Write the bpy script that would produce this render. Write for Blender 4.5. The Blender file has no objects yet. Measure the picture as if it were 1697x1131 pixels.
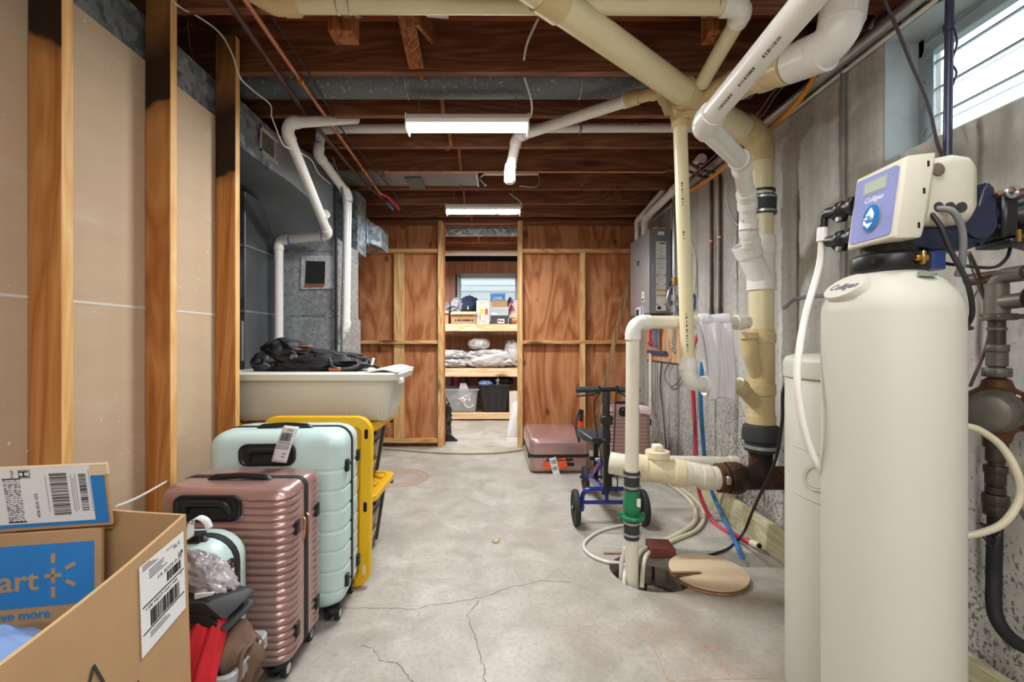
import bpy, bmesh, math, random
from mathutils import Vector, Matrix, noise
random.seed(7)
SC = bpy.context.scene
C = SC.collection
PI = math.pi
# ------------------------------------------------------------------ camera, world, exposure
F, VX, VY, H = 754.0, 825.0, 565.0, 1.10           # focal length in pixels, principal point, eye height
cam = bpy.data.cameras.new('camera'); camo = bpy.data.objects.new('camera', cam); C.objects.link(camo)
camo.location = (0, 0, H); camo.rotation_euler = (PI/2, 0, 0)
cam.sensor_width = 36; cam.sensor_fit = 'HORIZONTAL'; cam.lens = F/1697*36
cam.shift_x = (848.5-VX)/1697; cam.shift_y = 0.0; cam.clip_start = 0.02
SC.camera = camo
SC.view_settings.view_transform = 'Standard'; SC.view_settings.look = 'None'
SC.view_settings.gamma = 1.0; SC.view_settings.use_curve_mapping = False
SC.view_settings.exposure = 0.3
w = bpy.data.worlds.new('world'); SC.world = w; w.use_nodes = True
bgn = w.node_tree.nodes['Background']; bgn.inputs['Color'].default_value = (0.86, 0.93, 1.0, 1); bgn.inputs['Strength'].default_value = 5.0

def area(name, loc, sx, sy, power, col=(1, 1, 1), rot=(0, 0, 0)):
    l = bpy.data.lights.new(name, 'AREA'); l.shape = 'RECTANGLE'; l.size = sx; l.size_y = sy; l.energy = power; l.color = col
    o = bpy.data.objects.new(name, l); o.location = loc; o.rotation_euler = rot; C.objects.link(o)
    return o
LAMPS = [(-.153, 2.31, 2.185), (-.12, 3.77, 2.17)]                # the two shop lights in view
LAMPS_ADDED = [(.35, -.75, 2.2), (-.45, -1.9, 2.2), (.35, .62, 2.26)]                 # added fixtures out of view, put in to brighten the cellar
for (x, y, z) in LAMPS: area('shop_and_fill_lamp', (x, y, z-.035), .56, .07, 26, (.97, .985, 1))
for (x, y, z) in LAMPS_ADDED[:2]: area('shop_and_fill_lamp', (x, y, z-.035), 1.1, .10, 42, (.975, .985, 1))  # fill lamps added behind the camera for brightness
area('shop_and_fill_lamp', (.35, .62, 2.225), 1.1, .1, 14, (.975, .985, 1))  # third added fill lamp, overhead and out of view
area('shop_and_fill_lamp', (-.95, 5.6, 2.13), .08, .9, 45, (1, .99, .97))
area('shop_and_fill_lamp', (.95, 5.6, 2.13), .08, .9, 45, (1, .99, .97))

# ------------------------------------------------------------------ helpers
ORG = {}
def V(*a): return Vector(a)
def P(px, py, d): return Vector(((px-VX)*d/F, d, H+(VY-py)*d/F))       # a point seen at (px, py) standing d metres deep
def lin(h):
    h = h.lstrip('#'); r = [int(h[i:i+2], 16)/255 for i in (0, 2, 4)]
    return tuple(x/12.92 if x <= .04045 else ((x+.055)/1.055)**2.4 for x in r)
def tag(o, label=None, cat=None, group=None, kind=None):
    if label: o['label'] = label
    if cat: o['category'] = cat
    if group: o['group'] = group
    if kind: o['kind'] = kind
    return o
def thing(name, label, cat, loc=(0, 0, 0), group=None, rot=None, parent=None):
    e = bpy.data.objects.new(name, None); C.objects.link(e); e.location = loc; e.empty_display_size = .05
    tag(e, label, cat, group)
    if rot is not None: e.rotation_euler = rot if not isinstance(rot, (int, float)) else (0, 0, rot); ORG[e.name] = Vector((0, 0, 0))
    else: ORG[e.name] = Vector(loc)
    return e
def perp(t):
    a = Vector((0, 0, 1)) if abs(t.z) < .9 else Vector((1, 0, 0))
    u = t.cross(a).normalized(); return u, t.cross(u).normalized()
def fillet(pts, rad, n=6):
    pts = [Vector(p) for p in pts]; out = [pts[0]]
    for i in range(1, len(pts)-1):
        a, b, c = pts[i-1], pts[i], pts[i+1]
        d1, d2 = (a-b), (c-b); l = min(d1.length, d2.length)*.48; d1.normalize(); d2.normalize()
        ang = d1.angle(d2, PI)
        if ang > PI-.03: out.append(b); continue
        t = min(rad/math.tan(ang/2), l); r = t*math.tan(ang/2)
        cen = b+(d1+d2).normalized()*(r/math.sin(ang/2))
        p1, p2 = b+d1*t, b+d2*t
        v1, v2 = p1-cen, p2-cen; th = v1.angle(v2, 0)
        if th < 1e-3: out.append(b); continue
        for k in range(n+1):
            s = k/n
            out.append(cen+(v1*math.sin((1-s)*th)+v2*math.sin(s*th))/math.sin(th))
    out.append(pts[-1]); return out
def spline(pts, n=8):
    pts = [Vector(p) for p in pts]; q = [pts[0]*2-pts[1]]+pts+[pts[-1]*2-pts[-2]]; out = []
    for i in range(1, len(q)-2):
        a, b, c, d = q[i-1:i+3]
        for k in range(n):
            t = k/n
            out.append(.5*((2*b)+(c-a)*t+(2*a-5*b+4*c-d)*t*t+(3*b-a-3*c+d)*t**3))
    out.append(pts[-1]); return out
def rrect(w, d, r, n=5):
    out = []
    for cx, cy, a0 in ((w/2-r, d/2-r, 0), (-w/2+r, d/2-r, PI/2), (-w/2+r, -d/2+r, PI), (w/2-r, -d/2+r, 1.5*PI)):
        for k in range(n+1):
            a = a0+k/n*PI/2; out.append((cx+r*math.cos(a), cy+r*math.sin(a)))
    return out
class MB:
    def __init__(s): s.v = []; s.f = []; s.mi = []; s.cur = 0
    def add(s, vs, fs):
        b = len(s.v); s.v += [Vector(p) for p in vs]; s.f += [tuple(b+i for i in f) for f in fs]; s.mi += [s.cur]*len(fs); return s
    def mat(s, i): s.cur = i; return s
    def box(s, x0, x1, y0, y1, z0, z1):
        return s.add([(x, y, z) for x in (x0, x1) for y in (y0, y1) for z in (z0, z1)],
                     [(0, 1, 3, 2), (4, 6, 7, 5), (0, 4, 5, 1), (2, 3, 7, 6), (0, 2, 6, 4), (1, 5, 7, 3)])
    def hexa(s, p): return s.add(p, [(0, 1, 2, 3), (7, 6, 5, 4), (0, 4, 5, 1), (1, 5, 6, 2), (2, 6, 7, 3), (3, 7, 4, 0)])   # bottom 4 + top 4
    def bar(s, a, b, w, h, up=None):
        a, b = Vector(a), Vector(b); t = (b-a).normalized()
        if up is None: u, n = perp(t)
        else: u = t.cross(Vector(up)).normalized(); n = u.cross(t)
        q = []
        for p in (a, b): q += [p-u*w/2-n*h/2, p+u*w/2-n*h/2, p+u*w/2+n*h/2, p-u*w/2+n*h/2]
        return s.add(q, [(3, 2, 1, 0), (4, 5, 6, 7), (0, 1, 5, 4), (1, 2, 6, 5), (2, 3, 7, 6), (3, 0, 4, 7)])
    def fbox(s, fr, u0, u1, v0, v1, h0, h1):
        O, U, W, N = fr
        return s.add([O+U*u+W*v+N*h for u in (u0, u1) for v in (v0, v1) for h in (h0, h1)],
                     [(0, 1, 3, 2), (4, 6, 7, 5), (0, 4, 5, 1), (2, 3, 7, 6), (0, 2, 6, 4), (1, 5, 7, 3)])
    def loft(s, loops, cap=True, closed=True):
        n = len(loops[0]); vs = [p for l in loops for p in l]; fs = []
        for i in range(len(loops)-1):
            for k in range(n if closed else n-1):
                a, b = i*n+k, i*n+(k+1) % n; fs.append((a, b, b+n, a+n))
        if cap: fs.append(tuple(range(n-1, -1, -1))); fs.append(tuple(range((len(loops)-1)*n, len(loops)*n)))
        return s.add(vs, fs)
    def tube(s, pts, r, seg=10, cap=True):
        pts = [Vector(p) for p in pts]
        pts = [p for i, p in enumerate(pts) if i == 0 or (p-pts[i-1]).length > 1e-6]
        if not isinstance(r, (list, tuple)): r = [r]*len(pts)
        t = (pts[1]-pts[0]).normalized(); u, n = perp(t); loops = []; prev = t
        for i, p in enumerate(pts):
            if 0 < i < len(pts)-1: d = ((pts[i]-pts[i-1]).normalized()+(pts[i+1]-pts[i]).normalized())
            elif i == 0: d = pts[1]-pts[0]
            else: d = pts[-1]-pts[-2]
            d = d.normalized() if d.length > 1e-6 else prev
            q = prev.rotation_difference(d); u = q @ u; n = q @ n; prev = d
            rr = r[min(i, len(r)-1)]
            loops.append([p+(u*math.cos(2*PI*k/seg)+n*math.sin(2*PI*k/seg))*rr for k in range(seg)])
        return s.loft(loops, cap)
    def cyl(s, a, b, r, seg=14, r2=None): return s.tube([a, b], [r, r if r2 is None else r2], seg)
    def ring(s, c, ax, r, l, seg=16):
        c, ax = Vector(c), Vector(ax).normalized(); return s.tube([c-ax*l/2, c+ax*l/2], r, seg)
    def lathe(s, prof, org=(0, 0, 0), ax=(0, 0, 1), seg=24, cap=True):
        org = Vector(org); ax = Vector(ax).normalized(); u, n = perp(ax)
        return s.loft([[org+ax*z+(u*math.cos(2*PI*k/seg)+n*math.sin(2*PI*k/seg))*max(r, 1e-4) for k in range(seg)] for r, z in prof], cap)
    def prism(s, poly, off):
        off = Vector(off); poly = [Vector(p) for p in poly]; return s.loft([poly, [p+off for p in poly]])
    def quad(s, a, b, c, d): return s.add([a, b, c, d], [(0, 1, 2, 3)])
    def grid(s, fn, nu, nv, closeu=False):
        vs = [fn(i/(nu if closeu else nu-1), j/(nv-1)) for j in range(nv) for i in range(nu)]; fs = []
        for j in range(nv-1):
            for i in range(nu if closeu else nu-1):
                a, b = j*nu+i, j*nu+(i+1) % nu; fs.append((a, b, b+nu, a+nu))
        return s.add(vs, fs)
    def torus(s, c, ax, R, r, a0=0, a1=2*PI, n=24, seg=8):
        c, ax = Vector(c), Vector(ax).normalized(); u, m = perp(ax)
        return s.tube([c+(u*math.cos(a0+(a1-a0)*k/n)+m*math.sin(a0+(a1-a0)*k/n))*R for k in range(n+1)], r, seg)
    def blob(s, c, sx, sy, sz, amp=.15, fr=3., seed=0, e=1., nu=40, nv=26, rot=None, zmin=None):
        c = Vector(c); vs = []; sd = Vector((seed*3.7, seed*1.3, seed*2.1))
        def sp(x, k): return math.copysign(abs(x)**k, x)
        for j in range(nv):
            th = -PI/2+PI*j/(nv-1)
            for i in range(nu):
                ph = 2*PI*i/nu
                d = Vector((sp(math.cos(th), e)*sp(math.cos(ph), e), sp(math.cos(th), e)*sp(math.sin(ph), e), sp(math.sin(th), e)))
                nn = 1-abs(noise.noise(d*fr+sd))*2*.8 + .3*noise.noise(d*fr*2.3+sd)
                k = 1+amp*(nn-.5)
                p = Vector((d.x*sx*k, d.y*sy*k, d.z*sz*k))
                if rot is not None: p = rot @ p
                p = p+c
                if zmin is not None and p.z < zmin: p.z = zmin
                vs.append(p)
        fs = []
        for j in range(nv-1):
            for i in range(nu):
                a, b = j*nu+i, j*nu+(i+1) % nu; fs.append((a, b, b+nu, a+nu))
        return s.add(vs, fs)
    def build(s, name, mat, parent=None, bev=0, smooth=38, seg=1, kind=None, label=None, solid=0):
        me = bpy.data.meshes.new(name)
        off = Vector((0, 0, 0))
        if parent is not None: off = ORG.get(parent.name, Vector((0, 0, 0)))
        elif kind != 'structure' and s.v:
            lo = [min(p[i] for p in s.v) for i in range(3)]; hi = [max(p[i] for p in s.v) for i in range(3)]
            off = Vector(((lo[0]+hi[0])/2, (lo[1]+hi[1])/2, lo[2]))
        me.from_pydata([p-off for p in s.v], [], s.f)
        mats = mat if isinstance(mat, (list, tuple)) else [mat]
        for m in mats: me.materials.append(m)
        for p, i in zip(me.polygons, s.mi): p.material_index = i
        bm = bmesh.new(); bm.from_mesh(me)
        bmesh.ops.remove_doubles(bm, verts=bm.verts, dist=1e-6)
        bmesh.ops.recalc_face_normals(bm, faces=bm.faces)
        if bev > 0:
            es = [e for e in bm.edges if len(e.link_faces) == 2 and e.calc_face_angle(0) > .6]
            bmesh.ops.bevel(bm, geom=es, offset=bev, segments=seg, profile=.5, affect='EDGES', clamp_overlap=True)
        bm.to_mesh(me); bm.free()
        if smooth:
            me.polygons.foreach_set('use_smooth', [True]*len(me.polygons)); me.set_sharp_from_angle(angle=math.radians(smooth))
        o = bpy.data.objects.new(name, me); C.objects.link(o)
        if parent is not None: o.parent = parent; ORG[o.name] = ORG.get(parent.name, Vector((0, 0, 0)))
        else: o.location = off; ORG[o.name] = off
        if kind is None and parent is not None and (name.endswith('print') or name in ('barcode', 'label_lines', 'slots', 'clip_slot', 'button_arrow', 'emblem', 'lettering', 'raised_lettering')): kind = 'stuff'
        if kind: o['kind'] = kind
        if label: o['label'] = label
        if solid:
            md = o.modifiers.new('thickness', 'SOLIDIFY'); md.thickness = solid; md.offset = 0
        return o
def facing(p, d, r):                     # a frame on the side of a pipe that is turned to the aisle
    p, d = Vector(p), Vector(d).normalized(); n = V(0, 0, H)-p; n = (n-d*n.dot(d)).normalized(); return (p+n*r, d, n.cross(d), n)
def one(mb, name, mat, label, cat, group=None, **k): return tag(mb.build(name, mat, None, **k), label, cat, group)
def copytree(o, parent=None):
    c = o.copy(); C.objects.link(c)
    if parent is not None: c.parent = parent
    ORG[c.name] = ORG.get(o.name, Vector((0, 0, 0)))
    for ch in list(o.children): copytree(ch, c)
    return c
def text(body, fr, size, mat, parent, name='lettering', h=.0004, align='CENTER', shear=0, ext=.0003, off=0):
    O, U, W, N = fr
    cu = bpy.data.curves.new('txt', 'FONT'); cu.body = body; cu.size = size; cu.align_x = align; cu.align_y = 'CENTER'; cu.extrude = ext; cu.shear = shear; cu.resolution_u = 3; cu.offset = off
    o = bpy.data.objects.new('txt', cu); C.objects.link(o); bpy.context.view_layer.update()
    me = bpy.data.meshes.new_from_object(o.evaluated_get(bpy.context.evaluated_depsgraph_get()))
    vs = [O+U*v.co.x+W*v.co.y+N*(v.co.z+h) for v in me.vertices]; fs = [tuple(p.vertices) for p in me.polygons]
    bpy.data.objects.remove(o); bpy.data.curves.remove(cu); bpy.data.meshes.remove(me)
    return MB().add(vs, fs).build(name, mat, parent, smooth=0)
def frame(o, u, n):
    o, u, n = Vector(o), Vector(u).normalized(), Vector(n).normalized(); return (o, u, n.cross(u).normalized(), n)
def at(fr, u, v): return (fr[0]+fr[1]*u+fr[2]*v, fr[1], fr[2], fr[3])
def bars(mb, fr, u0, u1, v0, v1, n, seed=1, h=.0006, along='u'):
    rd = random.Random(seed); L = (u1-u0) if along == 'u' else (v1-v0); x = 0; st = L/n
    while x < L-st*.5:
        wd = st*rd.choice((.35, .35, .6, .9))
        if along == 'u': mb.fbox(fr, u0+x, u0+x+wd, v0, v1, h*.5, h)
        else: mb.fbox(fr, u0, u1, v0+x, v0+x+wd, h*.5, h)
        x += wd+st*rd.choice((.35, .5, .8))
    return mb
# straight pipes and elbows along a polyline; each straight is a part 'pipe', each bend a part 'elbow' with its hubs
def run(parent, pts, r, mp, mf, bend=1.6, ends=True, seg=18, hub=1.16):
    pts = [Vector(p) for p in pts]; n = len(pts); cuts = []
    t_of = [0]*n
    for i in range(1, n-1):
        d1, d2 = (pts[i-1]-pts[i]).normalized(), (pts[i+1]-pts[i]).normalized(); ang = d1.angle(d2)
        t = min(bend*r/math.tan(ang/2), .45*min((pts[i-1]-pts[i]).length, (pts[i+1]-pts[i]).length)); t_of[i] = t
    for i in range(n-1):
        d = (pts[i+1]-pts[i]).normalized()
        MB().cyl(pts[i]+d*t_of[i], pts[i+1]-d*t_of[i+1], r, seg).build('pipe', mp, parent)
    for i in range(1, n-1):
        d1, d2 = (pts[i-1]-pts[i]).normalized(), (pts[i+1]-pts[i]).normalized(); t = t_of[i]
        arc = fillet([pts[i]+d1*(t+.001), pts[i], pts[i]+d2*(t+.001)], 10, 10)
        ang = d1.angle(d2); arc = fillet([pts[i]+d1*t*2.2, pts[i], pts[i]+d2*t*2.2], t*math.tan(ang/2), 10)[1:-1]
        m = MB().tube(arc, r*1.1, seg)
        for dd in (d1, d2): m.tube([pts[i]+dd*(t*.92), pts[i]+dd*(t+r*.95)], r*hub, seg)
        m.build('elbow', mf, parent)
def collar(parent, c, ax, r, l, mat, name='coupling', seg=20): return MB().ring(c, ax, r, l, seg).build(name, mat, parent, bev=min(.002, l*.1))
def clampband(parent, c, ax, r, mat, l=.012): 
    m = MB().ring(c, ax, r, l, 20); u, n = perp(Vector(ax).normalized()); m.bar(Vector(c)-n*r-u*.01, Vector(c)-n*r+u*.012, .01, .012)
    return m.build('clamp', mat, parent)

# ------------------------------------------------------------------ materials
def nt(name):
    m = bpy.data.materials.new(name); m.use_nodes = True; t = m.node_tree; b = t.nodes['Principled BSDF']; return m, t, b
def N(t, typ, **k):
    n = t.nodes.new(typ)
    for a, v in k.items(): setattr(n, a, v)
    return n
def setin(n, **k):
    for a, v in k.items(): n.inputs[a.replace('_', ' ')].default_value = v
def coords(t, scale=(1, 1, 1), rnd=True):
    tc = N(t, 'ShaderNodeTexCoord'); mp = N(t, 'ShaderNodeMapping'); mp.inputs['Scale'].default_value = scale
    if rnd:
        oi = N(t, 'ShaderNodeObjectInfo'); ml = N(t, 'ShaderNodeVectorMath', operation='SCALE'); ml.inputs[0].default_value = (13, 7, 19)
        t.links.new(oi.outputs['Random'], ml.inputs['Scale']); ad = N(t, 'ShaderNodeVectorMath', operation='ADD')
        t.links.new(tc.outputs['Object'], ad.inputs[0]); t.links.new(ml.outputs[0], ad.inputs[1]); t.links.new(ad.outputs[0], mp.inputs['Vector'])
    else: t.links.new(tc.outputs['Object'], mp.inputs['Vector'])
    return mp.outputs['Vector']
def noisetex(t, vec, scale, detail=4, rough=.55, dist=0):
    n = N(t, 'ShaderNodeTexNoise'); setin(n, Scale=scale, Detail=detail, Roughness=rough, Distortion=dist); t.links.new(vec, n.inputs['Vector']); return n.outputs['Fac']
def ramp(t, fac, stops, interp='LINEAR'):
    r = N(t, 'ShaderNodeValToRGB'); r.color_ramp.interpolation = interp; e = r.color_ramp.elements
    while len(e) < len(stops): e.new(.5)
    for k, (p, c) in enumerate(stops):
        e[k].position = p; c = lin(c) if isinstance(c, str) else c; e[k].color = (*c[:3], 1) if not isinstance(c, (int, float)) else (c, c, c, 1)
    t.links.new(fac, r.inputs['Fac']); return r.outputs['Color']
def mix(t, fac, a, b, typ='MIX'):
    m = N(t, 'ShaderNodeMix', data_type='RGBA', blend_type=typ)
    for val, idx in ((fac, 0), (a, 6), (b, 7)):
        if isinstance(val, bpy.types.NodeSocket): t.links.new(val, m.inputs[idx])
        elif idx == 0: m.inputs[0].default_value = val
        else: m.inputs[idx].default_value = (*(lin(val) if isinstance(val, str) else val)[:3], 1)
    return m.outputs[2]
def bumpn(t, b, h, s=.2, d=.01):
    n = N(t, 'ShaderNodeBump'); setin(n, Strength=s, Distance=d); t.links.new(h, n.inputs['Height']); t.links.new(n.outputs[0], b.inputs['Normal'])
def plain(name, col, rough=.5, metal=0, amp=.06, ns=6, bump=0, bs=60, spec=.5, scale=(1, 1, 1), dirt=None, dirtamt=.5, coat=0, alpha=1, trans=0):
    m, t, b = nt(name); c = lin(col) if isinstance(col, str) else col
    v = coords(t, scale); n = noisetex(t, v, ns)
    hi = tuple(min(1, x*(1+amp)) for x in c); lo = tuple(x*(1-amp) for x in c)
    cc = ramp(t, n, [(.3, lo), (.7, hi)])
    if dirt:
        n2 = noisetex(t, v, ns*.7, 7, .65); cc = mix(t, ramp(t, n2, [(dirtamt, 0.), (dirtamt+.16, 1.)]), cc, dirt)
    t.links.new(cc, b.inputs['Base Color']); setin(b, Roughness=rough, Metallic=metal); b.inputs['Specular IOR Level'].default_value = spec
    if coat: b.inputs['Coat Weight'].default_value = coat; b.inputs['Coat Roughness'].default_value = .12
    if trans: b.inputs['Transmission Weight'].default_value = trans
    if alpha < 1: b.inputs['Alpha'].default_value = alpha
    if bump: bumpn(t, b, noisetex(t, v, bs, 4), bump, .004)
    return m
def emit(name, col, s):
    m, t, b = nt(name); c = lin(col) if isinstance(col, str) else col
    b.inputs['Base Color'].default_value = (*c, 1); b.inputs['Emission Color'].default_value = (*c, 1); b.inputs['Emission Strength'].default_value = s; return m
def wood(name, dark, mid, light, ax=2, ns=1., rough=.6, knots=True, grain=.55, spec=.25):
    m, t, b = nt(name); sc = [26*ns]*3; sc[ax] = 1.3*ns; v = coords(t, tuple(sc))
    n1 = noisetex(t, v, 1.0, 6, .62, .6)
    s2 = [5*ns]*3; s2[ax] = .5*ns; v2 = coords(t, tuple(s2)); n2 = noisetex(t, v2, 1.0, 3, .5, 1.2)
    mu = N(t, 'ShaderNodeMath', operation='MULTIPLY'); t.links.new(n2, mu.inputs[0]); mu.inputs[1].default_value = 22
    sn = N(t, 'ShaderNodeMath', operation='PINGPONG'); t.links.new(mu.outputs[0], sn.inputs[0]); sn.inputs[1].default_value = 1
    mixf = N(t, 'ShaderNodeMix', data_type='FLOAT'); mixf.inputs[0].default_value = grain; t.links.new(n1, mixf.inputs[2]); t.links.new(sn.outputs[0], mixf.inputs[3])
    cc = ramp(t, mixf.outputs[0], [(.18, dark), (.5, mid), (.82, light)])
    if knots:
        s3 = [9*ns]*3; s3[ax] = 2.6*ns; v3 = coords(t, tuple(s3)); vo = N(t, 'ShaderNodeTexVoronoi'); setin(vo, Scale=.55); t.links.new(v3, vo.inputs['Vector'])
        cc = mix(t, ramp(t, vo.outputs['Distance'], [(.08, 1.), (.17, 0.)]), cc, tuple(x*.35 for x in lin(dark)))
    t.links.new(cc, b.inputs['Base Color']); setin(b, Roughness=rough); b.inputs['Specular IOR Level'].default_value = spec
    bumpn(t, b, n1, .15, .003); return m
def plywood(name, dark, mid, light, ax=2, sc=1.0, rings=16, rough=.6):
    m, t, b = nt(name); s1 = [2.2*sc]*3; s1[ax] = .55*sc; v = coords(t, tuple(s1)); n = noisetex(t, v, 1.3, 3, .5, .8)
    mu = N(t, 'ShaderNodeMath', operation='MULTIPLY'); t.links.new(n, mu.inputs[0]); mu.inputs[1].default_value = rings
    sn = N(t, 'ShaderNodeMath', operation='PINGPONG'); t.links.new(mu.outputs[0], sn.inputs[0]); sn.inputs[1].default_value = 1
    s2 = [40*sc]*3; s2[ax] = 2.5*sc; n2 = noisetex(t, coords(t, tuple(s2)), 1., 5, .6)
    mf = N(t, 'ShaderNodeMix', data_type='FLOAT'); mf.inputs[0].default_value = .55; t.links.new(sn.outputs[0], mf.inputs[2]); t.links.new(n2, mf.inputs[3])
    cc = ramp(t, mf.outputs[0], [(.25, dark), (.5, mid), (.78, light)])
    s3 = [5.5]*3; s3[ax] = 3.4; vo = N(t, 'ShaderNodeTexVoronoi'); setin(vo, Scale=.8); t.links.new(coords(t, tuple(s3)), vo.inputs['Vector'])
    cc = mix(t, ramp(t, vo.outputs['Distance'], [(.06, .8), (.14, 0.)]), cc, tuple(x*.3 for x in lin(dark)))
    t.links.new(cc, b.inputs['Base Color']); setin(b, Roughness=rough); b.inputs['Specular IOR Level'].default_value = .3; return m
def galv(name, a, b_, c, sc=30, rough=.38, metal=.85, streak=False):
    m, t, b = nt(name); v = coords(t)
    vo = N(t, 'ShaderNodeTexVoronoi'); setin(vo, Scale=sc); t.links.new(v, vo.inputs['Vector'])
    sp = N(t, 'ShaderNodeSeparateColor'); t.links.new(vo.outputs['Color'], sp.inputs[0])
    n = noisetex(t, v, 3.5, 4); mf = N(t, 'ShaderNodeMix', data_type='FLOAT'); mf.inputs[0].default_value = .5 if sc > 10 else .92; t.links.new(sp.outputs[0], mf.inputs[2]); t.links.new(n, mf.inputs[3])
    t.links.new(ramp(t, mf.outputs[0], [(.2, a), (.5, b_), (.8, c)]), b.inputs['Base Color']); setin(b, Roughness=rough, Metallic=metal)
    r2 = ramp(t, sp.outputs[1], [(0, rough*.75), (1, rough*1.3)]); (t.links.new(r2, b.inputs['Roughness']) if sc > 10 else None)
    bumpn(t, b, n, .25, .02); return m
def concrete_wall():
    m, t, b = nt('poured_concrete'); tc = N(t, 'ShaderNodeTexCoord'); o = tc.outputs['Object']
    def mp(sc):
        n = N(t, 'ShaderNodeMapping'); n.inputs['Scale'].default_value = sc; t.links.new(o, n.inputs['Vector']); return n.outputs[0]
    big = noisetex(t, mp((1, 1.6, 1.0)), 1.5, 6, .62); streak = noisetex(t, mp((6, 6, .35)), 1.6, 5, .6); fine = noisetex(t, mp((1, 1, 1)), 26, 5, .65)
    base = ramp(t, big, [(.3, '#a5a39c'), (.5, '#c4c2bb'), (.7, '#d6d5d0')])
    base = mix(t, ramp(t, streak, [(.40, .6), (.60, 0.)]), base, '#9c978e')
    base = mix(t, ramp(t, fine, [(.35, .35), (.6, 0.)]), base, '#96928a')
    sx = N(t, 'ShaderNodeSeparateXYZ'); t.links.new(o, sx.inputs[0])
    # board seams left by the formwork
    wob = noisetex(t, mp((1, 1, 3)), 2.5, 3); ws = N(t, 'ShaderNodeMath', operation='MULTIPLY_ADD'); t.links.new(wob, ws.inputs[0]); ws.inputs[1].default_value = .02; t.links.new(sx.outputs['Y'], ws.inputs[2])
    md = N(t, 'ShaderNodeMath', operation='PINGPONG'); t.links.new(ws.outputs[0], md.inputs[0]); md.inputs[1].default_value = .14
    seam = ramp(t, md.outputs[0], [(0, 1.), (.006, .8), (.014, 0.)])
    seamv = mix(t, 1.0, seam, ramp(t, noisetex(t, mp((1, 3, 1)), 2.2, 3), [(.42, 0.), (.6, 1.)]), 'MULTIPLY')
    base = mix(t, seamv, base, '#5f584d')
    pits = noisetex(t, mp((1, 1, .7)), 105, 5, .62); zone = noisetex(t, mp((1, 1, 1)), 1.1, 3)
    mz = N(t, 'ShaderNodeMapRange'); setin(mz, From_Min=1.25, From_Max=.1, To_Min=0., To_Max=.13); t.links.new(sx.outputs['Z'], mz.inputs[0])
    ad = N(t, 'ShaderNodeMath', operation='ADD'); t.links.new(pits, ad.inputs[0]); t.links.new(mz.outputs[0], ad.inputs[1])
    a2 = N(t, 'ShaderNodeMath', operation='MULTIPLY_ADD'); t.links.new(zone, a2.inputs[0]); a2.inputs[1].default_value = .22; t.links.new(ad.outputs[0], a2.inputs[2])
    pm = ramp(t, a2.outputs[0], [(.755, 0.), (.81, .8)])
    base = mix(t, pm, base, '#4d463b')
    t.links.new(base, b.inputs['Base Color']); setin(b, Roughness=.85); b.inputs['Specular IOR Level'].default_value = .2
    hh = mix(t, .5, fine, pm, 'SUBTRACT'); h2 = mix(t, seamv, hh, (0, 0, 0)); bumpn(t, b, h2, .5, .01); return m
def concrete_floor():
    m, t, b = nt('floor_concrete'); tc = N(t, 'ShaderNodeTexCoord'); o = tc.outputs['Object']
    big = noisetex(t, o, .9, 6, .6, .4); mid = noisetex(t, o, 5, 7, .68, .5); fine = noisetex(t, o, 55, 4, .6)
    base = ramp(t, big, [(.3, '#a29c91'), (.5, '#b3aea4'), (.7, '#c2beb5')])
    base = mix(t, ramp(t, mid, [(.36, .75), (.56, 0.)]), base, '#9a958b')
    base = mix(t, ramp(t, mid, [(.57, 0.), (.72, .5)]), base, '#d3d0ca')
    base = mix(t, ramp(t, fine, [(.33, .45), (.5, 0.)]), base, '#8f897f')
    # rust ring left by a drum near the far totes
    def dist(c):
        d = N(t, 'ShaderNodeVectorMath', operation='DISTANCE'); t.links.new(o, d.inputs[0]); d.inputs[1].default_value = c; return d.outputs['Value']
    d = dist((-.80, 3.66, 0)); ring = ramp(t, d, [(.10, .15), (.17, .45), (.215, .2), (.235, .8), (.25, 0.)])
    base = mix(t, mix(t, 1., ring, ramp(t, mid, [(.3, .3), (.6, 1.)]), 'MULTIPLY'), base, '#a5602c')
    for c, r in (((.62, 1.62, 0), .55), ((1.2, 1.75, 0), .5)):          # damp, rust-tinted patches around the sump and the tanks
        base = mix(t, mix(t, 1., ramp(t, dist(c), [(0, .55), (r, 0.)]), ramp(t, noisetex(t, o, 3.2, 5, .6), [(.42, 0.), (.68, 1.)]), 'MULTIPLY'), base, '#8b6a4c')
    t.links.new(base, b.inputs['Base Color']); b.inputs['Specular IOR Level'].default_value = .42
    t.links.new(ramp(t, mid, [(.3, .32), (.7, .55)]), b.inputs['Roughness']); bumpn(t, b, fine, .12, .004); return m
CONC = concrete_wall(); FLOOR = concrete_floor()
DRY = plain('drywall_paper', '#c2ab90', .75, amp=.04, ns=2.2, spec=.2, scale=(1, 1.2, 5), dirt='#cdbda7', dirtamt=.58)
def specks(m, scale, thr, col):
    t = m.node_tree; b = t.nodes['Principled BSDF']; src = b.inputs['Base Color'].links[0].from_socket
    n = noisetex(t, coords(t, (1, 1, 1)), scale, 2, .5); z = noisetex(t, coords(t, (1, 1, 1)), 2.3, 2, .5); a = N(t, 'ShaderNodeMath', operation='MULTIPLY_ADD'); t.links.new(z, a.inputs[0]); a.inputs[1].default_value = .35; t.links.new(n, a.inputs[2])
    t.links.new(mix(t, ramp(t, a.outputs[0], [(thr, 0.), (thr+.02, 1.)]), src, col), b.inputs['Base Color'])
specks(DRY, 70, .92, '#e6dfd2')
JOINT = plain('joint_tape', '#d8d2c6', .8)
STUD = wood('stud_pine', '#a0642f', '#bd8145', '#cf9a60', 2, 1., .55, grain=.35)
STUDE = wood('stud_pine_edge', '#c08a4e', '#d9a968', '#e9c790', 2, 1., .55, grain=.3)
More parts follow.
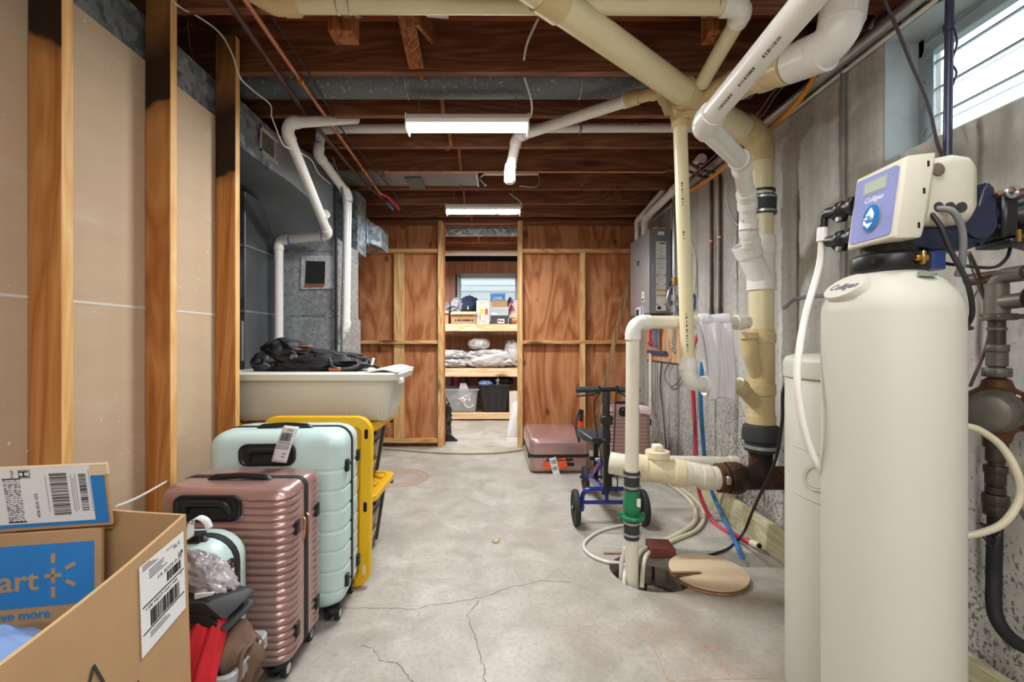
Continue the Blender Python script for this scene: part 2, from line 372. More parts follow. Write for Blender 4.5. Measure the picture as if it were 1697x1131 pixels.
FIRX = wood('fir_blocking', '#a97848', '#c8965e', '#dab080', 0, 1., .6)
FIRZ = wood('fir_upright', '#b98a54', '#d2a870', '#e2c090', 2, 1., .6)
JOIST = wood('old_fir_joist', '#553222', '#7d5038', '#a3765a', 0, .8, .6, grain=.25)
BRID = wood('bridging_fir', '#6b3a1e', '#8f5630', '#a86d42', 2, 1., .6)
SUBF = plywood('subfloor_ply', '#5e2c1e', '#8c4630', '#a85e44', 0, 1.2, 14)
PLYR = plywood('fir_plywood', '#92552f', '#b07248', '#c48a5e', 2, 1., 12)
PANELW = wood('panelling', '#94694f', '#ab8068', '#bd957e', 2, .7, .5, knots=False, grain=.2)
PINE = wood('shelf_pine', '#d2ac7c', '#e4c8a0', '#f0dcbc', 0, 1., .6)
LUMB = wood('treated_lumber', '#a39a72', '#beb792', '#d3ceb0', 1, 2.2, .6, knots=False, grain=.35)
OSBP = wood('maple_board', '#b48a66', '#caa27e', '#d8b592', 2, .8, .6, knots=False)
LIDP = plain('lid_plywood', '#cdb698', .7, amp=.1, ns=5, dirt='#b09676', dirtamt=.6, spec=.2)
LIDE = wood('ply_edge', '#7c5a3c', '#a07c58', '#bb9870', 0, 2., .7, knots=False)
GALV = galv('galvanized', '#5c666e', '#88949c', '#b4bec4', 34, .42, .5)
GALVD = galv('galvanized_dark', '#767b7e', '#8a8f92', '#9fa4a6', 5, .45, .5)
GALVS = plain('galvanized_speckle', '#666c70', .5, .35, amp=.12, ns=70, dirt='#b9bdbd', dirtamt=.57)
PLEN = galv('plenum_sheet', '#8f9599', '#a6acb0', '#bcc1c4', 55, .34, .5)
RET = galv('return_sheet', '#585c5f', '#6a6e71', '#7c8083', 4, .38, .6)
STEEL = plain('steel', '#b4b6b8', .3, .75, amp=.08, ns=20)
CHROME = plain('chrome', '#d5d6d8', .12, 1., amp=.03)
IRON = plain('cast_iron', '#241f1a', .62, .35, amp=.35, ns=14, bump=.5, bs=40, dirt='#5f3b20', dirtamt=.47)
RUST = plain('rust', '#5b3420', .85, .1, amp=.4, ns=22, bump=.6, bs=60, dirt='#2e2019', dirtamt=.5)
COPPER = plain('copper', '#bd8262', .4, .7, amp=.2, ns=9)
COPD = plain('copper_tarnished', '#5c463e', .5, .5, amp=.3, ns=9)
BRASS = plain('brass', '#b9924e', .3, .9)
BRONZE = plain('bronze_body', '#6f4a2e', .5, .6, amp=.25, ns=12)
PVC = plain('white_pvc', '#e6e4de', .28, amp=.03, ns=3, spec=.5)
PVCO = plain('old_white_pvc', '#ded8c6', .32, amp=.07, ns=5, spec=.5, dirt='#c3b590', dirtamt=.62)
PVCY = plain('yellowed_pvc', '#ddd3ac', .26, amp=.06, ns=4, spec=.5, scale=(1, 1, .4))
PVCF = plain('yellowed_fitting', '#ccb88a', .3, amp=.08, ns=6, spec=.5)
PVCC = plain('cream_fitting', '#e2d5b2', .3, amp=.08, ns=8, spec=.5, dirt='#a98f62', dirtamt=.66)
PRINT = plain('pipe_print', '#55504a', .7)
PURP = plain('primer_purple', '#6b5bb0', .5)
RUB = plain('rubber', '#2e3236', .55, amp=.1)
BLACK = plain('black_plastic', '#17181a', .38, amp=.1)
BLACKM = plain('black_matte', '#1b1c1e', .7, amp=.1)
CABLE = plain('black_cable', '#1d1d1e', .5)
GREYC = plain('grey_cable', '#77787a', .5)
WHITEC = plain('white_cable', '#dcd9d2', .5)
ORANGE = plain('orange_conduit', '#e39432', .4)
REDP = plain('red_pex', '#c23a52', .35); BLUEP = plain('blue_pex', '#2f72ad', .35)
GREEN = plain('green_valve', '#1c7a4c', .35, amp=.08)
SOFT = plain('tank_cream', '#cccbbf', .45, amp=.02, ns=2, spec=.35, dirt='#c6c2b3', dirtamt=.66)
HEAD = plain('head_cream', '#d3cfbe', .38, amp=.02, spec=.45)
NAVY = plain('navy_plastic', '#1b2440', .38, amp=.15)
PBLUE = plain('panel_blue', '#868ec6', .6, amp=.1, ns=9, spec=.3)
BTN = plain('button_blue', '#2f7fc6', .15, amp=.1, coat=.6)
LCD = plain('lcd', '#a7b3a0', .6, spec=.2); LCDB = plain('lcd_bezel', '#7f8596', .5)
ROSE = plain('rose_shell', '#b18e89', .3, .5, amp=.06, ns=3, spec=.55, coat=.25)
MINT = plain('mint_shell', '#c3dcda', .36, amp=.02, ns=3, spec=.5)
YEL = plain('yellow_lid', '#eab616', .36, amp=.04, ns=5); YELD = plain('yellow_recess', '#dc9f12', .42, amp=.05, ns=5)
TOTEB = plain('tote_black', '#24262a', .42, amp=.08)
TOTEG = plain('grey_tote', '#9a9da0', .45)
CLEARB = plain('milky_bin', '#d5d3c6', .4, amp=.03, ns=3, spec=.4); LIDW = plain('white_lid', '#e4e3da', .38, amp=.02)
KRAFT = plain('kraft_card', '#b3916c', .85, amp=.06, ns=9, spec=.1, dirt='#a3805a', dirtamt=.6)
KRAFTD = plain('kraft_inside', '#ae8c66', .88, amp=.06, ns=9, spec=.1)
CARDE = plain('card_edge', '#c9a878', .9)
BLUEINK = plain('blue_ink', '#3580c4', .75, amp=.05, ns=14, spec=.15)
PAPER = plain('label_paper', '#e3e4e4', .55, amp=.02); INK = plain('ink', '#26272a', .7); INKG = plain('grey_ink', '#8c8e90', .7)
TAPE = plain('clear_tape', '#d6c3a2', .3)
NAVYT = plain('navy_cloth', '#1d2b45', .9, amp=.2); REDC = plain('red_cloth', '#c4212c', .85, amp=.1, ns=20, bump=.2, bs=300)
BRNC = plain('brown_cloth', '#6d5444', .85, amp=.14, ns=12, bump=.2, bs=300); BLKC = plain('black_cloth', '#15161a', .6, amp=.25, ns=10, bump=.25, bs=90)
LEATH = plain('black_leather', '#161617', .55, amp=.2, bump=.2, bs=200); TAN = plain('tan_leather', '#a5623a', .5)
WRAPP = plain('wrap_plastic', '#aaa4a8', .16, amp=.25, ns=9, bump=.9, bs=22, spec=.8, dirt='#6c6669', dirtamt=.5)
GREYW = plain('storage_bag_plastic', '#c3c4c6', .2, amp=.16, ns=6, bump=.5, bs=18, spec=.7)
WHTC = plain('white_cloth', '#dddde2', .9, amp=.03, ns=8); LBLUE = plain('light_blue_cloth', '#7f9fd2', .9, amp=.1)
TAG = plain('orange_tag', '#ee5a22', .5)
SCOOT = plain('scooter_blue', '#1b2a86', .22, .3, amp=.08, coat=.5); TYRE = plain('tyre', '#202225', .7); SEATM = plain('seat_vinyl', '#33373a', .42)
HEATG = plain('heater_grey', '#8e9398', .35, .5, amp=.03); HEATF = plain('heater_front', '#b2b5b9', .35, .4, amp=.03)
HOSE = plain('vinyl_hose', '#cfc8ae', .3, amp=.08, ns=6, spec=.5)
BRICKM = plain('brick', '#7b4338', .9, amp=.2, ns=16, bump=.6, bs=60, dirt='#54332c', dirtamt=.56)
STONE = plain('pit_stone', '#857668', .9, amp=.3, ns=11, bump=.8, bs=30, dirt='#5a5047', dirtamt=.5)
PITD = plain('pit_dark', '#4a433c', .5, amp=.2)
JAMB = plain('jamb_paint', '#b3bdbe', .7, amp=.1, ns=7); FRAMEW = plain('window_frame', '#9fb0b4', .5, amp=.08); ALU = plain('aluminium', '#a8b4bb', .35, .8)
SIDING = plain('outside_siding', '#e9ecee', .8, amp=.02)
DARK = plain('dark_gap', '#0c0b0a', .9)
SILL = wood('sill_wood', '#2e1d14', '#473023', '#5b4030', 1, 1., .7)
TUBE = emit('lamp_diffuser', '#fffaf2', 16.0)
def glass():
    m, t, b = nt('window_glass'); out = t.nodes['Material Output']; tr = N(t, 'ShaderNodeBsdfTransparent'); tr.inputs[0].default_value = (.93, .96, .95, 1)
    gl = N(t, 'ShaderNodeBsdfGlossy'); gl.inputs['Roughness'].default_value = .03; fr = N(t, 'ShaderNodeLayerWeight'); fr.inputs['Blend'].default_value = .12; ms = N(t, 'ShaderNodeMixShader')
    sc_ = N(t, 'ShaderNodeMath', operation='MULTIPLY'); t.links.new(fr.outputs['Facing'], sc_.inputs[0]); sc_.inputs[1].default_value = .35; t.links.new(sc_.outputs[0], ms.inputs[0]); t.links.new(tr.outputs[0], ms.inputs[1]); t.links.new(gl.outputs[0], ms.inputs[2]); t.links.new(ms.outputs[0], out.inputs[0]); return m
GLASS = glass()
def clearfilm():
    m, t, b = nt('clear_film'); setin(b, Roughness=.12); b.inputs['Alpha'].default_value = .38; b.inputs['Base Color'].default_value = (.8, .82, .85, 1); return m
FILM = clearfilm()

# ================================================================== THE SETTING
XW, XL, YB, YR, YN, ZC, ZT = 1.47, -1.262, 4.70, -2.6, 7.02, 2.35, 2.585
XO = -2.7
def S(mb, name, mat, parent=None, **k):
    k.setdefault('smooth', 0); o = mb.build(name, mat, parent, kind='structure' if parent is None else None, **k); return o
# floor with the sump opening
PC, PR = V(.725, 2.17, 0), .185
m = MB()
x0, x1, y0, y1 = .42, 1.03, 1.86, 2.48
for a in ((XO, x0, YR, YN), (x1, XW+.2, YR, YN), (x0, x1, YR, y0), (x0, x1, y1, YN)): m.quad((a[0], a[2], 0), (a[1], a[2], 0), (a[1], a[3], 0), (a[0], a[3], 0))
n = 40; inner = []; outer = []
for k in range(n):
    a = 2*PI*k/n; c, s = math.cos(a), math.sin(a); q = PR*(1+.02*math.sin(5*a)); inner.append(PC+V(c*q, s*q, 0))
    tt = min(((x1 if c > 0 else x0)-PC.x)/c if abs(c) > 1e-6 else 9, ((y1 if s > 0 else y0)-PC.y)/s if abs(s) > 1e-6 else 9); outer.append(PC+V(c*tt, s*tt, 0))
for k in range(n): j = (k+1) % n; m.quad(inner[k], outer[k], outer[j], inner[j])
for cx, cy in ((x0, y0), (x1, y0), (x0, y1), (x1, y1)):              # corner fillers of the patch
    c = V(cx, cy, 0); near = sorted(range(n), key=lambda k: (outer[k]-c).length)[:2]; m.add([c, outer[near[0]], outer[near[1]]], [(0, 1, 2)])
for k in range(n): j = (k+1) % n; m.quad(inner[k], inner[j], inner[j]-V(0, 0, .06), inner[k]-V(0, 0, .06))
floor = S(m, 'floor', FLOOR)
rd = random.Random(3)
def crack(pts, wd, nm='crack'):
    pts = [V(*p, 0) for p in pts]; q = []
    for a, b in zip(pts, pts[1:]):
        for k in range(6):
            t_ = k/6; q.append(a.lerp(b, t_)+V(rd.uniform(-.006, .006), rd.uniform(-.006, .006), 0))
    q.append(pts[-1]); mb = MB(); L = []
    for i, p in enumerate(q):
        d = (q[min(i+1, len(q)-1)]-q[max(i-1, 0)]).normalized(); nn = V(-d.y, d.x, 0)*wd*rd.uniform(.4, 1.2); L.append((p-nn+V(0, 0, .0006), p+nn+V(0, 0, .0006)))
    for a, b in zip(L, L[1:]): mb.quad(a[0], b[0], b[1], a[1])
    mb.build(nm, plain('crack_dark', '#6f6a62', .9), floor, smooth=0)
def fl(px, py): d = F*H/(py-VY); return ((px-VX)*d/F, d)
crack([fl(570, 1008), fl(640, 1008), fl(690, 1010), fl(720, 1002), fl(760, 998), fl(800, 990), fl(850, 972), fl(905, 962), fl(945, 966)], .0016)
crack([fl(795, 996), fl(775, 1020), fl(788, 1058), fl(798, 1090), fl(803, 1131), fl(800, 1180)], .0016)
crack([fl(600, 1070), fl(618, 1073), fl(632, 1095), fl(660, 1100), fl(684, 1131), fl(695, 1160)], .0016)
RM = plain('rust_mark_paint', '#b58a68', .9, amp=.3, ns=40)
def rustmark(pts, wd):
    pts = [V(*p, .0007) for p in pts]
    for a, b in zip(pts, pts[1:]):
        d = (b-a).normalized(); nn = V(-d.y, d.x, 0)*wd; MB().quad(a-nn, a+nn, b+nn*.7, b-nn*.7).build('rust_mark', RM, floor, smooth=0)
rustmark([fl(1071, 1043), fl(1085, 1078), fl(1100, 1112), fl(1112, 1140)], .0016); rustmark([fl(1188, 1064), fl(1192, 1078)], .003); rustmark([fl(1194, 1098), fl(1203, 1110), fl(1211, 1123)], .0028); rustmark([fl(1110, 1129), fl(1200, 1126), fl(1290, 1124)], .0012); rustmark([fl(1157, 1065), fl(1178, 1078)], .006); rustmark([fl(1255, 990), fl(1265, 997)], .006)
# right concrete wall, with the window opening
WY0, WY1, WZ0, WZ1 = .93, 1.735, 1.78, 2.24
m = MB(); T = .22
m.box(XW, XW+T, YR, WY0, 0, 2.28).box(XW, XW+T, WY1, YN+.1, 0, 2.28).box(XW, XW+T, WY0, WY1, 0, WZ0).box(XW, XW+T, WY0, WY1, WZ1, 2.28)
wall_right = S(m, 'wall_right', CONC)
S(MB().box(XW+.02, XW+T, YR, YN+.1, 2.285, 2.33), 'sill_plate', SILL, wall_right)
S(MB().box(XW+.12, XW+T, YR, YN+.1, 2.33, 2.62), 'rim_board', SILL, wall_right)
# rear, outer-left and storage walls
S(MB().box(XO, XW+T, YR-.1, YR, 0, 2.62), 'wall_rear', CONC); S(MB().box(XO-.1, XO, YR-.1, YN+.1, 0, 2.62), 'wall_outer', CONC)
# left wall: drywall seen from the stud side
wl = S(MB().box(XL-.013, XL, YR, 2.075, .012, 2.105), 'wall_left', DRY)
S(MB().box(XL-.001, XL+.0012, YR, 2.07, 1.214, 1.222), 'drywall_seam', JOINT, wl)
def dark_banded(name, lo, hi, slope):                       # near-black band across the upper part of the board
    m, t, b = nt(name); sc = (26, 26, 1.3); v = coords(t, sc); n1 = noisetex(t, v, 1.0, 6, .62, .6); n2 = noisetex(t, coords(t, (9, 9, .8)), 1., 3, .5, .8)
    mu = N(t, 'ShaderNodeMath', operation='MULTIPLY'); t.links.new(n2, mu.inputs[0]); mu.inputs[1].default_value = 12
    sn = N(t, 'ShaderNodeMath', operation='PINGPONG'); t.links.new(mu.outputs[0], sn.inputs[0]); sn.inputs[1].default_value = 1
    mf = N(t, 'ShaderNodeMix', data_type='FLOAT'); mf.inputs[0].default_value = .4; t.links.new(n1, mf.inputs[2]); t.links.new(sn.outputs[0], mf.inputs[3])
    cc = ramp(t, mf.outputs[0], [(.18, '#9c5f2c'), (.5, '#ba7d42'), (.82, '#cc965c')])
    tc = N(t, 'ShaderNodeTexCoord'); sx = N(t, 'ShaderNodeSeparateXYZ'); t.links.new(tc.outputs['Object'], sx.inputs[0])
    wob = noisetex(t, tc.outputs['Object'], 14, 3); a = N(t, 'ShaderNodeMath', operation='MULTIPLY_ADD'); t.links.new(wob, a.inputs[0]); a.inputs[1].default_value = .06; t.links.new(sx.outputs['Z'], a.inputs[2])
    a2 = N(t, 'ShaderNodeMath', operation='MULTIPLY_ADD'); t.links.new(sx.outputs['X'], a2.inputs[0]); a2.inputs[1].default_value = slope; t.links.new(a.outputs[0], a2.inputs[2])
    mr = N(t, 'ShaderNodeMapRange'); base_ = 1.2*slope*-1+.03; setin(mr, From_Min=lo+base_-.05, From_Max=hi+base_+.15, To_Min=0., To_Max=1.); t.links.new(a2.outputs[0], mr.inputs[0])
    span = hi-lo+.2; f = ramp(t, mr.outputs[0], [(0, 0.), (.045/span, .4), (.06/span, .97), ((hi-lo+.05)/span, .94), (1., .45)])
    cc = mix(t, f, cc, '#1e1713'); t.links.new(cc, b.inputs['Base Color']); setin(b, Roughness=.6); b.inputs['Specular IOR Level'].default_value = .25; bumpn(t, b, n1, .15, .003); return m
DARK_BANDED = {3: dark_banded('stud_dark_band_a', 1.90, 2.4, .5), 4: dark_banded('stud_dark_band_b', 1.95, 2.12, -.35), 5: dark_banded('stud_dark_band_c', 1.845, 2.12, -.3)}
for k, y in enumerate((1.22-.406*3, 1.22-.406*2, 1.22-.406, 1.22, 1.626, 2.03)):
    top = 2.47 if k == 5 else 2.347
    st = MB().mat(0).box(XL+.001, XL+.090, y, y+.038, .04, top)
    o = st.build('stud', [DARK_BANDED.get(k, STUD), STUDE], wl, bev=.0025)
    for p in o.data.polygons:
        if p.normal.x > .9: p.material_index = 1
S(MB().box(XL+.001, XL+.089, YR, 2.07, 0, .038), 'bottom_plate', STUDE, wl)
# ceiling: subfloor and joists
ceil = S(MB().box(XO-.1, XW+T, YR-.1, YN+.1, ZT, ZT+.03), 'ceiling', SUBF)
for k in range(-10, 13):
    yf = 2.151+.406*(k-1)
    if yf > YN-.03: break
    S(MB().box(XO, XW+.13, yf-.038, yf, ZC, ZT), 'joist', JOIST, ceil, bev=.002)
JY = lambda k: 2.151+.406*(k-1)
def brid(x, k, mat=BRID, wdt=.045):        # crossed bridging between joist k and k+1
    a, b = JY(k)+.002, JY(k+1)-.04
    MB().bar((x, a, ZC+.015), (x, b, ZT-.03), wdt, .02, (1, 0, 0)).build('bridging', mat, ceil, smooth=0)
    MB().bar((x+.06, a, ZT-.03), (x+.06, b, ZC+.015), wdt, .02, (1, 0, 0)).build('bridging', mat, ceil, smooth=0)
for k, x in ((1, -.36), (2, -.36), (3, -.33), (4, -.36), (5, -.36), (6, -.36), (7, -.34), (8, -.3), (9, -.3)): brid(x, k)
# short bridging seen in the bay of the yellow pipe: one flat board on the joist face and one crossing
MB().bar(P(672, 20, 1.90), P(690, 112, 2.10), .07, .02, (0, 1, 0)).build('bridging', BRID, ceil, bev=.001, smooth=0)
MB().bar(P(718, 58, 2.05), P(690, 24, 1.80), .07, .02, (1, 0, 0)).build('bridging', BRID, ceil, bev=.001, smooth=0)
for xp, w_ in ((569, .095), (1192, .1)):    # blocks that carry the yellow pipe
    x = (xp-VX)*1.78/F; MB().box(x-w_/2, x+w_/2, JY(0)-.002, JY(0)+.085, 2.29, 2.41).build('pipe_block', BRID, ceil, bev=.002)
MB().bar((-.275, 1.742, 2.352), (-.19, 1.742, 2.346), .03, .002, (0, 0, 1)).build('metal_plate', STEEL, ceil)
# back partition: plywood on the far side of a stud frame, with the doorway
def back():
    D = YB; wb = S(MB().box(XO, -.555, D+.09, D+.102, 0, ZC).box(.212, XW, D+.09, D+.102, 0, ZC), 'wall_back', PLYR)
    def pan(a, b, z0, z1): S(MB().box(a, b, D+.0805, D+.0895, z0, z1), 'plywood_panel', PLYR, wb, bev=.001)
    L = [(-2.66, -1.46), (-1.455, -1.07), (-1.065, -.556)]; R = [(.212, .86), (.865, 1.46)]
    zb = [(.02, 1.085), (1.09, 2.03), (2.035, ZC)]
    for a, b in L+R:
        for z0, z1 in zb: pan(a, b, z0, z1)
    def fr(name, x0, x1, z0, z1, mat, dy=0., th=.08): MB().box(x0, x1, D+dy, D+dy+th, z0, z1).build(name, mat, wb, bev=.002, smooth=0)
    for x in (-.62, .205): fr('door_stud', x, x+.052, 0, 2.345, FIRZ)
    fr('stud', -1.084, -.978, 1.108, 2.015, FIRZ, .041, .038); fr('stud', -1.084, -.978, .085, 1.07, FIRZ, .041, .038)
    fr('stud', .852, .905, 1.108, 2.015, FIRZ); fr('stud', .852, .905, .085, 1.07, FIRZ)
    for a, b in ((XO, -.625), (.259, XW)):
        fr('blocking', a, b, 1.07, 1.108, FIRX); fr('blocking', a, b, 2.015, 2.055, FIRX); fr('bottom_plate', a, b, .045, .085, FIRX)
        fr('top_plate', a, b, 2.31, 2.348, JOIST)
    fr('door_header', -.568, .205, 2.318, 2.348, JOIST)
back()
# storage room: panelled back wall of separate boards round the window
w2 = (-.60, .30, 1.37, 2.12)
wn = S(MB().box(XO, w2[0], YN+.012, YN+.1, 0, 2.62).box(w2[1], XW, YN+.012, YN+.1, 0, 2.62).box(w2[0], w2[1], YN+.012, YN+.1, 0, w2[2]).box(w2[0], w2[1], YN+.012, YN+.1, w2[3], 2.62), 'wall_storage', DARK)
x = -1.5; rd = random.Random(5)
while x < 1.3:
    wd = rd.choice((.085, .10, .14, .115)); a, b = x, x+wd-.004
    if b < w2[0] or a > w2[1]: S(MB().box(a, b, YN, YN+.012, .02, 2.33), 'plank', PANELW, wn)
    else:
        S(MB().box(a, b, YN, YN+.012, .02, w2[2]-.01), 'plank', PANELW, wn); S(MB().box(a, b, YN, YN+.012, w2[3]+.01, 2.33), 'plank', PANELW, wn)
    x += wd
# window in the storage wall
x0, x1, z0, z1 = w2
wi = S(MB().box(x0-.03, x0+.03, YN-.02, YN+.08, z0, z1).box(x1-.03, x1+.03, YN-.02, YN+.08, z0, z1).box(x0, x1, YN-.02, YN+.08, z0-.03, z0+.03).box(x0, x1, YN-.02, YN+.08, z1-.05, z1+.03), 'window_2', FRAMEW, bev=.004)
for k in range(6):
    z = z0+.03+k*(z1-z0-.08)/6; S(MB().box(x0+.03, x1-.03, YN+.03, YN+.036, z+.004, z+(z1-z0-.08)/6-.004), 'glass_pane', GLASS, wi)
    S(MB().box(x0+.03, x1-.03, YN+.028, YN+.040, z-.004, z+.004), 'glazing_bar', ALU, wi)
# window in the right wall: painted reveal, frame, louvres of glass
wi = S(MB().box(XW+.13, XW+.17, WY0, WY1, WZ0, WZ0+.035).box(XW+.13, XW+.17, WY0, WY1, WZ1-.07, WZ1).box(XW+.13, XW+.17, WY1-.03, WY1, WZ0, WZ1).box(XW+.13, XW+.17, WY0, WY0+.03, WZ0, WZ1), 'window_1', FRAMEW, bev=.003)
S(MB().box(XW+.002, XW+.135, WY1-.006, WY1-.001, WZ0, WZ1), 'jamb', JAMB, wi); S(MB().box(XW+.002, XW+.135, WY0+.001, WY0+.006, WZ0, WZ1), 'jamb', JAMB, wi)
S(MB().box(XW+.002, XW+.135, WY0, WY1, WZ1-.006, WZ1-.001), 'head_lining', JAMB, wi); S(MB().box(XW+.002, XW+.135, WY0, WY1, WZ0+.001, WZ0+.006), 'sill', JAMB, wi)
S(MB().box(XW+.118, XW+.130, WY1-.075, WY1-.032, WZ0+.03, WZ1-.07), 'louvre_channel', ALU, wi, bev=.002)
for k in range(4):
    z = WZ0+.04+k*.098
    m = MB(); m.hexa([V(XW+.150, WY0+.03, z), V(XW+.156, WY0+.03, z), V(XW+.156, WY1-.032, z), V(XW+.150, WY1-.032, z), V(XW+.136, WY0+.03, z+.104), V(XW+.142, WY0+.03, z+.104), V(XW+.142, WY1-.032, z+.104), V(XW+.136, WY1-.032, z+.104)])
    S(m, 'glass_slat', GLASS, wi)
    S(MB().box(XW+.128, XW+.138, WY0+.03, WY1-.033, z+.1005, z+.1055), 'louvre_edge', ALU, wi)
    MB().torus((XW+.116, WY1-.055, z+.05), (1, 0, 0), .016, .0028, .6, 4.6, 12, 6).build('louvre_hook', STEEL, wi)
# outside: the pale wall of the window wells
o = S(MB().box(2.45, 2.5, -.4, 3.0, .9, 3.0), 'exterior_wall', SIDING)
for k in range(12): S(MB().box(2.44, 2.452, -.4, 3.0, .95+k*.17, 1.105+k*.17), 'siding_board', SIDING, o)
o = S(MB().box(-1.4, 1.1, 7.75, 7.8, .9, 2.9), 'exterior_wall_storage', SIDING)
for k in range(9): S(MB().box(-1.4, 1.1, 7.738, 7.752, .95+k*.2, 1.135+k*.2), 'siding_board', SIDING, o)
S(MB().box(XW+T, 4, -3, YN+3, 1.5, 1.55), 'ground_outside', plain('gravel', '#9a958a', .9)); S(MB().box(XO, XW+T, YN+.11, YN+3, 1.05, 1.1), 'ground_outside', bpy.data.materials['gravel'])
# sump pit: rough stones round the opening and a dark bottom
pit = S(MB().lathe([(PR+.10, -.06), (PR+.10, -.56), (.001, -.56)], PC, (0, 0, 1), 24, cap=False), 'trim_1', PITD)
rd = random.Random(11)
for lv in range(4):
    k = 0; a = rd.uniform(0, .6)
    for q in range(7):
        da = 2*PI/7; z0 = -.055-lv*.115; mb = MB(); ri = PR+rd.uniform(-.004, .014); ro = PR+.09
        vs = []
        for z in (z0-.108, z0):
            for r_ in (ri, ro):
                for s_ in (.03, .5, .97): aa = a+(q+s_)*da; vs.append(PC+V(math.cos(aa)*r_, math.sin(aa)*r_, z+rd.uniform(-.006, .006)))
        mb.add(vs, [(0, 1, 7, 6), (1, 2, 8, 7), (3, 9, 10, 4), (4, 10, 11, 5), (6, 7, 10, 9), (7, 8, 11, 10), (0, 3, 4, 1), (1, 4, 5, 2), (0, 6, 9, 3), (2, 5, 11, 8)])
        mb.build('stone', STONE, pit, bev=.008, smooth=0)
# ================================================================== DUCTS AND FURNACE (left)
t = thing('trunk_duct', 'galvanized supply duct with wall register running along the top of the left wall', 'duct', (-1.45, 1.0, 2.06))
secs = []
for y, xr, zb in ((YR+.02, -1.276, 2.06), (2.08, -1.276, 2.06)): secs.append([V(-1.72, y, zb), V(xr, y, zb), V(xr, y, 2.28), V(-1.72, y, 2.28)])
MB().loft(secs).build('duct_body', GALV, t, smooth=0, bev=.002)
secs = []
for y, xr, zb in ((2.082, -1.268, 2.06), (2.55, -1.262, 2.058), (2.72, -1.235, 2.045), (2.85, -1.19, 2.0), (2.94, -1.14, 1.93), (3.01, -1.10, 1.83), (3.05, -1.092, 1.79)):
    secs.append([V(-1.72+max(0, y-2.55)*.35, y, zb), V(xr, y, zb), V(xr, y, 2.28), V(-1.72+max(0, y-2.55)*.35, y, 2.28)])
MB().loft(secs).build('transition', GALVD, t, smooth=50)
MB().box(-1.279, -1.262, 2.10, 2.64, 2.055, 2.283).build('side_panel', GALV, t, smooth=0, bev=.002)
rg = MB(); ry0, ry1, rz0, rz1 = 2.40, 2.74, 2.105, 2.245; xx = -1.262
rg.box(xx, xx+.008, ry0, ry1, rz0, rz0+.018).box(xx, xx+.008, ry0, ry1, rz1-.018, rz1).box(xx, xx+.008, ry0, ry0+.02, rz0, rz1).box(xx, xx+.008, ry1-.02, ry1, rz0, rz1).box(xx, xx+.007, (ry0+ry1)/2-.006, (ry0+ry1)/2+.006, rz0, rz1)
rgo = rg.build('register', plain('register_paint', '#b9b4a6', .45), t, bev=.0015)
MB().box(xx-.001, xx+.0015, ry0+.01, ry1-.01, rz0+.01, rz1-.01).build('register_back', DARK, rgo, smooth=0)
lv = MB()
for k in range(17):
    z = rz0+.022+k*(rz1-rz0-.044)/16; lv.box(xx+.001, xx+.0021, ry0+.018, ry1-.018, z-.0006, z+.0006)
lv.build('louvre', bpy.data.materials['register_paint'], rgo, smooth=0, kind='stuff')
MB().box(-1.50, -1.268, 2.70, 2.716, 2.047, 2.054).build('seam', STEEL, t, smooth=0)

t = thing('return_duct', 'dark sheet metal return duct box left of the furnace', 'duct', (-1.8, 2.9, 0))
MB().box(-2.2, -1.50, 2.70, 3.04, 1.275, 1.99).build('duct_body', RET, t, bev=.003, smooth=0)
MB().box(-2.2, -1.496, 2.695, 3.045, .02, 1.270).build('filter_box', RET, t, bev=.003, smooth=0)
MB().box(-2.21, -1.493, 2.69, 3.05, 1.268, 1.284).box(-2.21, -1.493, 2.69, 3.05, 1.66, 1.676).build('seam', GALVD, t, smooth=0, bev=.002)
m = MB().box(-1.62, -1.535, 2.665, 2.695, 1.36, 1.60); o = m.build('access_cover', PLEN, t, bev=.004, smooth=0)
MB().cyl((-1.55, 2.66, 1.42), (-1.55, 2.66, 1.56), .006).build('cover_handle', STEEL, o)
MB().box(-1.60, -1.50, 2.672, 2.69, .98, 1.22).build('foil_patch', STEEL, t, bev=.004, smooth=0)

t = thing('furnace', 'galvanized furnace plenum with foil-taped opening above the milky bin', 'furnace', (-1.3, 3.3, 0))
MB().box(-1.498, -1.092, 3.055, 3.56, 1.27, 1.80).build('plenum', PLEN, t, bev=.002, smooth=0)
MB().box(-1.498, -1.085, 3.05, 3.60, .03, 1.265).build('cabinet', PLEN, t, bev=.004, smooth=0)
MB().box(-1.4975, -1.088, 3.048, 3.57, 1.262, 1.276).box(-1.4975, -1.09, 3.05, 3.565, 1.70, 1.712).build('seam', GALV, t, smooth=0, bev=.002)
fp0, fp1 = P(498, 478, 3.045), P(547, 424, 3.045)
m = MB().prism([fp0+V(-.0, 0, -.004), V(fp1.x+.01, fp0.y, fp0.z), fp1+V(.012, 0, .003), V(fp0.x+.006, fp0.y, fp1.z)], (0, .012, 0)); fo = m.build('foil_tape', plain('foil', '#cfd3d6', .3, .35, amp=.25, ns=30, bump=.7, bs=50), t, smooth=0)
MB().prism([P(505, 470, 3.044), P(538, 471, 3.044), P(539, 433, 3.044), P(507, 432, 3.044)], (0, .006, 0)).build('opening', plain('opening_dark', '#35383a', .5, .6), fo, smooth=0)
MB().prism([P(503, 476, 3.043), P(536, 476, 3.043), P(538, 470, 3.043), P(505, 470, 3.043)], (0, .006, 0)).build('filter_edge', COPPER, fo, smooth=0)
o = MB().box(-1.094, -.985, 3.46, 3.56, 1.90, 2.06); 
t2 = thing('branch_duct', 'short galvanized branch duct sticking out behind the furnace plenum', 'duct', (-1.05, 3.9, 1.9))
